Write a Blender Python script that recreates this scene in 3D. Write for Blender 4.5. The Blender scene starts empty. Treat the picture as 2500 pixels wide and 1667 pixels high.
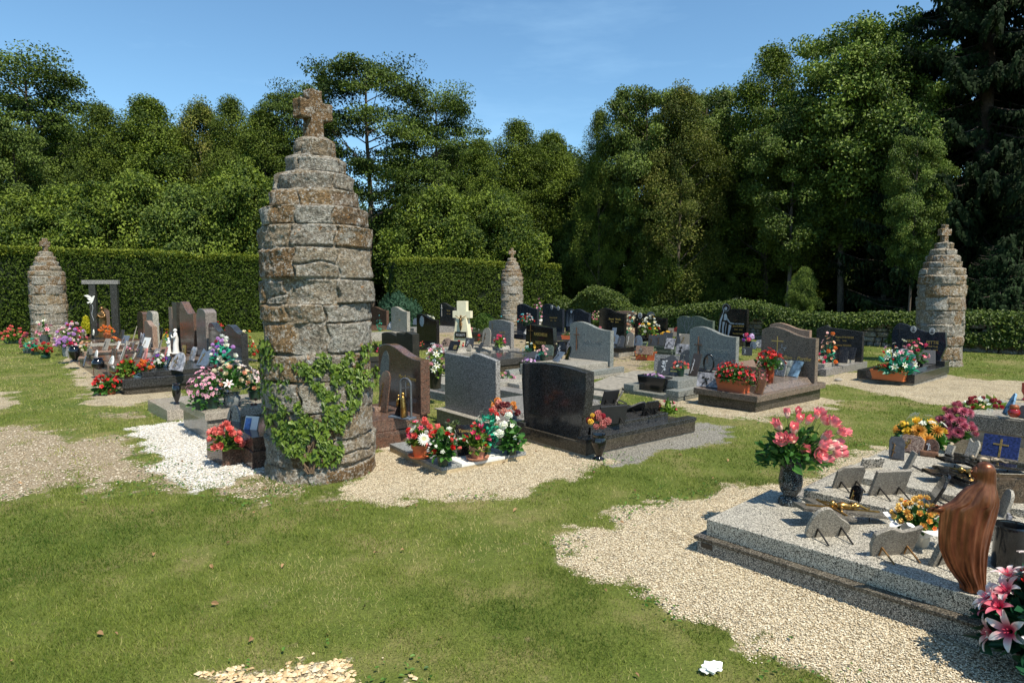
import bpy, bmesh, math, random
import numpy as np
from mathutils import Vector, Matrix, noise as mnoise
R = math.radians
PI = math.pi

# ---------------------------------------------------------------- camera, sky, sun, exposure
CAM_H = 1.75
F_PX, CX, CY = 1600.0, 1250.0, 833.5
PITCH = math.atan((CY - 695.0) / F_PX)
scene = bpy.context.scene
COL = scene.collection
cd = bpy.data.cameras.new("camera")
cam = bpy.data.objects.new("camera", cd)
COL.objects.link(cam)
cd.sensor_width = 36.0
cd.lens = F_PX / 2500.0 * 36.0
cd.clip_start = 0.05
cd.clip_end = 3000.0
cam.location = (0, 0, CAM_H)
cam.rotation_euler = (PI / 2 - PITCH, 0, 0)
scene.camera = cam

SUN_ELEV = R(57)
SUN_DIR = Vector((0.63, -0.78, 0)).normalized()          # horizontal direction towards the sun
world = bpy.data.worlds.new("World")
scene.world = world
world.use_nodes = True
wn = world.node_tree
wn.nodes.clear()
w_out = wn.nodes.new('ShaderNodeOutputWorld')
w_bg = wn.nodes.new('ShaderNodeBackground')
w_sky = wn.nodes.new('ShaderNodeTexSky')
w_sky.sky_type = 'NISHITA'
w_sky.sun_disc = False
w_sky.sun_elevation = SUN_ELEV
w_sky.sun_rotation = math.atan2(SUN_DIR.x, SUN_DIR.y)
w_sky.air_density = 1.0
w_sky.dust_density = 0.25
w_sky.ozone_density = 2.6
w_bg.inputs['Strength'].default_value = 0.118
# faint thin cirrus veils in the sky, by direction
w_tc = wn.nodes.new('ShaderNodeTexCoord')
w_map = wn.nodes.new('ShaderNodeMapping')
w_map.inputs['Scale'].default_value = (1.0, 1.6, 5.0)
w_map.inputs['Rotation'].default_value = (0.1, 0.25, 0.3)
w_noi = wn.nodes.new('ShaderNodeTexNoise')
w_noi.inputs['Scale'].default_value = 2.2
w_noi.inputs['Detail'].default_value = 7
w_noi.inputs['Roughness'].default_value = 0.62
w_rmp = wn.nodes.new('ShaderNodeMapRange')
w_rmp.inputs['From Min'].default_value = 0.52
w_rmp.inputs['From Max'].default_value = 0.85
w_rmp.inputs['To Max'].default_value = 0.18
w_mix = wn.nodes.new('ShaderNodeMix')
w_mix.data_type = 'RGBA'
w_mix.inputs['B'].default_value = (6.2, 7.4, 9.2, 1)
wn.links.new(w_tc.outputs['Generated'], w_map.inputs['Vector'])
wn.links.new(w_map.outputs['Vector'], w_noi.inputs['Vector'])
wn.links.new(w_noi.outputs['Fac'], w_rmp.inputs['Value'])
wn.links.new(w_rmp.outputs['Result'], w_mix.inputs['Factor'])
wn.links.new(w_sky.outputs['Color'], w_mix.inputs['A'])
w_tint = wn.nodes.new('ShaderNodeMix')
w_tint.data_type = 'RGBA'; w_tint.blend_type = 'MULTIPLY'
w_tint.inputs['Factor'].default_value = 1.0
w_tint.inputs['B'].default_value = (0.84, 1.06, 1.08, 1)
wn.links.new(w_mix.outputs['Result'], w_tint.inputs['A'])
wn.links.new(w_tint.outputs['Result'], w_bg.inputs['Color'])
wn.links.new(w_bg.outputs['Background'], w_out.inputs['Surface'])

sl = bpy.data.lights.new("sun", 'SUN')
sl.energy = 5.0
sl.angle = R(0.5)
sl.color = (1.0, 0.93, 0.80)
sun = bpy.data.objects.new("sun", sl)
COL.objects.link(sun)
to_sun = Vector((SUN_DIR.x * math.cos(SUN_ELEV), SUN_DIR.y * math.cos(SUN_ELEV), math.sin(SUN_ELEV)))
sun.rotation_euler = to_sun.to_track_quat('Z', 'Y').to_euler()
sun.location = (0, 0, 30)

scene.view_settings.view_transform = 'Standard'
scene.view_settings.look = 'None'
scene.view_settings.exposure = 0.5
scene.view_settings.gamma = 1.0
scene.render.engine = 'CYCLES'

# ---------------------------------------------------------------- survey helpers (measured points -> metres)
CP, SP = math.cos(PITCH), math.sin(PITCH)

def P(px, py, h=0.0):
    x = (px - CX) / F_PX
    y = -(py - CY) / F_PX
    d = Vector((x, CP + y * SP, -SP + y * CP))
    t = (h - CAM_H) / d.z
    return Vector((d.x * t, d.y * t, h))

def PD(px, py, Y):
    x = (px - CX) / F_PX
    y = -(py - CY) / F_PX
    d = Vector((x, CP + y * SP, -SP + y * CP))
    t = Y / d.y
    return Vector((d.x * t, Y, CAM_H + d.z * t))

def HZ(Y, py):
    k = -(py - CY) / F_PX
    return CAM_H + Y * (k * CP - SP) / (CP + k * SP)

def MP(pt):
    """metres per photo pixel at a point"""
    return (pt[1] * CP - (pt[2] - CAM_H) * SP) / F_PX

def GY(px, Y):
    """world x of image column px at world depth Y (near ground level)"""
    return (px - CX) / F_PX * (Y * CP + 1.2 * SP)

# ---------------------------------------------------------------- materials
MATS = {}

def newmat(name):
    m = bpy.data.materials.new(name)
    m.use_nodes = True
    nt = m.node_tree
    b = nt.nodes['Principled BSDF']
    return m, nt, b

def N(nt, kind, **kw):
    n = nt.nodes.new(kind)
    for k, v in kw.items():
        n.inputs[k.replace('_', ' ')].default_value = v
    return n

def ramp(nt, stops, interp='LINEAR'):
    r = nt.nodes.new('ShaderNodeValToRGB')
    r.color_ramp.interpolation = interp
    els = r.color_ramp.elements
    while len(els) < len(stops):
        els.new(0.5)
    for e, (p, c) in zip(els, stops):
        e.position = p
        e.color = (c[0], c[1], c[2], 1) if hasattr(c, '__len__') else (c, c, c, 1)
    return r

def mixc(nt, a, b, fac, mode='MIX'):
    m = nt.nodes.new('ShaderNodeMix')
    m.data_type = 'RGBA'
    m.blend_type = mode
    for sock, v in (('Factor', fac), ('A', a), ('B', b)):
        if hasattr(v, 'is_output'):
            nt.links.new(v, m.inputs[sock])
        elif sock == 'Factor':
            m.inputs[sock].default_value = v
        else:
            m.inputs[sock].default_value = (v[0], v[1], v[2], 1)
    return m.outputs['Result']

def ocoord(nt):
    tc = nt.nodes.new('ShaderNodeTexCoord')
    return tc.outputs['Object']

def granite(name, cols, scale=170, rough=0.22, blotch=None, veins=0.0, grime=0.25, bump=0.0):
    """speckled granite: cols = dark, mid, light grains"""
    if name in MATS:
        return MATS[name]
    m, nt, b = newmat(name)
    oc = ocoord(nt)
    v = N(nt, 'ShaderNodeTexVoronoi', Scale=scale)
    nt.links.new(oc, v.inputs['Vector'])
    sep = nt.nodes.new('ShaderNodeSeparateColor')
    nt.links.new(v.outputs['Color'], sep.inputs['Color'])
    r = ramp(nt, [(0.0, cols[0]), (0.30, cols[0]), (0.38, cols[1]), (0.72, cols[1]), (0.86, cols[2])])
    nt.links.new(sep.outputs['Red'], r.inputs['Fac'])
    n2 = N(nt, 'ShaderNodeTexNoise', Scale=scale * 0.28, Detail=4.0, Roughness=0.7)
    nt.links.new(oc, n2.inputs['Vector'])
    r2 = ramp(nt, [(0.35, 0.72), (0.65, 1.25)])
    nt.links.new(n2.outputs['Fac'], r2.inputs['Fac'])
    c = mixc(nt, r.outputs['Color'], r2.outputs['Color'], 0.8, 'MULTIPLY')
    if blotch is not None:
        n3 = N(nt, 'ShaderNodeTexNoise', Scale=9.0, Detail=6.0, Roughness=0.65, Distortion=1.5 + veins)
        nt.links.new(oc, n3.inputs['Vector'])
        r3 = ramp(nt, [(0.42, 0.0), (0.62, 1.0)])
        nt.links.new(n3.outputs['Fac'], r3.inputs['Fac'])
        c = mixc(nt, c, blotch, r3.outputs['Color'])
        c = mixc(nt, c, r2.outputs['Color'], 0.5, 'MULTIPLY')
    # dust and lime film, uneven
    n4 = N(nt, 'ShaderNodeTexNoise', Scale=5.0, Detail=8.0, Roughness=0.75)
    nt.links.new(oc, n4.inputs['Vector'])
    r4 = ramp(nt, [(0.45, 0.0), (0.75, 1.0)])
    nt.links.new(n4.outputs['Fac'], r4.inputs['Fac'])
    mm = nt.nodes.new('ShaderNodeMath'); mm.operation = 'MULTIPLY'
    nt.links.new(r4.outputs['Color'], mm.inputs[0]); mm.inputs[1].default_value = grime
    c = mixc(nt, c, (0.22, 0.20, 0.16), mm.outputs[0])
    c = mixc(nt, c, (1.05, 1.0, 0.90), 1.0, 'MULTIPLY')
    nt.links.new(c, b.inputs['Base Color'])
    rr = nt.nodes.new('ShaderNodeMapRange')
    nt.links.new(n4.outputs['Fac'], rr.inputs['Value'])
    rr.inputs['To Min'].default_value = max(0.03, rough - 0.08)
    rr.inputs['To Max'].default_value = rough + 0.10
    b.inputs['Specular IOR Level'].default_value = 0.32
    nt.links.new(rr.outputs['Result'], b.inputs['Roughness'])
    if bump:
        bp = N(nt, 'ShaderNodeBump', Strength=bump, Distance=0.003)
        nt.links.new(v.outputs['Distance'], bp.inputs['Height'])
        nt.links.new(bp.outputs['Normal'], b.inputs['Normal'])
    MATS[name] = m
    return m

def plain(name, col, rough=0.5, metal=0.0, var=0.15, scale=30, bump=0.0, spec=0.5, coat=0.0):
    if name in MATS:
        return MATS[name]
    m, nt, b = newmat(name)
    oc = ocoord(nt)
    n = N(nt, 'ShaderNodeTexNoise', Scale=scale, Detail=5.0, Roughness=0.65)
    nt.links.new(oc, n.inputs['Vector'])
    r = ramp(nt, [(0.3, 1 - var * 2), (0.7, 1 + var)])
    nt.links.new(n.outputs['Fac'], r.inputs['Fac'])
    c = mixc(nt, col, r.outputs['Color'], 1.0, 'MULTIPLY')
    nt.links.new(c, b.inputs['Base Color'])
    b.inputs['Roughness'].default_value = rough
    b.inputs['Metallic'].default_value = metal
    b.inputs['Specular IOR Level'].default_value = spec
    b.inputs['Coat Weight'].default_value = coat
    b.inputs['Coat Roughness'].default_value = 0.08
    if bump:
        bp = N(nt, 'ShaderNodeBump', Strength=bump, Distance=0.004)
        nt.links.new(n.outputs['Fac'], bp.inputs['Height'])
        nt.links.new(bp.outputs['Normal'], b.inputs['Normal'])
    MATS[name] = m
    return m

def petal_mat(ca, cb, rough=0.55):
    """ca at the heart of the blossom, cb at the petal tips"""
    key = 'petal_%s_%s' % ('_'.join('%.2f' % v for v in ca), '_'.join('%.2f' % v for v in cb))
    if key in MATS:
        return MATS[key]
    m, nt, b = newmat('petal')
    a = nt.nodes.new('ShaderNodeAttribute'); a.attribute_name = 't'
    r = ramp(nt, [(0.15, ca), (0.7, cb)])
    nt.links.new(a.outputs['Fac'], r.inputs['Fac'])
    oi = nt.nodes.new('ShaderNodeObjectInfo')
    mr = nt.nodes.new('ShaderNodeMapRange')
    mr.inputs['To Min'].default_value = 0.82; mr.inputs['To Max'].default_value = 1.12
    nt.links.new(oi.outputs['Random'], mr.inputs['Value'])
    c = mixc(nt, r.outputs['Color'], mr.outputs['Result'], 1.0, 'MULTIPLY')
    nt.links.new(c, b.inputs['Base Color'])
    b.inputs['Roughness'].default_value = rough
    tr = nt.nodes.new('ShaderNodeBsdfTranslucent')
    nt.links.new(c, tr.inputs['Color'])
    mx = nt.nodes.new('ShaderNodeMixShader'); mx.inputs['Fac'].default_value = 0.22
    nt.links.new(b.outputs['BSDF'], mx.inputs[1]); nt.links.new(tr.outputs['BSDF'], mx.inputs[2])
    nt.links.new(mx.outputs['Shader'], nt.nodes['Material Output'].inputs['Surface'])
    MATS[key] = m
    return m

def leaf_mat(name, dark, light, rough=0.55, trans=0.25, spec=0.22, yel=None):
    """foliage: colour varies leaf by leaf through attribute v"""
    if name in MATS:
        return MATS[name]
    m, nt, b = newmat(name)
    a = nt.nodes.new('ShaderNodeAttribute'); a.attribute_name = 'v'
    st = [(0.0, dark), (0.8, light)]
    if yel:
        st = [(0.0, dark), (0.75, light), (0.97, yel)]
    r = ramp(nt, st)
    nt.links.new(a.outputs['Fac'], r.inputs['Fac'])
    oi = nt.nodes.new('ShaderNodeObjectInfo')
    mr = nt.nodes.new('ShaderNodeMapRange')
    mr.inputs['To Min'].default_value = 0.8; mr.inputs['To Max'].default_value = 1.15
    nt.links.new(oi.outputs['Random'], mr.inputs['Value'])
    c = mixc(nt, r.outputs['Color'], mr.outputs['Result'], 1.0, 'MULTIPLY')
    nt.links.new(c, b.inputs['Base Color'])
    b.inputs['Roughness'].default_value = rough
    b.inputs['Specular IOR Level'].default_value = spec
    tr = nt.nodes.new('ShaderNodeBsdfTranslucent')
    c2 = mixc(nt, c, (1.0, 1.15, 0.45), 1.0, 'MULTIPLY')
    nt.links.new(c2, tr.inputs['Color'])
    mx = nt.nodes.new('ShaderNodeMixShader'); mx.inputs['Fac'].default_value = trans
    nt.links.new(b.outputs['BSDF'], mx.inputs[1]); nt.links.new(tr.outputs['BSDF'], mx.inputs[2])
    nt.links.new(mx.outputs['Shader'], nt.nodes['Material Output'].inputs['Surface'])
    MATS[name] = m
    return m

def glass_mat(name, col, rough=0.05, fac=0.5):
    """thin clear or tinted film / glass"""
    if name in MATS:
        return MATS[name]
    m, nt, b = newmat(name)
    nt.nodes.remove(b)
    g = nt.nodes.new('ShaderNodeBsdfGlossy'); g.inputs['Roughness'].default_value = rough
    t = nt.nodes.new('ShaderNodeBsdfTransparent'); t.inputs['Color'].default_value = (*col, 1)
    d = nt.nodes.new('ShaderNodeBsdfDiffuse'); d.inputs['Color'].default_value = (*col, 1)
    m1 = nt.nodes.new('ShaderNodeMixShader'); m1.inputs['Fac'].default_value = fac
    nt.links.new(d.outputs[0], m1.inputs[1]); nt.links.new(t.outputs[0], m1.inputs[2])
    fr = nt.nodes.new('ShaderNodeFresnel'); fr.inputs['IOR'].default_value = 1.5
    m2 = nt.nodes.new('ShaderNodeMixShader')
    nt.links.new(fr.outputs[0], m2.inputs['Fac'])
    nt.links.new(m1.outputs[0], m2.inputs[1]); nt.links.new(g.outputs[0], m2.inputs[2])
    nt.links.new(m2.outputs[0], nt.nodes['Material Output'].inputs['Surface'])
    MATS[name] = m
    return m

G_LIGHT = lambda: granite('granite_light_grey', ((0.05, 0.05, 0.05), (0.30, 0.29, 0.27), (0.58, 0.56, 0.52)), 210, 0.35, bump=0.1)
G_WHITE = lambda: granite('granite_white_speckled', ((0.03, 0.03, 0.03), (0.36, 0.35, 0.32), (0.62, 0.60, 0.55)), 230, 0.4, bump=0.12)
G_BLUE = lambda: granite('granite_blue_grey', ((0.06, 0.08, 0.09), (0.17, 0.185, 0.19), (0.36, 0.375, 0.375)), 190, 0.3)
G_GREY = lambda: granite('granite_mid_grey', ((0.04, 0.04, 0.045), (0.19, 0.19, 0.20), (0.40, 0.40, 0.41)), 200, 0.3)
G_DARK = lambda: granite('granite_black_speckled', ((0.008, 0.008, 0.010), (0.020, 0.021, 0.023), (0.085, 0.09, 0.10)), 230, 0.12, grime=0.07)
G_BLACK = lambda: granite('granite_black_polished', ((0.004, 0.004, 0.005), (0.008, 0.008, 0.009), (0.03, 0.03, 0.03)), 120, 0.09, grime=0.06)
G_NAVY = lambda: granite('granite_blue_pearl', ((0.004, 0.006, 0.011), (0.010, 0.014, 0.024), (0.055, 0.068, 0.095)), 200, 0.13, grime=0.06)
G_BROWN = lambda: granite('granite_brown_veined', ((0.025, 0.016, 0.014), (0.075, 0.050, 0.042), (0.17, 0.125, 0.105)), 150, 0.14, blotch=(0.13, 0.070, 0.052), veins=2, grime=0.15)
G_TAUPE = lambda: granite('granite_taupe_veined', ((0.03, 0.025, 0.022), (0.115, 0.095, 0.085), (0.22, 0.19, 0.17)), 150, 0.22, blotch=(0.17, 0.125, 0.105), veins=3, grime=0.15)
G_PINK = lambda: granite('granite_pink', ((0.12, 0.07, 0.055), (0.26, 0.18, 0.145), (0.40, 0.31, 0.26)), 170, 0.3, grime=0.15)
G_GREEN = lambda: granite('granite_green', ((0.02, 0.03, 0.025), (0.06, 0.085, 0.07), (0.16, 0.19, 0.17)), 110, 0.2, blotch=(0.10, 0.13, 0.11), veins=3, grime=0.15)
M_CONC = lambda: plain('old_concrete', (0.26, 0.235, 0.19), 0.92, var=0.28, scale=14, bump=0.6)
M_GOLD = lambda: plain('gilt_lettering', (0.62, 0.42, 0.12), 0.35, 0.6, 0.05)
M_BRONZE = lambda: plain('aged_bronze', (0.22, 0.12, 0.045), 0.38, 0.75, 0.35, 40)
M_GILT = lambda: plain('gilded_metal', (0.45, 0.27, 0.08), 0.3, 0.9, 0.3, 60)
M_IRON = lambda: plain('dark_metal', (0.03, 0.028, 0.025), 0.45, 0.6, 0.2)
M_WHITE = lambda: plain('white_ceramic', (0.72, 0.70, 0.65), 0.35, 0, 0.06)
M_TERRA = lambda: plain('terracotta', (0.52, 0.16, 0.065), 0.75, 0, 0.16, 22)
M_PLTERRA = lambda: plain('terracotta_plastic', (0.46, 0.105, 0.040), 0.42, 0, 0.06, 12)
M_GPLAST = lambda: plain('dark_green_plastic', (0.008, 0.035, 0.020), 0.35, 0, 0.1)
M_BPLAST = lambda: plain('black_glazed', (0.006, 0.006, 0.007), 0.12, 0, 0.1, coat=0.5)
M_WOOD = lambda: plain('brown_wood', (0.15, 0.07, 0.035), 0.5, 0, 0.3, 60)
M_ETCH = lambda: plain('etched_white', (0.42, 0.44, 0.46), 0.6, 0, 0.2, 80)
M_ETCHF = lambda: plain('etched_faint', (0.16, 0.165, 0.16), 0.5, 0, 0.35, 60)
L_BOUQ = lambda: leaf_mat('bouquet_leaf', (0.012, 0.05, 0.012), (0.06, 0.16, 0.03), 0.42, 0.18)
L_BOUQY = lambda: leaf_mat('bouquet_leaf_fresh', (0.03, 0.08, 0.01), (0.15, 0.24, 0.035), 0.45, 0.22)
L_TEAL = lambda: leaf_mat('artificial_teal_leaf', (0.01, 0.13, 0.08), (0.03, 0.30, 0.18), 0.4, 0.1)

# ---------------------------------------------------------------- mesh building
class MB:
    """collects faces, builds ONE mesh object"""
    def __init__(s):
        s.v = []; s.f = []; s.t = []; s.sm = False
    def add(s, vs, fs, t=None):
        o = len(s.v)
        s.v.extend([tuple(q) for q in vs])
        s.f.extend([tuple(i + o for i in f) for f in fs])
        s.t.extend(t if t is not None else [0.0] * len(vs))
    def join(s, other, M=None):
        vs = [M @ Vector(q) for q in other.v] if M is not None else other.v
        s.add(vs, other.f, other.t)
        return s
    def box(s, x0, x1, y0, y1, z0, z1, bev=0.0, top=None):
        """axis box, chamfered edges; top = (dx0,dx1,dy0,dy1) insets of the top face"""
        bm = bmesh.new()
        bmesh.ops.create_cube(bm, size=1.0)
        for v in bm.verts:
            v.co = Vector((x0 + (v.co.x + .5) * (x1 - x0), y0 + (v.co.y + .5) * (y1 - y0), z0 + (v.co.z + .5) * (z1 - z0)))
            if top and v.co.z > (z0 + z1) / 2:
                if v.co.x < (x0 + x1) / 2: v.co.x += top[0]
                else: v.co.x -= top[1]
                if v.co.y < (y0 + y1) / 2: v.co.y += top[2]
                else: v.co.y -= top[3]
        if bev > 0:
            bmesh.ops.bevel(bm, geom=list(bm.edges), offset=bev, segments=2, affect='EDGES', profile=0.6)
        s.bm(bm)
        return s
    def bm(s, bm, M=None):
        bm.verts.index_update()
        s.add([(M @ v.co) if M is not None else v.co.copy() for v in bm.verts], [[v.index for v in f.verts] for f in bm.faces])
        bm.free()
    def prism(s, pts, a0, a1, axis='x', bev=0.0):
        """closed polygon pts (p,q) extruded from a0 to a1. axis x: (y,z); axis y: (x,z); axis z: (x,y)"""
        bm = bmesh.new()
        def mk(a):
            o = []
            for p, q in pts:
                c = (a, p, q) if axis == 'x' else ((p, a, q) if axis == 'y' else (p, q, a))
                o.append(bm.verts.new(c))
            return o
        A, B = mk(a0), mk(a1)
        n = len(pts)
        fa = bm.faces.new(A); fb = bm.faces.new(list(reversed(B)))
        for i in range(n):
            bm.faces.new((A[(i + 1) % n], A[i], B[i], B[(i + 1) % n]))
        bmesh.ops.recalc_face_normals(bm, faces=bm.faces)
        if bev > 0:
            es = list(set(list(fa.edges) + list(fb.edges)))
            bmesh.ops.bevel(bm, geom=es, offset=bev, segments=2, affect='EDGES', profile=0.6)
        s.bm(bm)
        return s
    def lathe(s, prof, seg=28, c=(0, 0, 0), sx=1.0, sy=1.0, wob=0.0):
        vs = []; fs = []
        n = len(prof)
        for i, (r, z) in enumerate(prof):
            for k in range(seg):
                a = 2 * PI * k / seg
                rr = r * (1 + wob * math.sin(3 * a + z * 20))
                vs.append((c[0] + rr * math.cos(a) * sx, c[1] + rr * math.sin(a) * sy, c[2] + z))
        for i in range(n - 1):
            for k in range(seg):
                k2 = (k + 1) % seg
                fs.append((i * seg + k, i * seg + k2, (i + 1) * seg + k2, (i + 1) * seg + k))
        if prof[0][0] > 1e-4:
            fs.append(tuple(reversed(range(seg))))
        if prof[-1][0] > 1e-4:
            fs.append(tuple((n - 1) * seg + k for k in range(seg)))
        s.add(vs, fs)
        s.sm = True
        return s
    def tube(s, pts, rad, seg=8, cap=True):
        """tube along points; rad number or list"""
        pts = [Vector(p) for p in pts]
        if not hasattr(rad, '__len__'):
            rad = [rad] * len(pts)
        vs = []; fs = []
        up = Vector((0.13, 0.21, 0.97)).normalized()
        prev = None
        for i, p in enumerate(pts):
            d = (pts[min(i + 1, len(pts) - 1)] - pts[max(i - 1, 0)])
            if d.length < 1e-9: d = Vector((0, 0, 1))
            d.normalize()
            a = d.cross(up) if prev is None else (prev - d * prev.dot(d))
            if a.length < 1e-4: a = d.cross(Vector((1, 0, 0)))
            a.normalize(); prev = a
            b = d.cross(a)
            for k in range(seg):
                t = 2 * PI * k / seg
                vs.append(p + (a * math.cos(t) + b * math.sin(t)) * rad[i])
        for i in range(len(pts) - 1):
            for k in range(seg):
                k2 = (k + 1) % seg
                fs.append((i * seg + k, i * seg + k2, (i + 1) * seg + k2, (i + 1) * seg + k))
        if cap:
            fs.append(tuple(reversed(range(seg))))
            fs.append(tuple((len(pts) - 1) * seg + k for k in range(seg)))
        s.add(vs, fs)
        return s
    def ball(s, c, r, sx=1, sy=1, sz=1, seg=12, rings=8, t=0.0):
        vs = []; fs = []
        for i in range(rings + 1):
            a = PI * i / rings
            for k in range(seg):
                b = 2 * PI * k / seg
                vs.append((c[0] + r * sx * math.sin(a) * math.cos(b), c[1] + r * sy * math.sin(a) * math.sin(b), c[2] + r * sz * math.cos(a)))
        for i in range(rings):
            for k in range(seg):
                k2 = (k + 1) % seg
                fs.append((i * seg + k, (i + 1) * seg + k, (i + 1) * seg + k2, i * seg + k2))
        s.add(vs, fs, [t] * len(vs))
        s.sm = True
        return s
    def mesh(s, name, mat, smooth=None):
        me = bpy.data.meshes.new(name)
        me.from_pydata(s.v, [], s.f)
        if any(s.t):
            a = me.attributes.new('t', 'FLOAT', 'POINT')
            a.data.foreach_set('value', np.array(s.t, dtype=np.float32))
        me.materials.append(mat)
        sm = s.sm if smooth is None else smooth
        if sm:
            me.polygons.foreach_set('use_smooth', [True] * len(me.polygons))
            if sm != 'all':
                try: me.set_sharp_from_angle(angle=R(42))
                except Exception: pass
        me.update()
        return me
    def build(s, name, mat, parent=None, smooth=None):
        return link(name, s.mesh(name, mat, smooth), parent)

def link(name, data, parent=None, loc=None):
    o = bpy.data.objects.new(name, data)
    COL.objects.link(o)
    if parent is not None:
        o.parent = parent
    if loc is not None:
        o.location = loc
    return o

def tag(o, label=None, cat=None, group=None, kind=None):
    if label: o['label'] = label
    if cat: o['category'] = cat
    if group: o['group'] = group
    if kind: o['kind'] = kind
    return o

def thing(name, label, cat, loc=(0, 0, 0), rz=0.0, group=None):
    o = bpy.data.objects.new(name, None)
    o.empty_display_size = 0.1
    COL.objects.link(o)
    o.location = loc
    o.rotation_euler = (0, 0, rz)
    return tag(o, label, cat, group)

def big_mesh(name, V, F, mat, attr=None, smooth=False):
    """numpy arrays -> mesh; attr = {name: per-vertex array}"""
    me = bpy.data.meshes.new(name)
    me.from_pydata(V, [], F)
    for k, a in (attr or {}).items():
        A = me.attributes.new(k, 'FLOAT', 'POINT')
        A.data.foreach_set('value', np.asarray(a, dtype=np.float32))
    me.materials.append(mat)
    if smooth:
        me.polygons.foreach_set('use_smooth', np.ones(len(F), dtype=bool))
    me.update()
    return me

LEAF_SHAPES = {
    'rhomb': (np.array([[0, 0], [.5, .36], [1, 0], [.5, -.36]]), [(0, 1, 2, 3)]),
    'oval': (np.array([[0, 0], [.25, .26], [.65, .28], [1, 0], [.65, -.28], [.25, -.26]]), [(0, 1, 2, 3), (0, 3, 4, 5)]),
    'needle': (np.array([[0, .06], [1, .02], [1, -.02], [0, -.06]]), [(0, 1, 2, 3)]),
    'spray': (np.array([[0, .04], [.35, .22], [1, 0], [.35, -.22], [0, -.04]]), [(0, 1, 2, 3, 4)]),
    'ivy': (np.array([[0, 0], [-.12, .30], [.22, .50], [.42, .24], [1.0, 0], [.42, -.24], [.22, -.50], [-.12, -.30]]), [(0, 1, 2, 3, 4), (0, 4, 5, 6, 7)]),
    'blade': (np.array([[0, .05], [1, 0], [0, -.05]]), [(0, 1, 2)]),
}

def leaves(C, D, Nn, size, shape='rhomb', fold=0.15, rng=None):
    """C centres (N,3) leaf bases; D directions; Nn normals; size (N,). returns V, F, v-attr"""
    base, faces = LEAF_SHAPES[shape]
    n = len(C)
    D = D / (np.linalg.norm(D, axis=1, keepdims=True) + 1e-9)
    S = np.cross(Nn, D); S /= (np.linalg.norm(S, axis=1, keepdims=True) + 1e-9)
    Nz = np.cross(D, S)
    k = len(base)
    V = (C[:, None, :] + size[:, None, None] * (base[None, :, 0:1] * D[:, None, :] + base[None, :, 1:2] * S[:, None, :]
         + (np.abs(base[None, :, 1:2]) * fold * 2 - base[None, :, 0:1] ** 2 * fold) * Nz[:, None, :]))
    V = V.reshape(-1, 3)
    off = (np.arange(n) * k)
    F = []
    for f in faces:
        F.append(off[:, None] + np.array(f)[None, :])
    L = set(len(f) for f in faces)
    Fl = np.concatenate(F) if len(L) == 1 else [tuple(r) for A in F for r in A.tolist()]
    rng = rng or np.random.default_rng(1)
    v = np.repeat(rng.random(n), k)
    return V, Fl, v

def unit(a):
    return a / (np.linalg.norm(a, axis=1, keepdims=True) + 1e-9)

def leaf_object(name, C, D, Nn, size, mat, shape='rhomb', fold=0.15, seed=1, parent=None, v=None):
    rng = np.random.default_rng(seed)
    V, F, vv = leaves(C, D, Nn, size, shape, fold, rng)
    if v is not None:
        k = len(LEAF_SHAPES[shape][0])
        vv = np.repeat(v, k)
    me = big_mesh(name, V, F, mat, {'v': vv})
    return link(name, me, parent)

def fbm(p, oct=4, s=1.0):
    return mnoise.fractal(Vector(p) * s, 0.6, 2.1, oct)

def catmull(pts, per=8, closed=False):
    out = []
    n = len(pts)
    rng_ = range(n if closed else n - 1)
    for i in rng_:
        if closed:
            p0, p1, p2, p3 = pts[(i - 1) % n], pts[i], pts[(i + 1) % n], pts[(i + 2) % n]
        else:
            p0, p1, p2, p3 = pts[max(i - 1, 0)], pts[i], pts[i + 1], pts[min(i + 2, n - 1)]
        for j in range(per):
            t = j / per
            out.append(tuple(0.5 * ((2 * b) + (-a + c) * t + (2 * a - 5 * b + 4 * c - d) * t * t + (-a + 3 * b - 3 * c + d) * t ** 3)
                             for a, b, c, d in zip(p0, p1, p2, p3)))
    if not closed:
        out.append(tuple(pts[-1]))
    return out

_txt = {}
def text_mesh(s, size, ext=0.0015):
    cu = bpy.data.curves.new('lettering', 'FONT')
    cu.body = s
    cu.size = size
    cu.extrude = ext
    cu.align_x = 'CENTER'
    cu.resolution_u = 3
    ob = bpy.data.objects.new('lettering', cu)
    COL.objects.link(ob)
    bpy.context.view_layer.update()
    dg = bpy.context.evaluated_depsgraph_get()
    me = bpy.data.meshes.new_from_object(ob.evaluated_get(dg))
    bpy.data.objects.remove(ob)
    bpy.data.curves.remove(cu)
    return me

def put_text(parent, s, size, M, mat, sx=1.0, shear=0.0, name='lettering'):
    """M maps text plane (x right, y up, z out) into parent space"""
    me = text_mesh(s, size)
    me.materials.clear(); me.materials.append(mat)
    T = Matrix(((sx, shear, 0, 0), (0, 1, 0, 0), (0, 0, 1, 0), (0, 0, 0, 1)))
    me.transform(M @ T)
    return link(name, me, parent)

# ================================================================ THE SETTING
def poly(pxs):
    return np.array([tuple(P(a, b).xy) for a, b in pxs])

def sdist(X, Y, pg):
    """signed distance to polygon, negative inside"""
    inside = np.zeros(X.shape, bool)
    dm = np.full(X.shape, 1e9)
    n = len(pg)
    for i in range(n):
        x0, y0 = pg[i]; x1, y1 = pg[(i + 1) % n]
        c = ((y0 > Y) != (y1 > Y)) & (X < (x1 - x0) * (Y - y0) / (y1 - y0 + 1e-12) + x0)
        inside ^= c
        dx, dy = x1 - x0, y1 - y0
        t = np.clip(((X - x0) * dx + (Y - y0) * dy) / (dx * dx + dy * dy + 1e-12), 0, 1)
        dm = np.minimum(dm, np.hypot(X - x0 - t * dx, Y - y0 - t * dy))
    return np.where(inside, -dm, dm)

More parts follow.
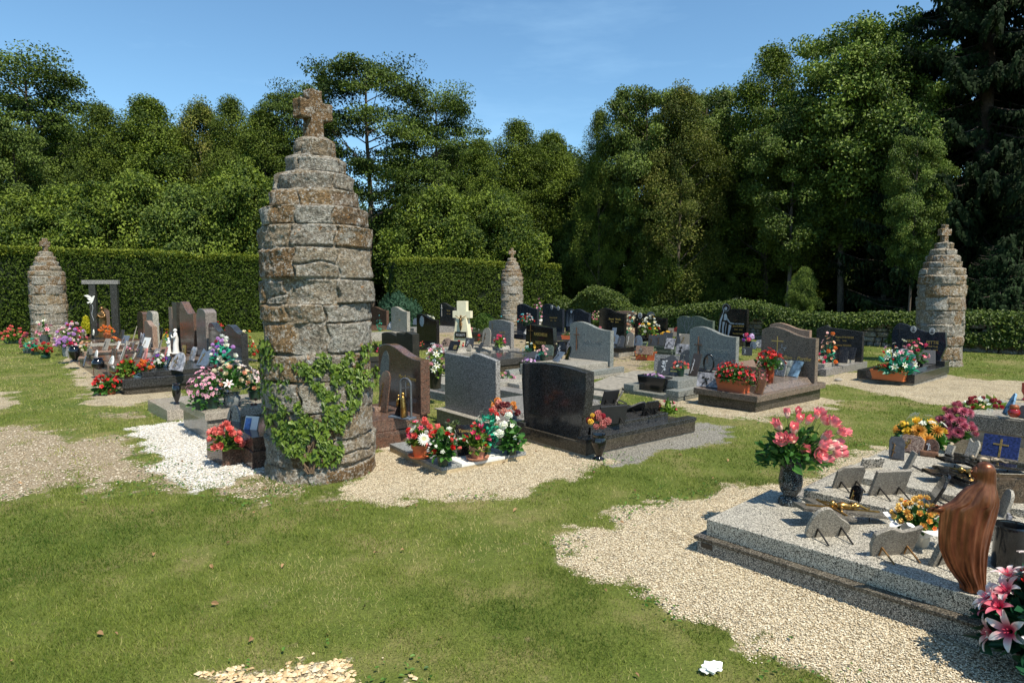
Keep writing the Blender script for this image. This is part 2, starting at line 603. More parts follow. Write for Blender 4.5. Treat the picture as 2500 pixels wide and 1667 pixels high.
GR_CREAM = [poly(q) for q in (
    [(800, 1215), (850, 1224), (940, 1232), (1050, 1226), (1190, 1212), (1300, 1182), (1400, 1157), (1478, 1130), (1440, 1115), (1270, 1060), (1150, 1040), (1060, 1060), (900, 1085), (870, 1140)],
    [(1590, 965), (1640, 992), (1700, 1010), (1780, 1023), (1870, 1026), (1960, 1006), (2066, 984), (2050, 972), (1990, 962), (1850, 980), (1700, 940), (1640, 955)],
    [(1930, 915), (1960, 928), (2030, 940), (2110, 955), (2180, 962), (2250, 978), (2330, 990), (2420, 1000), (2600, 1020), (2600, 930), (2400, 925), (2330, 915), (2230, 900), (2080, 905), (2010, 918)],
    [(2140, 1085), (2050, 1108), (1960, 1160), (1870, 1180), (1800, 1188), (1700, 1208), (1600, 1228), (1500, 1252), (1425, 1282), (1385, 1308), (1400, 1355), (1430, 1392), (1500, 1416), (1560, 1446), (1620, 1482), (1700, 1520), (1790, 1562), (1860, 1605), (1950, 1650), (2030, 1690), (3200, 1900), (3000, 1350), (2500, 1080), (2320, 1070)],
    [(500, 1675), (560, 1650), (640, 1622), (700, 1610), (780, 1606), (830, 1632), (880, 1648), (960, 1655), (1000, 1680), (760, 1700)],
    [(150, 880), (190, 925), (215, 955), (205, 985), (300, 992), (370, 982), (440, 966), (440, 945), (300, 930), (180, 870)],
    [(-40, 965), (10, 952), (45, 965), (30, 995), (-40, 1005)],
)]
GR_WHITE = [poly(q) for q in ([(318, 1045), (380, 1036), (450, 1028), (470, 1000), (640, 1060), (680, 1130), (640, 1150), (560, 1172), (480, 1188), (420, 1170), (370, 1128), (340, 1090)],
    [(925, 1088), (1000, 1075), (1030, 1085), (1000, 1100), (945, 1100)])]
GR_GREY = [poly(q) for q in ([(1440, 1125), (1500, 1140), (1600, 1112), (1700, 1082), (1790, 1064), (1800, 1052), (1720, 1035), (1600, 1040), (1440, 1090)],)]
GR_DIRT = [poly(q) for q in (
    [(-60, 1040), (80, 1040), (130, 1062), (200, 1072), (300, 1065), (340, 1110), (400, 1150), (450, 1185), (420, 1200), (330, 1185), (250, 1196), (180, 1180), (100, 1200), (-60, 1240)],
    [(560, 1165), (640, 1140), (690, 1150), (800, 1200), (840, 1222), (700, 1210), (610, 1215), (560, 1200)],
    [(250, 1010), (330, 1000), (360, 1015), (300, 1024)],
    [(940, 800), (1300, 900), (1440, 925), (1560, 905), (1640, 840), (1500, 790), (1250, 820), (1150, 790), (1000, 780)],
)]

def vnoise(X, Y, s, seed=0):
    """cheap value noise in numpy"""
    rs = np.random.RandomState(seed)
    T = rs.rand(64, 64)
    x = X * s + 1000; y = Y * s + 1000
    xi = np.floor(x).astype(int); yi = np.floor(y).astype(int)
    fx = x - xi; fy = y - yi
    fx = fx * fx * (3 - 2 * fx); fy = fy * fy * (3 - 2 * fy)
    g = lambda a, b: T[a % 64, b % 64]
    return (g(xi, yi) * (1 - fx) * (1 - fy) + g(xi + 1, yi) * fx * (1 - fy) + g(xi, yi + 1) * (1 - fx) * fy + g(xi + 1, yi + 1) * fx * fy)

def gmask(X, Y, polys, soft=0.30):
    m = np.zeros(X.shape)
    nz = (vnoise(X, Y, 2.6, 5) - .5) * .30 + (vnoise(X, Y, 7.0, 6) - .5) * .22 + (vnoise(X, Y, 18.0, 7) - .5) * .12
    for pg in polys:
        m = np.maximum(m, np.clip(0.5 - (sdist(X, Y, pg) + nz) / soft, 0, 1))
    return m

def ground_mat():
    m, nt, b = newmat('ground_surface')
    oc = ocoord(nt)
    def at(n):
        a = nt.nodes.new('ShaderNodeAttribute'); a.attribute_name = n
        return a.outputs['Fac']
    def edge(n, amp=0.5, sc=22.0):
        """ragged threshold of a mask attribute"""
        no = N(nt, 'ShaderNodeTexNoise', Scale=sc, Detail=6.0, Roughness=0.75)
        nt.links.new(oc, no.inputs['Vector'])
        a = nt.nodes.new('ShaderNodeMath'); a.operation = 'MULTIPLY_ADD'
        nt.links.new(no.outputs['Fac'], a.inputs[0]); a.inputs[1].default_value = amp * 2; 
        s = nt.nodes.new('ShaderNodeMath'); s.operation = 'SUBTRACT'
        nt.links.new(at(n), s.inputs[0]); s.inputs[1].default_value = amp
        nt.links.new(s.outputs[0], a.inputs[2])
        r = ramp(nt, [(0.44, 0.0), (0.56, 1.0)])
        nt.links.new(a.outputs[0], r.inputs['Fac'])
        return r.outputs['Color']
    def stones(sc, c0, c1, c2, gap):
        v = N(nt, 'ShaderNodeTexVoronoi', Scale=sc); nt.links.new(oc, v.inputs['Vector'])
        sp = nt.nodes.new('ShaderNodeSeparateColor'); nt.links.new(v.outputs['Color'], sp.inputs['Color'])
        r = ramp(nt, [(0.0, c0), (0.5, c1), (1.0, c2)]); nt.links.new(sp.outputs['Red'], r.inputs['Fac'])
        g = ramp(nt, [(0.30, 1.0), (0.62, gap)]); nt.links.new(v.outputs['Distance'], g.inputs['Fac'])
        return mixc(nt, r.outputs['Color'], g.outputs['Color'], 1.0, 'MULTIPLY'), v.outputs['Distance']
    # grass thatch under the blades
    n1 = N(nt, 'ShaderNodeTexNoise', Scale=1.3, Detail=7.0, Roughness=0.62); nt.links.new(oc, n1.inputs['Vector'])
    n2 = N(nt, 'ShaderNodeTexNoise', Scale=60.0, Detail=5.0, Roughness=0.8); nt.links.new(oc, n2.inputs['Vector'])
    n3 = N(nt, 'ShaderNodeTexNoise', Scale=5.0, Detail=8.0, Roughness=0.7); nt.links.new(oc, n3.inputs['Vector'])
    ga = ramp(nt, [(0.30, (0.065, 0.095, 0.014)), (0.50, (0.105, 0.125, 0.026)), (0.68, (0.20, 0.17, 0.070))])
    nt.links.new(n1.outputs['Fac'], ga.inputs['Fac'])
    gb = ramp(nt, [(0.30, 0.45), (0.5, 0.95), (0.72, 1.5)]); nt.links.new(n2.outputs['Fac'], gb.inputs['Fac'])
    grass = mixc(nt, ga.outputs['Color'], gb.outputs['Color'], 0.9, 'MULTIPLY')
    bare = ramp(nt, [(0.60, 0.0), (0.70, 1.0)]); nt.links.new(n3.outputs['Fac'], bare.inputs['Fac'])
    dirtc = mixc(nt, (0.24, 0.18, 0.105), gb.outputs['Color'], 0.6, 'MULTIPLY')
    mb = nt.nodes.new('ShaderNodeMath'); mb.operation = 'MULTIPLY'
    nt.links.new(bare.outputs['Color'], mb.inputs[0]); mb.inputs[1].default_value = 0.55
    c = mixc(nt, grass, dirtc, mb.outputs[0])
    # bare earth with scattered small stones
    st, sd_ = stones(85, (0.30, 0.22, 0.13), (0.46, 0.38, 0.26), (0.24, 0.19, 0.12), 0.5)
    c = mixc(nt, c, st, edge('dirt', 0.8, 5.0))
    gg, g1 = stones(95, (0.20, 0.19, 0.16), (0.32, 0.30, 0.25), (0.42, 0.39, 0.33), 0.35)
    c = mixc(nt, c, gg, edge('grey', 0.5, 12.0))
    cr, g2 = stones(80, (0.34, 0.25, 0.14), (0.54, 0.45, 0.29), (0.68, 0.60, 0.45), 0.4)
    n5 = N(nt, 'ShaderNodeTexNoise', Scale=2.4, Detail=6.0, Roughness=0.7); nt.links.new(oc, n5.inputs['Vector'])
    r5 = ramp(nt, [(0.35, 0.78), (0.65, 1.08)]); nt.links.new(n5.outputs['Fac'], r5.inputs['Fac'])
    cr = mixc(nt, cr, r5.outputs['Color'], 1.0, 'MULTIPLY')
    c = mixc(nt, c, cr, edge('cream', 0.5, 12.0))
    wh, g3 = stones(75, (0.46, 0.40, 0.31), (0.70, 0.67, 0.61), (0.76, 0.75, 0.71), 0.5)
    c = mixc(nt, c, wh, edge('white', 0.45, 14.0))
    nt.links.new(c, b.inputs['Base Color'])
    b.inputs['Roughness'].default_value = 0.95
    b.inputs['Specular IOR Level'].default_value = 0.15
    inv = nt.nodes.new('ShaderNodeMath'); inv.operation = 'SUBTRACT'; inv.inputs[0].default_value = 1.0
    nt.links.new(g2, inv.inputs[1])
    ad = nt.nodes.new('ShaderNodeMath'); ad.operation = 'ADD'
    nt.links.new(inv.outputs[0], ad.inputs[0]); nt.links.new(n2.outputs['Fac'], ad.inputs[1])
    bp = N(nt, 'ShaderNodeBump', Strength=0.55, Distance=0.012)
    nt.links.new(ad.outputs[0], bp.inputs['Height']); nt.links.new(bp.outputs['Normal'], b.inputs['Normal'])
    return m

def relief(X, Y):
    return (vnoise(X, Y, .8, 11) - .5) * .035 + (vnoise(X, Y, 3, 12) - .5) * .012

def build_ground():
    x = np.arange(-16, 16.01, 0.06); y = np.arange(0.6, 27.01, 0.06)
    X, Y = np.meshgrid(x, y)
    Z = relief(X, Y) - 0.012
    V = np.stack([X, Y, Z], -1).reshape(-1, 3)
    nx, ny = len(x), len(y)
    i = (np.arange(ny - 1)[:, None] * nx + np.arange(nx - 1)[None, :]).reshape(-1)
    F = np.stack([i, i + 1, i + nx + 1, i + nx], -1)
    at = {}
    for nme, pl, sf in (('cream', GR_CREAM, .42), ('white', GR_WHITE, .45), ('grey', GR_GREY, .45), ('dirt', GR_DIRT, 1.0)):
        at[nme] = gmask(X, Y, pl, sf).reshape(-1)
    me = big_mesh('ground', V, F, ground_mat(), at, True)
    tag(link('ground', me), kind='structure')
    # outer land to the horizon, a touch lower
    mb = MB()
    mb.add([(-900, -500, -0.06), (900, -500, -0.06), (900, 1500, -0.06), (-900, 1500, -0.06)], [(0, 1, 2, 3)])
    m, nt, b = newmat('woodland_floor')
    oc = ocoord(nt)
    n = N(nt, 'ShaderNodeTexNoise', Scale=2.0, Detail=8.0, Roughness=0.7); nt.links.new(oc, n.inputs['Vector'])
    r = ramp(nt, [(0.35, (0.03, 0.035, 0.012)), (0.6, (0.07, 0.085, 0.022)), (0.8, (0.10, 0.075, 0.04))])
    nt.links.new(n.outputs['Fac'], r.inputs['Fac']); nt.links.new(r.outputs['Color'], b.inputs['Base Color'])
    b.inputs['Roughness'].default_value = 1.0
    tag(mb.build('woodland_floor', m), kind='structure')

build_ground()

def build_grass():
    rng = np.random.default_rng(4)
    Vs, Fs, As, off = [], [], [], 0
    # density falls off with distance from the path where one stands
    bands = [(1.2, 2.6, 24000, .0025, .030), (2.6, 4.0, 15000, .0034, .032), (4.0, 6.0, 8000, .0046, .032), (6.0, 9.0, 2800, .0065, .030), (9.0, 14, 1000, .011, .030), (14, 23, 260, .02, .045)]
    for r0, r1, dens, wd, ht in bands:
        xm = r1 * 0.86
        n = int(dens * (2 * xm) * (r1 - r0))
        X = rng.uniform(-xm, xm, n); Y = rng.uniform(r0, r1, n)
        k = np.abs(X) < Y * 0.84 + .2
        X, Y = X[k], Y[k]
        pt = vnoise(X, Y, 5.5, 61) * .6 + vnoise(X, Y, 14, 62) * .4
        g = np.maximum.reduce([gmask(X, Y, GR_CREAM, .36) , gmask(X, Y, GR_WHITE, .4), gmask(X, Y, GR_GREY, .4) * .97, gmask(X, Y, GR_DIRT, .9) * (.55 + .5 * (pt < .56))])
        g = np.where((g > .05) & (g < .97), np.clip((g - pt) * 3 + .5, 0, 1), g)
        thin = vnoise(X, Y, 1.5, 21) * .45 + vnoise(X, Y, 5, 22) * .35 + vnoise(X, Y, 13, 23) * .2
        keep = (rng.random(len(X)) > g * 1.0) & (rng.random(len(X)) < np.clip(1.85 - 2.2 * thin, .06, 1))
        X, Y, thin = X[keep], Y[keep], thin[keep]
        n = len(X)
        Z = relief(X, Y) - .012
        a = rng.uniform(0, 2 * PI, n)
        lean = np.abs(rng.normal(0.9, .45, n))
        h = ht * (rng.uniform(.3, 1.1, n) + .5 * (rng.random(n) < .08)) * (1.15 - .5 * thin)
        dx, dy = np.cos(a) * lean, np.sin(a) * lean
        nrm = np.sqrt(1 + lean ** 2)
        b = rng.uniform(0, 2 * PI, n)
        sx, sy = np.cos(b) * wd, np.sin(b) * wd
        V = np.empty((n, 3, 3))
        V[:, 0] = np.stack([X - sx / 2, Y - sy / 2, Z], -1)
        V[:, 1] = np.stack([X + sx / 2, Y + sy / 2, Z], -1)
        V[:, 2] = np.stack([X + dx * h / nrm, Y + dy * h / nrm, Z + h / nrm * 1.2], -1)
        Vs.append(V.reshape(-1, 3)); Fs.append(np.arange(n * 3).reshape(-1, 3) + off); off += n * 3
        col = np.clip(.30 + .55 * (vnoise(X, Y, .9, 33) - .4) + .35 * (vnoise(X, Y, 5, 35) - .5) + rng.normal(0, .17, n) + np.clip(thin - .46, 0, 1) * 1.6 + np.clip((Y - 6) / 12, 0, .16) + np.where((X < -.4) & (Y > 5), .12, 0), 0, 1)
        As.append(np.repeat(col, 3))
    m = leaf_mat('grass_blades', (0.042, 0.085, 0.010), (0.200, 0.235, 0.042), 0.6, 0.2, 0.15, yel=(0.38, 0.33, 0.14))
    me = big_mesh('grass', np.concatenate(Vs), np.concatenate(Fs), m, {'v': np.concatenate(As)})
    tag(link('grass', me), 'short mown grass over the cemetery ground', 'grass', kind='stuff')
    # clover and broad-leaved weeds along the gravel edges
    n = 52000
    X = rng.uniform(-6, 9, n); Y = rng.uniform(1.8, 9, n)
    g = np.maximum(gmask(X, Y, GR_CREAM, .5), gmask(X, Y, GR_DIRT, .7))
    cl = vnoise(X, Y, 2.6, 51) * .6 + vnoise(X, Y, 9, 52) * .4
    k = (g > .10) & (g < .80) & (cl > .50) & (rng.random(n) < .8)
    X, Y = X[k], Y[k]; n = len(X)
    C = np.stack([X, Y, relief(X, Y) + rng.uniform(.0, .02, n)], -1)
    D = rng.normal(0, 1, (n, 3)); D[:, 2] = np.abs(D[:, 2]) * .3
    Nn = rng.normal(0, .3, (n, 3)) + np.array([0, 0, 1])
    o = leaf_object('ground_weeds', C, unit(D), Nn, rng.uniform(.012, .03, n), leaf_mat('weed_leaf', (0.03, 0.09, 0.012), (0.10, 0.20, 0.03), 0.5, .2), 'oval', .2, 3)
    tag(o, 'low clover and weeds creeping over the gravel edges', 'weeds', kind='stuff')

build_grass()

def build_stones():
    rng = np.random.default_rng(8)
    base = np.array([[1, 0, 0], [-1, 0, 0], [0, 1, 0], [0, -1, 0], [0, 0, .8], [0, 0, -.8]], float)
    fc = np.array([(0, 2, 4), (2, 1, 4), (1, 3, 4), (3, 0, 4), (2, 0, 5), (1, 2, 5), (3, 1, 5), (0, 3, 5)])
    def scatter(nm, polys, dens, lo, hi, c0, c1, c2, label, rr=(1.2, 7.5), thr=.5):
        pts = []
        for pg in polys:
            x0, y0 = pg.min(0) - .1; x1, y1 = pg.max(0) + .1
            x1 = min(x1, 6); y1 = min(y1, rr[1]); y0 = max(y0, rr[0])
            if y1 <= y0: continue
            n = int((x1 - x0) * (y1 - y0) * dens)
            X = rng.uniform(x0, x1, n); Y = rng.uniform(y0, y1, n)
            k = (np.abs(X) < Y * .84 + .1) & (rng.random(n) < np.clip(3.5 / Y, .15, 1))
            X, Y = X[k], Y[k]
            m = gmask(X, Y, [pg], .18)
            k = m > rng.uniform(.25, .75, len(X)) + (thr - .5)
            pts.append(np.stack([X[k], Y[k]], -1))
        if not pts: return
        Q = np.concatenate(pts); n = len(Q)
        s = rng.uniform(lo, hi, n)[:, None, None] * rng.uniform(.6, 1.1, (n, 6, 1)) * rng.uniform(.6, 1.25, (n, 1, 3))
        s[:, :, 2] *= .62
        a = rng.uniform(0, 2 * PI, n); ca, sa = np.cos(a), np.sin(a)
        B = base[None] * s
        V = np.stack([B[..., 0] * ca[:, None] - B[..., 1] * sa[:, None] + Q[:, 0:1], B[..., 0] * sa[:, None] + B[..., 1] * ca[:, None] + Q[:, 1:2],
                      B[..., 2] + (relief(Q[:, 0], Q[:, 1]) - .008 + lo * .3)[:, None] + rng.uniform(-.3, .5, (n, 1)) * lo], -1).reshape(-1, 3)
        F = (np.arange(n)[:, None, None] * 6 + fc[None]).reshape(-1, 3)
        m, nt, b = newmat(nm + '_stone')
        at = nt.nodes.new('ShaderNodeAttribute'); at.attribute_name = 'v'
        r = ramp(nt, [(0, c0), (.5, c1), (1, c2)]); nt.links.new(at.outputs['Fac'], r.inputs['Fac'])
        nt.links.new(r.outputs['Color'], b.inputs['Base Color']); b.inputs['Roughness'].default_value = .9
        me = big_mesh(nm, V, F, m, {'v': np.repeat(rng.random(n), 6)})
        tag(link(nm, me), label, 'gravel', kind='stuff')
    scatter('cream_gravel', GR_CREAM[:4], 15000, .0025, .0068, (0.36, 0.27, 0.16), (0.60, 0.50, 0.34), (0.74, 0.66, 0.50), 'cream gravel chippings round the graves')
    scatter('yellow_gravel', GR_CREAM[4:5], 4200, .009, .022, (0.40, 0.27, 0.13), (0.56, 0.41, 0.23), (0.66, 0.54, 0.36), 'coarse yellow stones at the bottom edge of the lawn')
    scatter('white_gravel', GR_WHITE, 5600, .006, .011, (0.50, 0.42, 0.30), (0.70, 0.67, 0.61), (0.76, 0.75, 0.71), 'white marble chippings left of the big stone pillar', (1.2, 9))
    scatter('loose_stones', GR_DIRT[:2], 1600, .005, .013, (0.30, 0.22, 0.13), (0.50, 0.42, 0.30), (0.64, 0.57, 0.46), 'loose little stones on the trodden earth', (1.2, 9), .45)
    # fallen leaves and petals
    n = 120
    X = rng.uniform(-4.5, 4.5, n); Y = rng.uniform(2.0, 7.5, n)
    C = np.stack([X, Y, relief(X, Y) + .012], -1)
    D = rng.normal(0, 1, (n, 3)); D[:, 2] *= .25
    Nn = rng.normal(0, .35, (n, 3)) + np.array([0, 0, 1])
    o = leaf_object('fallen_leaves', C, unit(D), Nn, rng.uniform(.018, .042, n), leaf_mat('dead_leaf', (0.12, 0.06, 0.03), (0.36, 0.22, 0.11), .7, .1), 'oval', .35, 9)
    tag(o, 'small brown leaves fallen on the lawn', 'fallen leaves', kind='stuff')

build_stones()

# ---------------------------------------------------------------- trees
def envelope_tree(name, label, H, rad, seed, mat, shape='round', n_cl=220, n_lf=150, lsz=.14, spread=.34, flat=.6, base=.12, trunk_r=.14, droop=0.0, leafshape='rhomb', bark=None, limbs=26):
    rng = np.random.default_rng(seed)
    rnd = random.Random(seed)
    root = thing(name, label, 'tree')
    # crown envelope
    ph = rng.uniform(0, 6.28, 6)
    def env(t, a):
        if shape == 'round': e = (max(0, 1 - (2 * (t - .42) / 1.16) ** 2)) ** .55
        elif shape == 'cone': e = (1 - t) ** .75 * 1.0 + .05
        elif shape == 'tall': e = min(1, (t * 3.2 + .25)) * (1 - t ** 3.2) ** .7
        else: e = (max(0, 1 - (2 * (t - .58) / 1.0) ** 2)) ** .5
        return rad * e * (1 + .20 * math.sin(3 * a + ph[0] + 5 * t) + .16 * math.sin(5 * a + ph[1] - 8 * t) + .12 * math.sin(2 * a + ph[2] + 13 * t))
    cents = []
    for i in range(n_cl):
        t = rng.random() ** .85
        a = rng.uniform(0, 2 * PI)
        rr = env(t, a) * math.sqrt(rng.uniform(.16, 1.0))
        z = H * (base + (1 - base) * t)
        cents.append((rr * math.cos(a), rr * math.sin(a), z - droop * rr * .4, a, rr))
    # trunk with a slight sway and limbs reaching for the clumps
    tb = MB()
    sway = [(0, 0)]
    K = 9
    pts = []
    for k in range(K):
        z = H * .93 * k / (K - 1)
        x, y = sway[-1]
        sway.append((x + rnd.uniform(-.06, .06) * H / 10, y + rnd.uniform(-.06, .06) * H / 10))
        pts.append((x, y, z - .1 * (k == 0)))
    tb.tube(pts, [trunk_r * (1 - .85 * k / (K - 1)) + .012 for k in range(K)], 9)
    tb.sm = True
    def trunk_at(z):
        u = min(max(z / (H * .93), 0), .999) * (K - 1)
        i = int(u); f = u - i
        return Vector(pts[i]).lerp(Vector(pts[i + 1]), f)
    for i in range(limbs):
        c = cents[rnd.randrange(len(cents))]
        e = Vector(c[:3])
        s = trunk_at(max(H * base * .7, e.z - c[4] * rnd.uniform(.5, .9)))
        mid = s.lerp(e, .5) + Vector((0, 0, -.04 * c[4] + .05))
        r0 = trunk_r * .34 * (1 - s.z / H) + .018
        tb.tube([s, mid, e], [r0, r0 * .6, .008], 5, False)
    bark = bark or plain('tree_bark', (0.12, 0.095, 0.07), .95, 0, .35, 12, .6)
    tb.build('trunk', bark, root)
    # leaves
    N_ = n_cl * n_lf
    cc = np.array([c[:3] for c in cents])
    idx = np.repeat(np.arange(n_cl), n_lf)
    csz = rng.uniform(.6, 1.35, n_cl)[idx]
    off = rng.normal(0, 1, (N_, 3)); off *= np.minimum(1, 1.9 / (np.linalg.norm(off, axis=1, keepdims=True) + 1e-6)); off = off * np.array([spread, spread, spread * flat]) * csz[:, None]
    off *= (H / 11)
    C = cc[idx] + off
    out = unit(np.stack([C[:, 0], C[:, 1], np.full(N_, .3)], -1))
    D = unit(rng.normal(0, 1, (N_, 3)) + out * .6 + np.array([0, 0, -.35 - droop]))
    Nn = unit(rng.normal(0, .45, (N_, 3)) + out * .45 + np.array([0, 0, .75]))
    size = rng.uniform(.6, 1.25, N_) * lsz
    v = np.clip(rng.normal(.42, .22, N_) + np.repeat(rng.normal(0, .22, n_cl), n_lf), 0, 1)
    leaf_object('crown', C, D, Nn, size, mat, leafshape, .2, seed, root, v)
    return root

def copy_tree(o, loc, rz=0, sc=1.0, label=None, parent=None):
    c = o.copy(); COL.objects.link(c)
    if parent is not None: c.parent = parent
    if loc is not None:
        c.location = loc; c.rotation_euler = (0, 0, rz)
        c.scale = sc if hasattr(sc, '__len__') else (sc, sc, sc)
    if label: c['label'] = label
    for ch in o.children:
        copy_tree(ch, None, parent=c)
    return c

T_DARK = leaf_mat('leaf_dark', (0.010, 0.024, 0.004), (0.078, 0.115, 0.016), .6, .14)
T_MID = leaf_mat('leaf_mid', (0.024, 0.050, 0.006), (0.180, 0.235, 0.028), .6, .2)
T_LIGHT = leaf_mat('leaf_light', (0.022, 0.046, 0.007), (0.170, 0.230, 0.038), .55, .16)
T_OLIVE = leaf_mat('leaf_olive', (0.028, 0.048, 0.007), (0.180, 0.205, 0.030), .6, .2, yel=(.26, .24, .06))
T_LOC = leaf_mat('leaf_locust', (0.014, 0.034, 0.005), (0.110, 0.158, 0.020), .6, .14)

proto = {
    'alder': envelope_tree('broadleaf_tree', 'x', 11, 2.5, 1, T_MID, 'tall', 330, 230, .10, .28, .75, .10, .13),
    'birch': envelope_tree('broadleaf_tree', 'x', 11, 2.1, 2, T_MID, 'tall', 300, 220, .09, .25, .9, .08, .10, droop=.2),
    'willow': envelope_tree('broadleaf_tree', 'x', 11, 2.4, 3, T_OLIVE, 'tall', 280, 220, .095, .28, .9, .06, .12),
    'ash': envelope_tree('ash_tree', 'x', 11, 2.5, 4, T_LIGHT, 'top', 200, 260, .125, .30, .6, .28, .12, droop=.25),
    'locust': envelope_tree('locust_tree', 'x', 11, 2.8, 5, T_LOC, 'top', 170, 330, .10, .44, .28, .16, .16, droop=.1),
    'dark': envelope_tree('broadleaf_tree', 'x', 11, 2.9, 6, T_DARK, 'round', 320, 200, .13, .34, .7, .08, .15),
    'bush': envelope_tree('leafy_shrub', 'x', 11, 5.2, 7, T_MID, 'round', 260, 230, .24, .60, .7, .02, .1),
    'pale': envelope_tree('leafy_shrub', 'x', 11, 5.0, 8, T_LIGHT, 'round', 220, 210, .26, .66, .6, .02, .1),
}
used = set()
def tree_at(kind, px, ytop, Y, wid=1.0, label='', rz=0.0, cat='tree', group='trees of the wood behind the cemetery'):
    """kind of tree whose top shows at photo row ytop, standing Y metres away"""
    H = HZ(Y, ytop)
    s = H / 11.0
    x = (px - CX) / F_PX * (Y * CP + 1.2 * SP - (H * .5 - CAM_H) * SP)
    if kind not in used:
        used.add(kind); o = proto[kind]
        o.location = (x, Y, 0); o.rotation_euler = (0, 0, rz); o.scale = (s * wid, s * wid, s)
    else:
        o = copy_tree(proto[kind], (x, Y, 0), rz, (s * wid, s * wid, s))
    o['label'] = label; o['category'] = cat; o['group'] = group
    return o

TREES = [
 # kind, px, ytop, Y, width, label
 ('locust', 70, 150, 33, 1.15, 'tall dark locust tree at the far left edge'),
 ('ash', 40, 300, 29, .85, 'light green ash in front of the far left locust'),
 ('birch', 262, 268, 31, .95, 'feathery pale topped tree right of the left locust'),
 ('alder', 150, 290, 36, 1.1, 'broad green tree between the left locust and the feathery tree'),
 ('alder', 372, 252, 32, 1.1, 'rounded tree with a bumpy top above the left hedge'),
 ('willow', 500, 262, 34, .95, 'yellowish olive tree above the middle of the left hedge'),
 ('birch', 575, 250, 33, .85, 'narrow upright tree right of the olive tree'),
 ('alder', 655, 280, 31, .95, 'dark green tree just left of the big pillar'),
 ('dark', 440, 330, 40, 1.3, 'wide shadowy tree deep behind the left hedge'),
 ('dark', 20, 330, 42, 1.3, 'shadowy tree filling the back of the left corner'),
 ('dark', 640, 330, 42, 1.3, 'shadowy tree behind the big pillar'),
 ('dark', 240, 340, 42, 1.3, 'shadowy tree behind the feathery one'),
 ('locust', 905, 152, 33, 1.05, 'tall locust tree right of the big pillar'),
 ('locust', 1060, 232, 34, .95, 'lower spreading locust tree leaning right of the tall one'),
 ('locust', 735, 215, 32, .75, 'small locust tree left of the stone cross'),
 ('birch', 1175, 350, 33, 1.0, 'bushy green tree left of the small centre pillar'),
 ('birch', 1262, 305, 34, 1.1, 'bushy green tree rising above the small centre pillar'),
 ('alder', 1345, 335, 35, 1.0, 'bushy green tree above the right end of the centre hedge'),
 ('dark', 1120, 360, 42, 1.4, 'shadowy tree behind the centre hedge'),
 ('dark', 1330, 360, 44, 1.4, 'shadowy tree far behind the centre hedge end'),
 ('birch', 1462, 280, 31, .6, 'slim dark tree with a ragged top in the centre gap'),
 ('ash', 1575, 213, 30, .8, 'bright topped ash at the start of the right wood'),
 ('willow', 1655, 225, 29, .85, 'brownish olive tree with drooping twigs in the right wood'),
 ('ash', 1725, 218, 33, .8, 'pale airy ash behind the brownish olive tree'),
 ('dark', 1560, 330, 34, 1.3, 'dark tree filling behind the bright topped ash'),
 ('dark', 1700, 310, 36, 1.3, 'dark tree filling behind the olive tree'),
 ('birch', 1872, 128, 30, 1.0, 'tall pointed tree left of the big ash'),
 ('ash', 1925, 260, 27, .9, 'shorter ash with hanging leaves below the pointed tree'),
 ('ash', 2065, 62, 27, 1.0, 'tallest round headed ash with a bare trunk'),
 ('ash', 2165, 95, 26, .8, 'ash leaning beside the spruce with a thin trunk'),
 ('dark', 1900, 300, 36, 1.3, 'dark tree deep behind the pointed tree'),
 ('dark', 2080, 250, 35, 1.3, 'dark tree deep behind the tallest ash'),
 ('dark', 2240, 250, 36, 1.3, 'dark tree deep behind the right pillar'),
 ('dark', 1420, 420, 36, 1.3, 'dark tree low in the centre gap'),
 ('ash', 2225, 330, 23, .62, 'light green sapling hanging over the right pillar'),
]
for i, t in enumerate(TREES):
    tree_at(*t, rz=i * 2.4)

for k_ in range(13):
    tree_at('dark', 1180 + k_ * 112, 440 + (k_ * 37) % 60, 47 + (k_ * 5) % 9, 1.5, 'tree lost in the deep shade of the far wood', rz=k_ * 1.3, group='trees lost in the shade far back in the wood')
SHR = [
 ('bush', 948, 520, 37, 1.2, 'shrub added to darken the gap between the two hedges'),  # added shrub, hides sunlit ground and stands in for the gap's shade
 ('bush', 1880, 640, 33, 1.3, 'wide dark shrub in the shade left of the bare trunks'),
 ('bush', 2040, 640, 34, 1.3, 'wide dark shrub in the shade behind the bare trunks'),
 ('bush', 2190, 630, 32, 1.3, 'wide dark shrub in the shade behind the right pillar'),
 ('bush', 1640, 600, 35, 1.3, 'wide dark shrub in the shade behind the Mary gravestone'),
 ('bush', 60, 480, 28, .9, 'light leafy shrub showing over the left end of the hedge'),
 ('bush', 200, 470, 28, .9, 'leafy shrub over the hedge near the left pillar'),
 ('bush', 340, 440, 28.5, .9, 'tall leafy shrub over the hedge left of centre'),
 ('pale', 455, 470, 28, .8, 'bright leafy shrub over the middle of the left hedge'),
 ('bush', 600, 420, 29, .8, 'dark leafy shrub over the hedge by the big pillar'),
 ('bush', 1080, 470, 31, .9, 'leafy shrub over the left part of the centre hedge'),
 ('bush', 1200, 480, 31, .9, 'leafy shrub behind the small centre pillar'),
 ('pale', 1432, 545, 33, .6, 'bright shrub beside the right end of the centre hedge'),
 ('bush', 1620, 590, 30, .9, 'low shrub behind the ivy wall left of the Mary gravestone'),
 ('pale', 1730, 590, 30, .6, 'bright twiggy shrub behind the ivy wall'),
 ('pale', 1960, 660, 25, .5, 'pale twiggy shrub just over the ivy wall'),
]
for i, t in enumerate(SHR):
    tree_at(*t, rz=1.0 + i * 1.9, cat='shrub', group='shrubs below the wood')

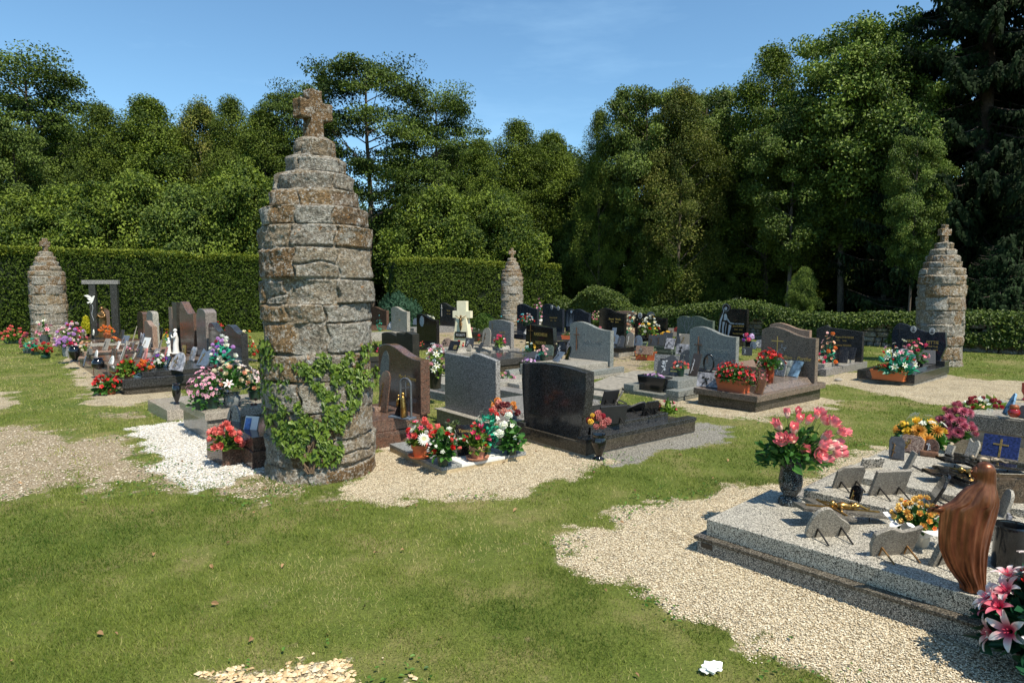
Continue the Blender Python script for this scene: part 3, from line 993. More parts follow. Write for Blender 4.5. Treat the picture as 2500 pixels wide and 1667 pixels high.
# ---------------------------------------------------------------- spruces
def spruce(label, x, Y, H, rad, seed, nw=44, dens=1.0):
    rng = np.random.default_rng(seed)
    root = thing('spruce_tree', label, 'tree', (x, Y, 0), 0, 'spruce trees')
    tb = MB()
    tb.tube([(0, 0, -.1), (0.05, 0, H * .5), (0, 0, H)], [H * .016, H * .010, .02], 9); tb.sm = True
    Cs, Ds, Ns, Ss, Vv = [], [], [], [], []
    for w in range(nw):
        t = (w + .5) / nw
        z = H * (.06 + .93 * t)
        L = rad * (1 - t) ** .8 + .25
        nb = int(5 + 3 * (1 - t))
        for b in range(nb):
            a = rng.uniform(0, 2 * PI)
            l = L * rng.uniform(.7, 1.15)
            K = 6
            pts = []
            for k in range(K + 1):
                u = k / K
                pts.append(Vector((math.cos(a) * l * u, math.sin(a) * l * u, z - l * (.42 * u - .30 * u ** 3) + rng.uniform(-.03, .03))))
            tb.tube(pts, [max(.006, .035 * (1 - u / K) * (1 - t) + .008) for u in range(K + 1)], 4, False)
            n = int(150 * dens * l)
            u = rng.uniform(.12, 1, n)
            ii = np.minimum((u * K).astype(int), K - 1); ff = u * K - ii
            PP = np.array([tuple(p) for p in pts])
            C = PP[ii] * (1 - ff[:, None]) + PP[ii + 1] * ff[:, None]
            side = rng.choice([-1, 1], n)[:, None] * np.array([-math.sin(a), math.cos(a), 0])[None]
            sp = rng.uniform(0, 1, n)[:, None]
            C = C + side * sp * .30 * (1 - u[:, None] * .5) + np.array([0, 0, -1]) * sp * rng.uniform(0, .5, (n, 1))
            D = unit(side * .35 + np.array([math.cos(a), math.sin(a), 0]) * .4 + np.array([0, 0, -1.0]) + rng.normal(0, .22, (n, 3)))
            Nn = unit(np.array([math.cos(a), math.sin(a), .6]) + rng.normal(0, .3, (n, 3)))
            Cs.append(C); Ds.append(D); Ns.append(Nn); Ss.append(rng.uniform(.10, .24, n) * (.7 + .3 * H / 14))
            Vv.append(np.clip(rng.normal(.35, .22, n), 0, 1))
    tb.build('trunk', plain('spruce_bark', (0.07, 0.05, 0.038), .95, 0, .3, 12, .6), root)
    leaf_object('crown', np.concatenate(Cs), np.concatenate(Ds), np.concatenate(Ns), np.concatenate(Ss),
                leaf_mat('spruce_needles', (0.006, 0.013, 0.005), (0.030, 0.052, 0.017), .75, .06, .1), 'spray', .3, seed, root, np.concatenate(Vv))
    return root
spruce('huge dark spruce filling the upper right corner', GY(2372, 25), 25.0, 23.0, 4.9, 3, 72, .8)
spruce('dark spruce at the right edge behind the huge one', GY(2530, 27), 27.5, 18.5, 3.4, 4, 50, .9)
spruce('distant spruce tip behind the stone cross', GY(802, 36), 36.0, HZ(36, 165), 2.2, 5, 34, .7)
for o_, yy in ((spruce('young spruce with drooping boughs right of the right pillar', GY(2440, 21), 21.0, HZ(21, 585), 2.0, 6, 22, 1.1), 0),):
    pass

# ---------------------------------------------------------------- clipped hedges
def hedge(label, A, B, hA, hB, th, seed, dens=820):
    """A,B = front line ends on the ground"""
    rng = np.random.default_rng(seed)
    A = Vector(A); B = Vector(B)
    L = (B - A).length
    ang = math.atan2((B - A).y, (B - A).x)
    root = thing('clipped_hedge', label, 'hedge', (A.x, A.y, 0), ang)
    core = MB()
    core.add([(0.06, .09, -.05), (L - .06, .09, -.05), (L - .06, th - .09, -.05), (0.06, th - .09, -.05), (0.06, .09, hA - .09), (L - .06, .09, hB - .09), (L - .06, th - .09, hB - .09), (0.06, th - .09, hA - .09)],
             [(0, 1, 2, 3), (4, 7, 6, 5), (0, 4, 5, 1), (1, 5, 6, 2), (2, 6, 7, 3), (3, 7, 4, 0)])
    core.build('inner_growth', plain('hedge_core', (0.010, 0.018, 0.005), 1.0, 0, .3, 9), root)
    def face(n, fn, nrm):
        u = rng.random(n); w = rng.random(n)
        C = fn(u, w)
        bulge = (vnoise(C[:, 0], C[:, 2] + C[:, 1], 1.3, seed) - .5) * .17 + (vnoise(C[:, 0], C[:, 2] + C[:, 1], 5, seed + 1) - .5) * .09 + rng.uniform(-.07, .03, n)
        C = C + np.array(nrm)[None] * bulge[:, None]
        up = .75 if nrm[2] < .5 else .35
        D = unit(rng.normal(0, .55, (n, 3)) + np.array(nrm) * .75 + np.array([0.25, 0, up]))
        Nn = unit(rng.normal(0, .5, (n, 3)) + np.array(nrm) * .5 + np.array([0, 0, .4]))
        return C, D, Nn
    hh = lambda u: hA + (hB - hA) * u
    parts = [face(int(dens * L * hA), lambda u, w: np.stack([u * L, np.zeros_like(u), w * hh(u)], -1), (0, -1, 0)),
             face(int(dens * th * hA * .7), lambda u, w: np.stack([np.zeros_like(u), u * th, w * hA], -1), (-1, 0, 0)),
             face(int(dens * th * hB * .7), lambda u, w: np.stack([np.full_like(u, L), u * th, w * hB], -1), (1, 0, 0))]
    C = np.concatenate([p[0] for p in parts]); D = np.concatenate([p[1] for p in parts]); Nn = np.concatenate([p[2] for p in parts])
    n = len(C)
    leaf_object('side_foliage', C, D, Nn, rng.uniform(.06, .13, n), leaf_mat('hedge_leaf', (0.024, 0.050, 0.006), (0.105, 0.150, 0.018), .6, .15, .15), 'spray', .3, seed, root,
                np.clip(rng.normal(.4, .22, n), 0, 1))
    t = face(int(dens * 1.6 * L * th), lambda u, w: np.stack([u * L, w * th, hh(u)], -1), (0, 0, 1))
    n = len(t[0])
    e = int(n * .5)
    t[0][:e, 1] = rng.uniform(-.04, .12, e)
    t[0][:e, 2] -= rng.uniform(-.02, .16, e)
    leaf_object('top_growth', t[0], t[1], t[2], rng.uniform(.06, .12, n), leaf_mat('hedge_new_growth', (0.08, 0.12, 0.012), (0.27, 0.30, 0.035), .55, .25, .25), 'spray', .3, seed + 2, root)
    return root
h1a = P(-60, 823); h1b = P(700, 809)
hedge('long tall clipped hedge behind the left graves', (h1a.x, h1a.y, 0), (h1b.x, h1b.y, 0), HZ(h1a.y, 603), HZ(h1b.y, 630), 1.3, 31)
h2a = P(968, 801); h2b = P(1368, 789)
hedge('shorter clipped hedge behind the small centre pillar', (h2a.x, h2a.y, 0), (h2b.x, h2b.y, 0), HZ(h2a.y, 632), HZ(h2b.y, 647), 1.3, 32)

# ---------------------------------------------------------------- ivy-grown drystone wall
def stone_mat():
    m, nt, b = newmat('weathered_limestone')
    oc = ocoord(nt)
    a = nt.nodes.new('ShaderNodeAttribute'); a.attribute_name = 'v'
    r = ramp(nt, [(0.0, (0.24, 0.21, 0.17)), (0.25, (0.32, 0.27, 0.20)), (0.5, (0.26, 0.175, 0.09)), (0.80, (0.19, 0.115, 0.055)), (1.0, (0.36, 0.34, 0.29))])
    nt.links.new(a.outputs['Fac'], r.inputs['Fac'])
    n1 = N(nt, 'ShaderNodeTexNoise', Scale=30.0, Detail=10.0, Roughness=0.85); nt.links.new(oc, n1.inputs['Vector'])
    r1 = ramp(nt, [(0.36, 0.22), (0.5, 0.9), (0.62, 1.75)]); nt.links.new(n1.outputs['Fac'], r1.inputs['Fac'])
    c = mixc(nt, r.outputs['Color'], r1.outputs['Color'], 0.9, 'MULTIPLY')
    # pits
    v = N(nt, 'ShaderNodeTexVoronoi', Scale=95.0); nt.links.new(oc, v.inputs['Vector'])
    rv = ramp(nt, [(0.10, 0.25), (0.30, 1.0)]); nt.links.new(v.outputs['Distance'], rv.inputs['Fac'])
    c = mixc(nt, c, rv.outputs['Color'], 0.55, 'MULTIPLY')
    # grey-white crust lichen, orange lichen, ochre bloom
    n2 = N(nt, 'ShaderNodeTexNoise', Scale=7.5, Detail=9.0, Roughness=0.82); nt.links.new(oc, n2.inputs['Vector'])
    rr = ramp(nt, [(0.515, 0.0), (0.57, 0.62)]); nt.links.new(n2.outputs['Fac'], rr.inputs['Fac'])
    n2b = mixc(nt, (0.44, 0.42, 0.37), r1.outputs['Color'], 0.6, 'MULTIPLY')
    c = mixc(nt, c, n2b, rr.outputs['Color'])
    mp = nt.nodes.new('ShaderNodeMapping'); mp.inputs['Location'].default_value = (3.3, 1.7, 8.1); nt.links.new(oc, mp.inputs['Vector'])
    n3 = N(nt, 'ShaderNodeTexNoise', Scale=11.0, Detail=8.0, Roughness=0.75); nt.links.new(mp.outputs['Vector'], n3.inputs['Vector'])
    r3 = ramp(nt, [(0.61, 0.0), (0.66, 0.8)]); nt.links.new(n3.outputs['Fac'], r3.inputs['Fac'])
    c = mixc(nt, c, (0.42, 0.19, 0.05), r3.outputs['Color'])
    mp2 = nt.nodes.new('ShaderNodeMapping'); mp2.inputs['Location'].default_value = (7.3, 5.7, 2.1); nt.links.new(oc, mp2.inputs['Vector'])
    n4 = N(nt, 'ShaderNodeTexNoise', Scale=9.0, Detail=7.0, Roughness=0.8); nt.links.new(mp2.outputs['Vector'], n4.inputs['Vector'])
    r4 = ramp(nt, [(0.61, 0.0), (0.64, 0.9)]); nt.links.new(n4.outputs['Fac'], r4.inputs['Fac'])
    c = mixc(nt, c, (0.68, 0.68, 0.64), r4.outputs['Color'])
    vf = N(nt, 'ShaderNodeTexVoronoi', Scale=70.0); nt.links.new(oc, vf.inputs['Vector'])
    sf = nt.nodes.new('ShaderNodeSeparateColor'); nt.links.new(vf.outputs['Color'], sf.inputs['Color'])
    rf = ramp(nt, [(0.90, 0.0), (0.92, 0.6)]); nt.links.new(sf.outputs['Red'], rf.inputs['Fac'])
    c = mixc(nt, c, (0.50, 0.49, 0.45), rf.outputs['Color'])
    rd = ramp(nt, [(0.08, 0.5), (0.10, 0.0)]); nt.links.new(sf.outputs['Green'], rd.inputs['Fac'])
    c = mixc(nt, c, (0.035, 0.028, 0.022), rd.outputs['Color'])
    nt.links.new(c, b.inputs['Base Color'])
    b.inputs['Roughness'].default_value = 0.95
    b.inputs['Specular IOR Level'].default_value = 0.2
    ad = nt.nodes.new('ShaderNodeMath'); ad.operation = 'MULTIPLY_ADD'
    nt.links.new(v.outputs['Distance'], ad.inputs[0]); ad.inputs[1].default_value = .35; nt.links.new(n1.outputs['Fac'], ad.inputs[2])
    bp = N(nt, 'ShaderNodeBump', Strength=1.0, Distance=0.035)
    nt.links.new(ad.outputs[0], bp.inputs['Height']); nt.links.new(bp.outputs['Normal'], b.inputs['Normal'])
    return m
STONE = stone_mat()

def ring_course(z0, z1, r, seed, seg=150, rows=12, stones=None, irregular=.03, joint=.034, taper=0.0, colour=None, full=True):
    """one drum of masonry: blocks with recessed joints. returns V,F,v"""
    rng = random.Random(seed)
    # split circumference into blocks
    n = stones or max(4, int(2 * PI * r / .40))
    cuts = sorted([(k + rng.uniform(-.33, .33)) / n * 2 * PI for k in range(n)])
    offs = [rng.uniform(-irregular, irregular) for _ in cuts]
    tint = [rng.random() if colour is None else min(1, max(0, colour + rng.uniform(-.2, .2))) for _ in cuts]
    tilt = [rng.uniform(-.05, .05) for _ in cuts]
    splits = [rng.uniform(.32, .68) if rng.random() < .2 and z1 - z0 > .15 else None for _ in cuts]
    jz0 = [rng.uniform(-.012, .012) for _ in cuts]
    V = []; vv = []
    for j in range(rows + 1):
        fz = j / rows
        z = z0 + (z1 - z0) * fz
        for i in range(seg):
            a = 2 * PI * i / seg
            aw = (a + .035 * math.sin(z * 31 + seed) ) % (2 * PI)
            k = 0
            for q, cu in enumerate(cuts):
                if aw >= cu: k = q
            if aw < cuts[0]: k = n - 1
            da = min((aw - cuts[k]) % (2 * PI), (cuts[(k + 1) % n] - aw) % (2 * PI)) * r
            dz = min(z - z0 + jz0[k] * .5, z1 - z + jz0[k] * .5)
            if splits[k] is not None:
                dz = min(dz, abs(z - (z0 + (z1 - z0) * (splits[k] + .05 * math.sin(a * 9)))))
            d = min(da, max(dz, 0))
            e = min(1, max(0, (d - .003) / .013))
            e = e * e * (3 - 2 * e)
            px, py = math.cos(a) * r, math.sin(a) * r
            zw = z + .034 * mnoise.noise(Vector((px * 2.2 + seed, py * 2.2, z0 * 3 + 4))) * min(1, 6 * fz, 6 * (1 - fz) + .35) * 1.0
            nz = mnoise.fractal(Vector((px * 7 + seed, py * 7, z * 8)), .75, 2.2, 6)
            nz2 = mnoise.noise(Vector((px * 2.3, py * 2.3 + seed, z * 2.5)))
            jf = .35 + .85 * abs(mnoise.noise(Vector((px * 3.1, py * 3.1, z * 3 + seed)))) * 1.6
            rr = r - joint * .72 * (1 - e) * min(1.4, jf) + (offs[k] + .022 * nz2 + tilt[k] * (fz - .5) * .5) * e + .015 * nz - taper * fz
            V.append((math.cos(a) * rr, math.sin(a) * rr, zw))
            vv.append(tint[k] if e > .35 else .3)
    F = []
    for j in range(rows):
        for i in range(seg):
            i2 = (i + 1) % seg
            F.append((j * seg + i, j * seg + i2, (j + 1) * seg + i2, (j + 1) * seg + i))
    return V, F, vv

def drum(levels, r_fn, seed, seg, rowh, name, parent, cap=True, stones=None, irregular=.03, colour=None):
    V = []; F = []; A = []
    for q, (z0, z1) in enumerate(levels):
        rows = max(4, int((z1 - z0) / rowh))
        r = r_fn((z0 + z1) / 2)
        v, f, a = ring_course(z0, z1, r, seed + q * 7, seg, rows, stones, irregular, colour=colour)
        o = len(V)
        if o:   # bridge from previous ring top
            p = o - seg
            F += [(p + i, p + (i + 1) % seg, o + (i + 1) % seg, o + i) for i in range(seg)]
        V += v; A += a; F += [tuple(i + o for i in t) for t in f]
    if cap:
        o = len(V); last = o - seg
        zt = levels[-1][1]
        K = 6
        for k in range(1, K):
            s = 1 - k / K
            for i in range(seg):
                x, y, z = V[last + i]
                V.append((x * s, y * s, zt + .02 * mnoise.noise(Vector((x * s * 9, y * s * 9, zt * 3))) + .012))
                A.append(.2)
            b0 = last if k == 1 else o + (k - 2) * seg
            b1 = o + (k - 1) * seg
            F += [(b0 + i, b0 + (i + 1) % seg, b1 + (i + 1) % seg, b1 + i) for i in range(seg)]
        F.append(tuple(o + (K - 2) * seg + i for i in range(seg)))
        o2 = levels[0][0]
        F.append(tuple(reversed(range(seg))))
    me = big_mesh(name, V, F, STONE, {'v': A}, True)
    return link(name, me, parent)

def stone_cross(zb, zt, rz, parent, seed, w=.125, span=.36, arm_lo=.42, arm_hi=.78, t=.14):
    bm = bmesh.new()
    H = zt - zb
    a0, a1 = H * arm_lo, H * arm_hi
    pts = [(-w * .62, 0), (w * .62, 0), (w * .5, a0), (span / 2, a0 + .01), (span / 2, a1), (w * .5, a1 - .01), (w * .47, H), (-w * .47, H), (-w * .5, a1), (-span / 2, a1), (-span / 2, a0), (-w * .5, a0)]
    m = MB().prism(pts, -t / 2, t / 2, 'y', .012)
    bm.from_mesh(m.mesh('stone_cross', STONE))
    bmesh.ops.triangulate(bm, faces=bm.faces)
    for _ in range(4):
        bmesh.ops.subdivide_edges(bm, edges=[e for e in bm.edges if e.calc_length() > .022], cuts=1, use_grid_fill=False)
        bmesh.ops.triangulate(bm, faces=bm.faces)
    bm.normal_update()
    for v in bm.verts:
        n = mnoise.fractal(v.co * 14 + Vector((seed, 0, 0)), .6, 2.1, 4)
        v.co += v.normal * n * .007
    me = bpy.data.meshes.new('stone_cross'); bm.to_mesh(me); bm.free()
    A = me.attributes.new('v', 'FLOAT', 'POINT'); A.data.foreach_set('value', [0.7] * len(me.vertices))
    me.materials.append(STONE)
    me.polygons.foreach_set('use_smooth', [True] * len(me.polygons))
    o = link('stone_cross', me, parent)
    o.location = (0, 0, zb); o.rotation_euler = (0, 0, rz)
    return o

def pillar(label, px, Y, rows, seg, rowh, seed, base_r, rz=0, cross_rz=0.6):
    """rows = list of (photo row of course top) , radii px ; built from measured heights"""
    x = (px - CX) / F_PX * (Y * CP)
    root = thing('stone_pillar', label, 'pillar', (x, Y, 0), rz, 'round stone pillars with a stepped top and a cross')
    return root

def build_pillar(label, px, Y, r, hs, radii, seg, rowh, seed, cross, course=.225, cross_w=1.0, jitter=.03):
    """hs: [shaft top, ring tops..., cross top] in metres, radii: ring radii"""
    x = (px - CX) / F_PX * (Y * CP + .5 * SP)
    root = thing('stone_pillar', label, 'pillar', (x, Y, 0), 0, 'round stone pillars with a stepped top and a cross')
    rng = random.Random(seed)
    lv = []; z = -.08
    first = True
    while z < hs[0] - .06:
        h = rng.uniform(.75, 1.3) * course
        if first: h = .2; first = False
        z2 = min(z + h, hs[0])
        if hs[0] - z2 < .07: z2 = hs[0]
        lv.append((z, z2)); z = z2
    drum(lv, lambda z: r * (1.0 + (.02 if z < .12 else 0) - .012 * z / hs[0]), seed, seg, rowh, 'shaft', root, irregular=jitter)
    for k, rr in enumerate(radii):
        drum([(hs[k] + .003, hs[k + 1])], lambda z: rr, seed + 100 + k * 11, seg, rowh, 'cap_course', root, stones=max(4, int(2 * PI * rr / .34)), irregular=.02)
    stone_cross(hs[len(radii)] - .01, hs[-1], cross, root, seed, .125 * cross_w, .34 * cross_w, t=.13 * cross_w)
    return root

PY = 6.15
hz = lambda y: HZ(PY, y)
big_pillar = build_pillar('nearest tall weathered stone pillar with ivy on its lower half', 778, PY, .497,
    [hz(558), hz(514), hz(474), hz(431), hz(391), hz(343), hz(222)], [.478, .395, .338, .266, .178], 560, .0075, 5, R(52), .215, 1.0, .022)
def small_pillar(label, px, ybase, ytop, wpx, seed, cross, seg=170):
    Y = P(px, ybase).y
    r = wpx / 2 * Y / F_PX * .90
    H = HZ(Y, ytop)
    return build_pillar(label, px, Y, r, [H * f for f in (.64, .69, .735, .78, .825, .87, 1.0)], [r * f for f in (.93, .82, .68, .54, .40)], seg, .02, seed, cross, .26, .85, .014)
left_pillar = small_pillar('stone pillar at the far left in front of the long hedge', 118, 838, 582, 86, 41, R(85))
mid_pillar = small_pillar('smallest stone pillar in front of the centre hedge', 1250, 800, 606, 60, 42, R(15), 120)
right_pillar = small_pillar('stone pillar at the right with orange lichen beside the low wall', 2296, 888, 549, 112, 43, R(20), 260)

# ivy on the nearest pillar
def pillar_ivy():
    rng = np.random.default_rng(77)
    out = [(1010,240),(1090,262),(1140,430),(1215,470),(1255,560),(1232,700),(1340,790),(1420,900),(1480,965),(1560,965),(1602,900),(1580,800),(1530,700),(1480,650),(1440,560),(1380,520),(1290,470),(1300,440),(1400,450),(1500,520),(1530,350),(1600,380),(1640,470),(1700,480),(1790,360),(1870,370),(1930,300),(2010,255),(2030,290),(1920,400),(1880,520),(1950,520),(2045,480),(2045,620),(1900,640),(1880,770),(1830,820),(1790,920),(1720,970),(1720,1120),(1720,1250),(1640,1345),(1540,1350),(1500,1250),(1420,1290),(1330,1220),(1250,1240),(1140,1110),(1090,980),(1050,850),(1000,650),(985,400)]
    pg = np.array([(350 + a / 3.563, 760 + b / 3.563) for a, b in out])
    n = 7600
    X = rng.uniform(pg[:, 0].min() - 2, pg[:, 0].max() + 2, n); Yp = rng.uniform(pg[:, 1].min(), pg[:, 1].max(), n)
    sd = sdist(X, Yp, pg)
    holes = vnoise(X, Yp, .055, 3)
    k = (sd < 4) & ((holes < .66) | (sd > -4)) & (rng.random(n) < .62)
    cx, cy = big_pillar.location.x, big_pillar.location.y
    C = []; Nn = []
    for x, y in zip(X[k], Yp[k]):
        d = Vector(((x - CX) / F_PX, CP - (y - CY) / F_PX * SP, -SP - (y - CY) / F_PX * CP))
        o = Vector((-cx, -cy)); dd = d.xy
        r = .522
        A = dd.dot(dd); B = 2 * o.dot(dd); Cc = o.dot(o) - r * r
        disc = B * B - 4 * A * Cc
        t = (-B - math.sqrt(disc)) / (2 * A) if disc > 0 else -B / (2 * A)
        p = Vector((d.x * t, d.y * t, CAM_H + d.z * t))
        nn = Vector((p.x - cx, p.y - cy, 0)).normalized()
        q = Vector((cx, cy, p.z)) + nn * (.512 + abs(random.Random(int(x * 97 + y)).gauss(0, .011)))
        C.append(tuple(q)); Nn.append(tuple(nn))
    C = np.array(C); Nr = np.array(Nn); m = len(C)
    # second, deeper round the left side
    D = unit(np.stack([rng.normal(0, .55, m), rng.normal(0, .25, m), np.full(m, -.9)], -1) + Nr * .25)
    NN = unit(Nr + rng.normal(0, .30, (m, 3)) + np.array([0, 0, .45]))
    root = thing('ivy', 'ivy climbing in a V over the lower half of the nearest pillar', 'ivy', (0, 0, 0))
    leaf_object('ivy_leaves', C, D, NN, rng.uniform(.026, .055, m), leaf_mat('ivy_leaf', (0.022, 0.055, 0.006), (0.13, 0.19, 0.02), .42, .15, .3), 'ivy', .12, 5, root, np.clip(rng.normal(.5, .24, m), 0, 1))
    st = MB()
    foot = P(778, 1165)
    for tx, ty in ((640, 900), (660, 1000), (720, 1040), (800, 1000), (850, 900), (875, 870), (760, 1090), (700, 930)):
        pts = []
        for q in range(9):
            u = q / 8
            x = 790 + (tx - 790) * u + 8 * math.sin(u * 9 + tx); y = 1140 + (ty - 1140) * u
            a_ = (x - 778) / 142; a_ = max(-.97, min(.97, a_))
            ang = -PI / 2 + math.asin(a_)
            pts.append((cx + math.cos(ang) * .506, cy + math.sin(ang) * .506, HZ(PY - .3, y)))
        st.tube(pts, [.008 - .005 * q / 8 for q in range(9)], 5)
    st.build('ivy_stem', plain('ivy_stem', (0.14, 0.09, 0.05), .9, 0, .3), root)
pillar_ivy()

# low drystone wall with ivy
def drystone():
    rng = random.Random(9)
    line = [(13.9, 16.3), (12.4, 17.3), (9.8, 19.7), (6.4, 23.2), (2.1, 28.6)]
    root = thing('drystone_wall', 'low drystone wall behind the right hand graves half hidden by ivy', 'wall', (0, 0, 0))
    V = []; F = []; A = []
    ivC = []; 
    for s in range(len(line) - 1):
        a = Vector((*line[s], 0)); b = Vector((*line[s + 1], 0))
        L = (b - a).length; d = (b - a).normalized(); nr = Vector((-d.y, d.x, 0))
        if nr.y > 0: nr = -nr
        H = .62
        z = -.05
        while z < H:
            h = rng.uniform(.09, .16)
            u = -rng.uniform(0, .2)
            while u < L:
                w = rng.uniform(.16, .42)
                if z > .5 and rng.random() < .35:
                    u += w; continue
                c = a + d * (u + w / 2) + nr * rng.uniform(-.03, .03) + Vector((0, 0, z + h / 2))
                bm = bmesh.new(); bmesh.ops.create_cube(bm, size=1)
                bmesh.ops.bevel(bm, geom=list(bm.edges), offset=.18, segments=2, affect='EDGES', profile=.5)
                for v in bm.verts:
                    q = v.co
                    n_ = mnoise.noise(Vector((q.x * 2 + u * 7, q.y * 2 + z * 9, q.z * 2 + s))) * .16
                    v.co = c + d * (q.x * w * (1 + n_)) + nr * (q.y * .42 * (1 + n_)) + Vector((0, 0, q.z * h * (1 + n_)))
                bm.verts.index_update()
                o = len(V); V += [tuple(v.co) for v in bm.verts]; F += [tuple(v.index + o for v in f.verts) for f in bm.faces]
                tt = rng.choice([.05, .2, .3, .9]); A += [tt] * len(bm.verts); bm.free()
                u += w + .01
            z += h + .005
        # backing
    link('wall_stones', big_mesh('wall_stones', V, F, STONE, {'v': A}, True), root)
    # ivy mass over it
    r = np.random.default_rng(12)
    C = []
    for s in range(len(line) - 1):
        a = np.array(line[s]); b = np.array(line[s + 1]); L = np.hypot(*(b - a)); d = (b - a) / L; nr = np.array([-d[1], d[0]])
        if nr[1] > 0: nr = -nr
        n = int(L * 3600)
        u = r.uniform(0, L, n)
        W = a[None] + d[None] * u[:, None]
        far = np.clip((W[:, 1] - 18) / 10, 0, 1)
        Ht = .76 + .40 * far + 1.0 * (vnoise(W[:, 0], W[:, 1], .75, 7) - .45) * (.4 + far) + .10 * (vnoise(W[:, 0], W[:, 1], 2.7, 8) - .5)
        ang = r.uniform(0, PI, n)
        rad = .38 + .10 * (vnoise(W[:, 0] * 2, ang * 2, 1.2, 9) - .5)
        yy = np.cos(ang) * rad; top = np.sin(ang)
        frontdrop = r.random(n)
        z = np.where(r.random(n) < .45, Ht - .10 + top * .12 * 2 - .05, Ht * (1 - frontdrop ** .8 * np.where(far > .2, .95, .8)))
        yy = np.where(z < Ht - .1, rad + r.uniform(-.06, .05, n), yy)
        gap = vnoise(W[:, 0] * 1.0, z * 2 + W[:, 1], 1.6, 15)
        keep = (gap < .62 + .3 * far) | (z > Ht - .2)
        z += r.normal(0, .03, n)
        Cc = np.stack([W[:, 0] + nr[0] * yy, W[:, 1] + nr[1] * yy, np.maximum(z, .03)], -1)[keep]
        C.append(np.concatenate([Cc, np.repeat(np.array([[nr[0], nr[1], 0]]), len(Cc), 0)], 1))
    C = np.concatenate(C); n = len(C)
    D = unit(r.normal(0, .6, (n, 3)) + np.array([0, 0, -.5]) + C[:, 3:] * .3)
    Nn = unit(C[:, 3:] * .8 + np.array([0, 0, .7]) + r.normal(0, .45, (n, 3)))
    iv = thing('ivy', 'thick ivy draped over the low drystone wall', 'ivy', (0, 0, 0))
    leaf_object('ivy_leaves', C[:, :3], D, Nn, r.uniform(.05, .10, n), leaf_mat('wall_ivy_leaf', (0.018, 0.042, 0.006), (0.105, 0.140, 0.022), .5, .12, .25), 'oval', .2, 6, iv, np.clip(r.normal(.42, .25, n), 0, 1))
drystone()
# dark green yew-like bush in the centre gap
def low_bush(label, px, ybase, ytop, wpx, mat, seed, name='evergreen_bush', needle=True, n=9000, lsz=.10):
    p = P(px, ybase); H = HZ(p.y, ytop); w = wpx / 2 * MP(p)
    rng = np.random.default_rng(seed)
    root = thing(name, label, 'bush', p)
    a = rng.uniform(0, 2 * PI, n); t = rng.random(n); rr = np.sqrt(rng.uniform(.3, 1, n))
    e = np.sqrt(np.clip(1 - (t * 1.0) ** 2.6, 0.02, 1))
    C = np.stack([np.cos(a) * rr * w * e, np.sin(a) * rr * w * .8 * e, t * H * (1 + .12 * np.sin(3 * a))], -1)
    D = unit(rng.normal(0, .4, (n, 3)) + np.stack([np.cos(a) * .4, np.sin(a) * .4, np.full(n, .9)], -1))
    Nn = unit(rng.normal(0, .4, (n, 3)) + np.stack([np.cos(a), np.sin(a), np.full(n, .2)], -1))
    leaf_object('foliage', C, D, Nn, rng.uniform(.6, 1.3, n) * lsz, mat, 'spray' if needle else 'oval', .2, seed, root)
    mb = MB(); mb.tube([(0, 0, -.05), (0, 0, H * .6)], [.05, .02], 6); mb.build('stem', MATS['tree_bark'], root)
    return root
low_bush('dark bluish green bush behind the brown gravestone in the centre gap', 975, 800, 722, 120, leaf_mat('yew_leaf', (0.010, 0.035, 0.020), (0.035, 0.085, 0.045), .6, .1), 61, n=11000, lsz=.16)
low_bush('low bush with a few red flowers in front of the centre hedge', 1182, 806, 772, 52, leaf_mat('low_bush_leaf', (0.02, 0.06, 0.01), (0.09, 0.15, 0.03), .5, .2), 62, needle=False, n=2600, lsz=.09, name='flowering_bush')

# ================================================================ BUILDERS FOR GRAVES, PLAQUES, VASES AND FLOWERS
# in a grave's frame: x runs along the grave to the far end, y across it to the left, front of a headstone looks to -x
GA = 41.0

class Grave:
    def __init__(s, label, near=None, left=None, right=None, ang=GA, W=1.0, L=2.0, name='grave', group='graves of the cemetery', h=0.0):
        a = R(ang)
        s.ang = a
        V = Vector((math.cos(a), math.sin(a), 0)); U = Vector((-math.sin(a), math.cos(a), 0))
        if near: o = P(*near, h)
        elif left: o = P(*left, h) - U * W
        else: o = P(*right, h) - V * L
        o.z = 0
        s.o, s.V, s.U, s.W, s.L = o, V, U, W, L
        s.root = thing(name, label, 'grave', o, a, group)
    def w(s, x, y, z=0):
        return s.o + s.V * x + s.U * y + Vector((0, 0, z))
    def loc(s, p):
        d = p - s.o
        return Vector((d.dot(s.V), d.dot(s.U), p.z))
    def at(s, px, py, h):
        """local coordinates of a photo point at height h"""
        return s.loc(P(px, py, h))
    def slab(s, x0, x1, y0, y1, z0, z1, mat, name='slab', bev=.006, top=None):
        return MB().box(x0, x1, y0, y1, z0, z1, bev, top).build(name, mat, s.root)

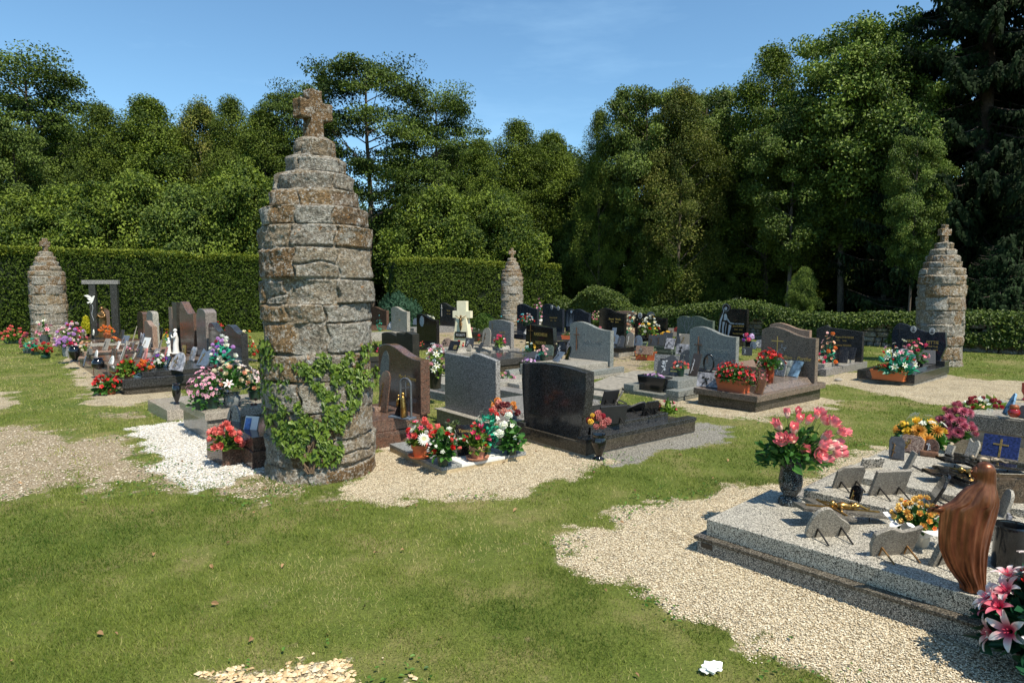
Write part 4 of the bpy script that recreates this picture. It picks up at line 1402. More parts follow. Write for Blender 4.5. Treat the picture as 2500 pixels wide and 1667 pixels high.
def head_profile(kind, W, H, z0=0.0):
    """outline of a headstone seen from its front, u from 0 (left) to W, going round"""
    if kind == 'wave':       # crest left, S down to the right
        top = catmull([(0, H * .93), (W * .12, H * .985), (W * .27, H), (W * .45, H * .955), (W * .65, H * .875), (W * .83, H * .835), (W, H * .83)], 5)
    elif kind == 'arch':
        top = catmull([(0, H * .92), (W * .2, H * .97), (W * .45, H), (W * .75, H * .975), (W, H * .92)], 5)
    elif kind == 'crest':    # flared block with shallow arched top
        top = catmull([(-W * .02, H * .95), (W * .3, H * .995), (W * .5, H), (W * .75, H * .985), (W * 1.02, H * .95)], 4)
        return top + [(W * 1.025, H * .7), (W * .985, H * .35), (W * .93, z0), (W * .02, z0), (-W * .01, H * .4), (-W * .03, H * .7)]
    elif kind == 'step':     # level left, notch up, sloping down to the right
        top = [(0, H * .94), (W * .50, H * .925), (W * .60, H), (W * .66, H), (W, H * .93)]
    elif kind == 'point':
        top = [(0, H * .88), (W * .22, H), (W * .30, H * .93), (W, H * .86)]
    elif kind == 'slope':
        top = [(0, H * .97), (W * .16, H), (W, H * .93)]
        return top + [(W * 1.06, z0), (-W * .05, z0)]
    elif kind == 'round':
        r = W / 2
        top = [(r - r * math.cos(PI * k / 14), H - r + r * math.sin(PI * k / 14)) for k in range(15)]
    elif kind == 'half':     # quarter-round shoulder left
        top = catmull([(0, H * .72), (W * .06, H * .88), (W * .22, H * .98), (W * .5, H), (W * .8, H * .985), (W, H * .93)], 5)
    elif kind == 'book':     # two crests with a dip
        top = catmull([(0, H * .86), (W * .08, H * .95), (W * .22, H * .985), (W * .35, H * .93)], 4)[:-1] + catmull([(W * .36, H * .93), (W * .50, H), (W * .66, H * .97), (W * .84, H * .87), (W, H * .84)], 4)
    elif kind == 'rect':
        top = [(0, H), (W, H)]
    elif kind == 'flag':     # sweeping bird-wing top
        top = catmull([(0, H * .86), (W * .10, H), (W * .22, H * .985), (W * .40, H * .90), (W * .55, H * .84), (W * .68, H * .80), (W, H * .82)], 4)
        return top + [(W * 1.03, H * .45), (W * .90, z0), (0.0, z0), (-W * .03, H * .7)]
    return top + [(W, z0), (0, z0)]

def headstone(g, kind, mat, x, y0, y1, z0, H, t=.10, bev=.008, name='headstone', texts=(), flip=False):
    """front looks to -x. u=0 at y1 (image left)"""
    W = y1 - y0
    pts = [((y1 - u) if not flip else (y0 + u), z0 + v) for u, v in head_profile(kind, W, H)]
    o = MB().prism(pts, x, x + t, 'x', bev).build(name, mat, g.root)
    for s, u, v, size, mm, kw in texts:
        M = Matrix(((0, 0, -1, x - .001), (-1, 0, 0, y1 - u * W), (0, 1, 0, z0 + v * H), (0, 0, 0, 1)))
        put_text(o, s, size, M, mm, **kw)
    return o

def on_face(g, x, y, z):
    """matrix putting front-view shapes (u right, v up, w out) on a headstone face at local x"""
    return Matrix(((0, 0, -1, x), (-1, 0, 0, y), (0, 1, 0, z), (0, 0, 0, 1)))

def cross_pts(w, h, t, arm=.68):
    a = h * arm
    return [(-t / 2, 0), (t / 2, 0), (t / 2, a - t / 2), (w / 2, a - t / 2), (w / 2, a + t / 2), (t / 2, a + t / 2), (t / 2, h), (-t / 2, h), (-t / 2, a + t / 2), (-w / 2, a + t / 2), (-w / 2, a - t / 2), (-t / 2, a - t / 2)]

def flat_part(parent, pts, d, M, mat, name, bev=0.0):
    """polygon (u,v) of thickness d placed by M"""
    m = MB().prism(list(pts), 0, d, "z", bev)
    m2 = MB(); m2.join(m, M)
    return m2.build(name, mat, parent)

def emblem_cross(parent, M, w, h, t, mat, depth=.02, name='cross'):
    return flat_part(parent, cross_pts(w, h, t), depth, M, mat, name, .002)

def sprig(parent, M, w, h, mat, name='engraved_flowers', n=26, seed=1, stem=True):
    """flat engraved spray of leaves and blossoms, just proud of the stone"""
    rng = random.Random(seed)
    mb = MB()
    for k in range(n):
        f = k / n
        cx = (rng.uniform(-.5, .5)) * w * (.35 + .9 * f) ; cy = h * (.12 + .86 * f) + rng.uniform(-.03, .03) * h
        a = rng.uniform(0, 2 * PI); l = w * rng.uniform(.10, .22); ww = l * .38
        u = Vector((math.cos(a), math.sin(a), 0)); v = Vector((-math.sin(a), math.cos(a), 0))
        c = Vector((cx, cy, .0015 + .0004 * k % .002))
        mb.add([M @ (c - u * l / 2), M @ (c - v * ww / 2), M @ (c + u * l / 2), M @ (c + v * ww / 2)], [(0, 1, 2, 3)])
    if stem:
        for q in range(3):
            x = (q - 1) * w * .12
            mb.add([M @ Vector((x * .3 - .003, 0, .001)), M @ Vector((x * .3 + .003, 0, .001)), M @ Vector((x * 1.5 + .002, h * .8, .001)), M @ Vector((x * 1.5 - .002, h * .8, .001))], [(0, 1, 2, 3)])
    return mb.build(name, mat, parent)

def medallion(parent, M, w, h, face, rim, name='portrait'):
    """oval enamel portrait: dark bust on a pale ground"""
    ov = [(w / 2 * math.cos(2 * PI * k / 28), h / 2 * math.sin(2 * PI * k / 28)) for k in range(28)]
    o = flat_part(parent, ov, .006, M, rim, name)
    ov2 = [(a * .84, b * .86) for a, b in ov]
    flat_part(o, ov2, .002, M @ Matrix.Translation((0, 0, .006)), face, 'enamel')
    hd = [(w * .16 * math.cos(2 * PI * k / 14), h * .10 + h * .17 * math.sin(2 * PI * k / 14)) for k in range(14)]
    bs = [(-w * .30, -h * .34), (w * .30, -h * .34), (w * .24, -h * .12), (0, -h * .04), (-w * .24, -h * .12)]
    dk = plain('portrait_dark', (0.05, 0.045, 0.045), .5)
    flat_part(o, bs, .001, M @ Matrix.Translation((0, 0, .0085)), dk, 'bust')
    flat_part(o, hd, .001, M @ Matrix.Translation((0, 0, .0095)), plain('portrait_grey', (0.20, 0.18, 0.17), .5), 'head')
    return o

# ---- blossoms: unit size 1 = diameter, open to +Z, attribute t runs heart -> tip
_BL = {}
def petal(mb, a, r0, r1, w, z0, z1, curl, n=5, m=3, ta=0.0, tb=1.0):
    """one petal: radial from r0 to r1 at azimuth a, rising z0->z1 with curl"""
    vs = []; ts = []
    ca, sa = math.cos(a), math.sin(a)
    for i in range(n):
        f = i / (n - 1)
        r = r0 + (r1 - r0) * f
        z = z0 + (z1 - z0) * f + curl * math.sin(f * PI) 
        ww = w * (math.sin(PI * min(.96, (f * .82 + .14))) ** .8)
        for j in range(m):
            g = (j / (m - 1) - .5)
            zz = z + abs(g) * w * .35
            x = r - abs(g) * ww * .12; y = g * ww
            vs.append((x * ca - y * sa, x * sa + y * ca, zz)); ts.append(ta + (tb - ta) * f)
    fs = [(i * m + j, i * m + j + 1, (i + 1) * m + j + 1, (i + 1) * m + j) for i in range(n - 1) for j in range(m - 1)]
    mb.add(vs, fs, ts)

def blossom_mesh(kind, ca, cb, lod=0):
    key = (kind, ca, cb, lod)
    if key in _BL: return _BL[key]
    rng = random.Random(hash(kind) % 1000 if False else len(kind) * 7 + ord(kind[0]))
    mb = MB()
    if kind == 'rose':
        for k in range(5): petal(mb, k * 1.257, .06, .46, .46, -.10, .26, -.10, 5, 5)
        for k in range(5): petal(mb, k * 1.257 + .6, .04, .30, .38, -.04, .40, -.08, 5, 5, .1, .9)
        for k in range(4): petal(mb, k * 1.57 + .3, .02, .16, .28, .0, .44, -.06, 4, 3, .1, .8)
        mb.ball((0, 0, .26), .09, 1, 1, 1.6, 8, 5, .4)
    elif kind == 'bud':
        for k in range(4): petal(mb, k * 1.57, .03, .26, .46, -.30, .42, -.03, 6, 5)
        for k in range(3): petal(mb, k * 2.1 + .5, .02, .14, .34, -.2, .46, -.05, 5, 3, .2, 1)
        mb.ball((0, 0, .0), .20, 1, 1, 1.7, 10, 7, .3)
    elif kind == 'daisy':
        for L_ in range(2):
            for k in range(17): petal(mb, k * .3696 + L_ * .18, .06, .5 - L_ * .10, .085, .03 + L_ * .03, .05 + L_ * .08, .05, 4, 2, .0, 1)
        mb.ball((0, 0, .06), .10, 1, 1, .6, 8, 5, 0.01)
    elif kind == 'mum':
        for L_ in range(5):
            for k in range(13): petal(mb, k * .483 + L_ * .21, .05, .5 * math.cos(L_ * .30), .08, .02, .5 * math.sin(L_ * .30) + .04, .06, 4, 2, .1, 1)
    elif kind == 'ball':
        for q in range(46):
            z = 1 - 2 * (q + .5) / 46 * .82; rr = math.sqrt(max(0, 1 - z * z)); a = q * 2.399
            c = Vector((rr * math.cos(a), rr * math.sin(a), z)) * .38 + Vector((0, 0, .12))
            n = Vector((rr * math.cos(a), rr * math.sin(a), z))
            u = n.orthogonal().normalized(); v = n.cross(u); s = .13
            ph = rng.uniform(0, 6)
            vs = [c - n * .03]; ts = [.1]
            for k in range(5):
                b = ph + k * 1.257
                vs.append(c * rng.uniform(.86, 1.1) + (u * math.cos(b) + v * math.sin(b)) * s * rng.uniform(.7, 1.35) + n * rng.uniform(.0, .11)); ts.append(rng.choice([.25, .8, 1, 1]))
            mb.add(vs, [(0, 1, 2), (0, 2, 3), (0, 3, 4), (0, 4, 5), (0, 5, 1)], ts)
    elif kind == 'lily':
        for k in range(6): petal(mb, k * 1.047, .05, .52, .20, .0, .20, .10, 6, 3, .0, 1)
        for k in range(4): mb.tube([(0, 0, 0), (.07 * math.cos(k * 1.5), .07 * math.sin(k * 1.5), .28)], .012, 4)
    elif kind == 'open':
        for k in range(5): petal(mb, k * 1.257, .04, .5, .44, .02, .10, .03, 4, 3)
        mb.ball((0, 0, .04), .08, 1, 1, .7, 6, 4, 0.01)
    elif kind == 'bell':     # trumpet blossom
        for k in range(5): petal(mb, k * 1.257, .03, .42, .34, -.45, .16, -.02, 5, 3)
        mb.lathe([(.03, -.6), (.06, -.3), (.10, -.1)], 7); mb.sm = True
    elif kind == 'anth':     # waxy single bract
        petal(mb, 0, -.3, .5, .62, 0, .12, .05, 6, 5)
        mb.tube([(-.1, 0, .06), (.18, 0, .22)], .035, 6)
    elif kind == 'tiny':
        for q in range(9):
            a = q * 2.4; r = .38 * math.sqrt(q / 9)
            for k in range(4):
                petal(mb, k * 1.57 + q, .0, .13, .12, 0, .03, .02, 3, 2)
                n_ = 6
                mb.v[-n_:] = [(x + r * math.cos(a), y + r * math.sin(a), z + .14 * math.cos(r * 3)) for x, y, z in mb.v[-n_:]]
    me = mb.mesh(kind, petal_mat(ca, cb), 'all' if kind not in ('ball',) else False)
    _BL[key] = me
    return me

NAMES_BL = {'rose': 'rose', 'bud': 'rosebud', 'daisy': 'daisy', 'mum': 'chrysanthemum', 'ball': 'carnation', 'lily': 'lily', 'open': 'blossom', 'bell': 'trumpet_flower', 'anth': 'anthurium', 'tiny': 'small_blossoms'}

# colours
RED = ((0.30, 0.006, 0.006), (0.62, 0.020, 0.015)); CRIM = ((0.12, 0.003, 0.008), (0.36, 0.012, 0.03)); DKRED = ((0.06, .002, .004), (0.16, .006, .012))
PINK = ((0.62, 0.16, 0.18), (0.78, 0.32, 0.40)); HOT = ((0.50, 0.02, 0.07), (0.72, 0.06, 0.16)); SALM = ((0.62, 0.07, 0.05), (0.80, 0.16, 0.13))
WHITE = ((0.55, 0.55, 0.30), (0.80, 0.80, 0.74)); CREAM = ((0.62, 0.50, 0.22), (0.80, 0.74, 0.52)); PKWH = ((0.84, 0.76, 0.58), (0.84, 0.22, 0.25))
LILA = ((0.35, 0.10, 0.40), (0.58, 0.34, 0.66)); PURP = ((0.10, 0.02, 0.22), (0.20, 0.05, 0.38)); YEL = ((0.60, 0.28, 0.02), (0.80, 0.52, 0.04))
ORAN = ((0.55, 0.08, 0.01), (0.80, 0.22, 0.02)); TEAL = ((0.05, 0.35, 0.35), (0.12, 0.55, 0.60)); PEACH = ((0.70, 0.24, 0.10), (0.82, 0.52, 0.34)); WHPK = ((0.62, 0.04, 0.10), (0.80, 0.72, 0.68))
LPINK = ((0.70, 0.10, 0.22), (0.82, 0.48, 0.58)); GOLDO = ((0.45, 0.14, 0.02), (0.70, 0.34, 0.05)); AMBER = ((0.75, 0.22, 0.05), (0.82, 0.52, 0.12))

def container(kind, h, r, mat, parent, name=None):
    if kind == 'pot':
        prof = [(r * .70, 0), (r * .72, h * .02), (r * .88, h * .70), (r * 1.0, h * .705), (r * 1.03, h * .98), (r * 1.0, h), (r * .90, h), (r * .84, h * .80), (.0001, h * .78)]
        return MB().lathe(prof, 30).build(name or 'pot', mat, parent)
    if kind == 'bucket':
        prof = [(r * .74, 0), (r * .76, h * .02), (r * .96, h * .9), (r * 1.04, h * .91), (r * 1.04, h), (r * .96, h), (r * .9, h * .8), (.0001, h * .8)]
        return MB().lathe(prof, 26).build(name or 'pot', mat, parent)
    if kind == 'vase':       # footed, slim
        prof = [(r * .75, 0), (r * .80, h * .03), (r * .45, h * .09), (r * .38, h * .13), (r * .62, h * .30), (r * .98, h * .62), (r * 1.0, h * .74), (r * .86, h * .86), (r * .80, h * .93), (r * .90, h * 1.0), (r * .78, h * .99), (r * .7, h * .9), (.0001, h * .85)]
        return MB().lathe(prof, 30).build(name or 'vase', mat, parent)
    if kind == 'bowlvase':
        prof = [(r * .8, 0), (r * .98, h * .12), (r * 1.0, h * .45), (r * .95, h * .66), (r * .72, h * .80), (r * .68, h * .86), (r * .92, h * .98), (r * .85, h), (r * .6, h * .88), (.0001, h * .8)]
        return MB().lathe(prof, 30).build(name or 'vase', mat, parent)
    if kind == 'urn':
        prof = [(r * .85, 0), (r * .80, h * .05), (r * .40, h * .10), (r * .45, h * .16), (r * .85, h * .38), (r * 1.0, h * .62), (r * .92, h * .85), (r * .70, h * .93), (r * .95, h * .99), (r * .88, h), (r * .6, h * .93), (.0001, h * .85)]
        return MB().lathe(prof, 30).build(name or 'vase', mat, parent)
    if kind == 'tall':       # waisted tall vase on a foot
        prof = [(r * .98, 0), (r * 1.0, h * .02), (r * .98, h * .085), (r * .86, h * .125), (r * .58, h * .14), (r * .60, h * .19), (r * .88, h * .30), (r * 1.02, h * .43), (r * 1.0, h * .52), (r * .88, h * .70), (r * .86, h * .80), (r * .95, h * .93), (r * 1.0, h), (r * .92, h * .995), (r * .8, h * .85), (.0001, h * .75)]
        return MB().lathe(prof, 44).build(name or 'vase', mat, parent)
    if kind == 'box':        # r = half width
        mb = MB()
        mb.box(-r, r, -r * .8, r * .8, 0, h * .97, .004, (-r * .12, -r * .12, -r * .1, -r * .1))
        mb.box(-r * .9, r * .9, -r * .7, r * .7, h * .97, h * .985)
        return mb.build(name or 'planter', mat, parent)
    if kind == 'trough':     # long plastic window box with rim
        mb = MB()
        d = r * .34
        a = r * .84; b = d * .8
        mb.box(-a, a, -b, b, 0, h * .9, .006, (-(r * .97 - a), -(r * .97 - a), -(d * .97 - b), -(d * .97 - b)))
        mb.box(-r, r, -d, -d + .012, h * .88, h, .003); mb.box(-r, r, d - .012, d, h * .88, h, .003)
        mb.box(-r, -r + .012, -d + .0125, d - .0125, h * .88, h, .003); mb.box(r - .012, r, -d + .0125, d - .0125, h * .88, h, .003)
        o = mb.build(name or 'trough', mat, parent)
        MB().box(-r + .014, r - .014, -d + .014, d - .014, h * .86, h * .93, .0).build('soil', plain('potting_soil', (0.045, 0.028, 0.018), .95, 0, .3, 40, .5), o)
        MB().box(-a * 1.06, a * 1.06, -b * 1.12, b * 1.12, -.0, h * .08, .004).build('drip_tray', mat, o)
        return o
    if kind == 'bowltrough':
        mb = MB()
        pts = [(-r * .66, 0), (r * .66, 0), (r * .84, h * .28), (r * .95, h * .62), (r, h), (-r, h), (-r * .95, h * .62), (-r * .84, h * .28)]
        mb.prism(pts, -r * .36, r * .36, 'y', .01)
        return mb.build(name or 'trough', mat, parent)

def bouquet(label, base, w, h, fl, cont=None, leaf=None, nl=220, ls=.05, seed=1, name='flower_arrangement', group=None, rz=0.0, dome=.75, lift=0.0, flat=1.0, cat=None, stems=False, leafshape='oval', side=1.0, spots=None, lrad=1.0, down=.0):
    """base: world point under the container; w,h = size in metres of the flower mass; fl = [(kind, colours, count, size)]"""
    rng = np.random.default_rng(seed)
    cat = cat or 'flowers'
    root = thing(name, label, cat, base, rz, group)
    zc = 0.0
    if cont:
        ck, chh, cr, cm = cont
        container(ck, chh, cr, cm, root)
        zc = chh * .92
    zc += lift
    rx, rz_ = w / 2, h
    ry = rx * flat
    c0 = Vector((0, 0, zc))
    trough = cont and cont[0] in ('trough', 'bowltrough', 'box')
    # leaves
    if nl:
        a = rng.uniform(0, 2 * PI, nl); el = np.arcsin(rng.uniform(-.15 - down, .98, nl)); rr = rng.uniform(.25, .95, nl) * lrad
        C = np.stack([np.cos(a) * np.cos(el) * rx * rr, np.sin(a) * np.cos(el) * ry * rr, zc + np.maximum(np.sin(el) * rr * rz_ * .9, -h * .5 * down - .02)], -1)
        out = unit(np.stack([np.cos(a) * np.cos(el), np.sin(a) * np.cos(el), np.sin(el) * .8 + .25], -1))
        D = unit(out + rng.normal(0, .45, (nl, 3)))
        Nn = unit(np.array([0, 0, 1.0]) + rng.normal(0, .45, (nl, 3)))
        leaf_object('foliage', C - D * ls * .5, D, Nn, rng.uniform(.6, 1.2, nl) * ls, leaf or L_BOUQ(), leafshape, .2, seed, root)
    sm = MB()
    tot = sum(f[2] for f in fl)
    order = []
    for k, cc, n, s in fl: order += [(k, cc, s)] * n
    random.Random(seed).shuffle(order)
    placed = []
    for i, (k, cc, s) in enumerate(order):
        me = blossom_mesh(k, *cc)
        if spots is not None:
            if i >= len(spots): break
            u, v_, d_ = spots[i]
            p = Vector((u, d_, v_))
            n = Vector((u, d_ , (v_ - zc) * 1.0 - h * .15)).normalized()
        else:
            best = None; bd = -1
            for _ in range(7):
                a = rng.uniform(0, 2 * PI); z = rng.uniform(.02, 1) ** (1 / (1 + dome)) 
                cr_ = math.sqrt(max(0, 1 - z * z)); r_ = rng.uniform(.78, 1.03)
                q = Vector((math.cos(a) * cr_ * rx * r_, math.sin(a) * cr_ * ry * r_, zc + z * rz_ * r_))
                dd = min([(q - e).length for e in placed[-60:]] or [9])
                if dd > bd: bd = dd; best = (q, Vector((math.cos(a) * cr_, math.sin(a) * cr_ * 1.0, z * .9 + .1)))
            p, n = best
            placed.append(p)
        n = (n + Vector(rng.normal(0, .22, 3))).normalized()
        o = link(NAMES_BL[k], me, root)
        o.location = p
        q = n.to_track_quat('Z', 'Y')
        o.rotation_mode = 'QUATERNION'
        from mathutils import Quaternion
        o.rotation_quaternion = q @ Quaternion((0, 0, 1), rng.uniform(0, 6.28))
        ss = s * rng.uniform(.8, 1.15)
        o.scale = (ss, ss, ss)
        sx = 0 if not trough else p.x * .8
        sm.tube([Vector((sx + rng.uniform(-.01, .01), rng.uniform(-.01, .01), zc - .02)), Vector((p.x * .7 + sx * .3, p.y * .6, zc + (p.z - zc) * .6)), p - n * s * .15], [.0026, .002, .0018], 4, False)
    if len(sm.v):
        sm.build('stems', plain('flower_stem', (0.06, 0.13, 0.03), .6), root)
    return root

def face_yaw(deg):
    """yaw turning an object whose front is -Y so that it looks along world direction deg"""
    return R(deg + 90)

def plaque_pts(shape, w, h):
    if shape == 'rect': return [(-w / 2, 0), (w / 2, 0), (w / 2, h), (-w / 2, h)]
    if shape == 'pent': return [(-w / 2, 0), (w * .42, 0), (w / 2, h * .45), (w * .05, h), (-w * .46, h * .62)]
    if shape == 'clip': return [(-w * .42, 0), (w / 2, 0), (w / 2, h * .82), (w * .3, h), (-w * .38, h), (-w / 2, h * .82), (-w / 2, h * .2)]
    if shape == 'arch': return [(-w / 2, 0), (w / 2, 0)] + [(w / 2 * math.cos(PI * k / 12), h - w / 2 + w / 2 * math.sin(PI * k / 12)) for k in range(13)]
    if shape == 'fan': return [(-w / 2, 0), (w / 2, 0)] + [(w / 2 * math.cos(PI * k / 12), h * .15 + h * .85 * math.sin(PI * k / 12)) for k in range(13)]
    if shape == 'heart': return [(x * w / 2.0, h * .5 + y * h / 1.9) for x, y in [(math.sin(t) ** 3, (13 * math.cos(t) - 5 * math.cos(2 * t) - 2 * math.cos(3 * t) - math.cos(4 * t)) / 16) for t in [2 * PI * k / 26 for k in range(26)]]]
    if shape == 'oval': return [(w / 2 * math.cos(2 * PI * k / 24), h / 2 + h / 2 * math.sin(2 * PI * k / 24)) for k in range(24)]
    if shape == 'wave': return catmull([(-w / 2, 0), (w / 2, 0), (w * .48, h * .55), (w * .22, h * .80), (-.05 * w, h), (-w * .35, h * .92), (-w * .5, h * .55)], 4, True)
    if shape == 'palette': return catmull([(-w * .38, 0), (w * .42, .02 * h), (w * .5, h * .45), (w * .36, h * .9), (w * .1, h), (-w * .2, h * .66), (-w * .5, h * .38), (-w * .48, h * .1)], 4, True)
    if shape == 'swoop': return catmull([(-w * .45, 0), (w * .42, 0), (w * .5, h * .8)], 2)[:-1] + catmull([(w * .5, h * .8), (w * .2, h * .98), (-w * .05, h * .86), (-w * .3, h * .9), (-w * .5, h)], 4)
    return [(-w / 2, 0), (w / 2, 0), (w / 2, h), (-w / 2, h)]

def plaque(label, p, w, h, mat, shape='rect', look=222, lean=22, t=.022, orn=None, legs=False, strip=False, stand=True, name='memorial_plaque', group='memorial plaques standing on the graves', cat='plaque', legmat=None, txt=None):
    """p = world point of bottom centre; look = compass of the face; lean = degrees back"""
    root = thing(name, label, cat, p, face_yaw(look), group)
    Ml = Matrix.Rotation(-R(lean), 4, 'X') @ Matrix(((1, 0, 0, 0), (0, 0, -1, 0), (0, 1, 0, .004), (0, 0, 0, 1)))
    # front plane coordinates (u,v,out) -> x, z, -y, then lean back
    m = MB().prism(plaque_pts(shape, w, h), -t, 0, 'z', min(.003, t * .15))
    m2 = MB(); m2.join(m, Ml)
    pl = m2.build('plate', mat, root)
    if orn == 'ring':
        pass
    elif orn:
        rng = random.Random(int(w * 9999) + len(label))
        if orn == 'cross':
            flat_part(root, cross_pts(w * .42, h * .72, w * .06), .006, Ml @ Matrix.Translation((-.0, h * .12, 0.001)), M_GILT(), 'cross', .001)
        elif orn == 'picture':
            a = plain('photo_blue', (0.10, 0.20, 0.48), .4, 0, .5, 9)
            flat_part(root, [(-w * .44, h * .06), (0, h * .06), (0, h * .94), (-w * .44, h * .94)], .001, Ml @ Matrix.Translation((0, 0, .001)), a, 'picture')
        else:
            om = {'gold': M_GILT(), 'bronze': M_BRONZE(), 'white': M_WHITE(), 'dark': M_IRON(), 'silver': M_ETCH(), 'faint': M_ETCHF()}[orn]
            mb = MB()
            for k in range(9):
                a = rng.uniform(0, 2 * PI); l = w * rng.uniform(.10, .20)
                c = Vector((-w * .18 + rng.uniform(-.12, .12) * w, h * (.45 + rng.uniform(-.22, .28)), .003))
                u = Vector((math.cos(a), math.sin(a), .25)); v = Vector((-math.sin(a), math.cos(a), 0))
                mb.add([Ml @ (c - u * l * .5), Ml @ (c - v * l * .22), Ml @ (c + u * l * .5 + Vector((0, 0, .004))), Ml @ (c + v * l * .22)], [(0, 1, 2, 3)])
            mb.tube([Ml @ Vector((-w * .30, h * .10, .004)), Ml @ Vector((-w * .20, h * .35, .007)), Ml @ Vector((-w * .16, h * .7, .005))], .004, 5)
            mb.build('flower_relief', om, root)
    if strip:
        mb = MB()
        for q in range(2 if strip is True else strip):
            z = h * (.18 + .15 * q)
            mb.join(MB().box(w * .02, w * .36, z, z + h * .07, .001, .003), Ml)
        mb.build('name_strip', M_GOLD(), root)
    if txt:
        put_text(root, txt[0], txt[1], Ml @ Matrix.Translation((0, h * txt[2], .002)), txt[3])
    if legs:
        lm = legmat or M_IRON()
        for sx in (-.28, .28):
            top = Ml @ Vector((w * sx, h * .34, -t - .002)); bot = Ml @ Vector((w * sx, 0.004, -t - .002)); bot.z = .006
            foot = Vector((w * sx, top.y + h * .52, .004))
            mb = MB()
            mb.tube([top, bot], .006, 6); mb.tube([top, foot], .006, 6)
            mb.build('leg', lm, root)
    elif stand:
        back = Ml @ Vector((0, h * .6, -t))
        pts = [(-w * .02, 0)]
        mb = MB()
        mb.box(-w * .34, w * .34, -.012, max(.03, h * .30), 0.001, .009, .001)
        mb.build('foot', M_IRON() if legmat is None else legmat, root)
    return root

def open_book(label, p, w, h, mat, look, lean=28, left=None, right=None, group='memorial plaques standing on the graves'):
    root = thing('book_plaque', label, 'plaque', p, face_yaw(look), group)
    Ml = Matrix.Rotation(-R(lean), 4, 'X') @ Matrix(((1, 0, 0, 0), (0, 0, -1, 0), (0, 1, 0, .006), (0, 0, 0, 1)))
    for sgn, mm in ((-1, left), (1, right)):
        prof = [(0, 0), (w * .12, .012), (w * .3, .018), (w * .46, .008), (w * .5, .0)]
        vs = []; fs = []
        for u, o in prof:
            vs += [Ml @ Vector((sgn * u, 0, o)), Ml @ Vector((sgn * u, h * (1 - .04 * abs(u) / w), o)), Ml @ Vector((sgn * u, 0, -.016)), Ml @ Vector((sgn * u, h * (1 - .04 * abs(u) / w), -.016))]
        for i in range(len(prof) - 1):
            a = i * 4; b = a + 4
            fs += [(a, b, b + 1, a + 1), (a + 2, a + 3, b + 3, b + 2), (a, a + 2, b + 2, b), (a + 1, b + 1, b + 3, a + 3)]
        e = (len(prof) - 1) * 4
        fs += [(e, e + 2, e + 3, e + 1)]
        m = MB(); m.add(vs, fs); m.build('page', mm or mat, root)
    MB().box(-w * .3, w * .3, 0.0, h * .45, 0.001, .012, .002).build('foot', mat, root)
    return root

def robed_figure(name, label, p, H, mat, look=222, group=None, cat='statue', pose='pray', seed=1, base=True):
    """standing robed figure with head, hands and folds. front -Y"""
    root = thing(name, label, cat, p, face_yaw(look), group)
    lv = [(0, .15, .12), (.03, .155, .125), (.15, .135, .11), (.35, .12, .10), (.52, .115, .095), (.62, .12, .09), (.72, .13, .085), (.785, .135, .075), (.82, .10, .06), (.845, .045, .042), (.865, .040, .042), (.885, .056, .058), (.92, .066, .072), (.955, .060, .066), (.985, .036, .042), (1.0, .004, .004)]
    seg = 26
    mb = MB(); vs = []; fs = []
    rng = random.Random(seed)
    for i, (z, rx, ry) in enumerate(lv):
        for k in range(seg):
            a = 2 * PI * k / seg
            fold = 1 + (.07 * math.sin(9 * a + z * 4 + seed) + .04 * math.sin(14 * a - z * 6)) * max(0, 1 - z / .72)
            x = rx * H * math.cos(a) * fold; y = ry * H * math.sin(a) * fold
            if z > .845 and math.sin(a) < -.6: y -= .006 * H * (z < .95)
            vs.append((x, y + (.02 * H if .5 < z < .7 else 0), z * H))
    for i in range(len(lv) - 1):
        for k in range(seg):
            k2 = (k + 1) % seg
            fs.append((i * seg + k, i * seg + k2, (i + 1) * seg + k2, (i + 1) * seg + k))
    fs.append(tuple(reversed(range(seg))))
    mb.add(vs, fs)
    # arms meeting in front, nose, veil edge
    for s in (-1, 1):
        if pose == 'pray':
            pts = [(s * .125 * H, 0, .775 * H), (s * .15 * H, -.03 * H, .66 * H), (s * .10 * H, -.11 * H, .64 * H), (s * .015 * H, -.15 * H, .70 * H), (s * .005 * H, -.15 * H, .76 * H)]
        else:
            pts = [(s * .125 * H, 0, .775 * H), (s * .19 * H, -.03 * H, .66 * H), (s * .24 * H, -.07 * H, .58 * H), (s * .26 * H, -.10 * H, .56 * H)]
        mb.tube(pts, [.036 * H, .040 * H, .036 * H, .016 * H, .008 * H][:len(pts)], 8)
    mb.tube([(0, -.062 * H, .925 * H), (0, -.078 * H, .91 * H), (0, -.064 * H, .903 * H)], [.004 * H, .009 * H, .005 * H], 6)
    mb.sm = True
    mb.build('figure', mat, root, 'all')
    if base: MB().box(-.17 * H, .17 * H, -.14 * H, .14 * H, -.005, .03 * H, .002).build('base', mat, root)
    return root

def corpus(parent, M, s, mat, name='crucified_figure'):
    """small crucified figure in front-view coordinates, height s"""
    mb = MB()
    q = lambda x, y, z: M @ Vector((x * s, y * s, z * s))
    mb.tube([q(0, .86, .05), q(0.01, .70, .07), q(-.01, .55, .06), q(.0, .46, .06)], [.05 * s, .10 * s, .075 * s, .085 * s], 9)
    for sg in (-1, 1):
        mb.tube([q(sg * .06, .80, .06), q(sg * .22, .88, .05), q(sg * .40, 1.0, .03)], [.04 * s, .028 * s, .02 * s], 6)
        mb.tube([q(sg * .04, .48, .06), q(sg * .055 + .03, .28, .12), q(sg * .02, .08, .05), q(sg * .02, .0, .08)], [.055 * s, .042 * s, .028 * s, .02 * s], 7)
    c = q(.03, .95, .08)
    mb.ball(c, .075 * s, 1, 1, 1.2, 9, 7)
    mb.tube([q(-.09, .52, .08), q(0, .44, .14), q(.10, .50, .08), q(.12, .36, .07)], [.03 * s, .05 * s, .04 * s, .01 * s], 6)
    mb.sm = True
    return mb.build(name, mat, parent, 'all')

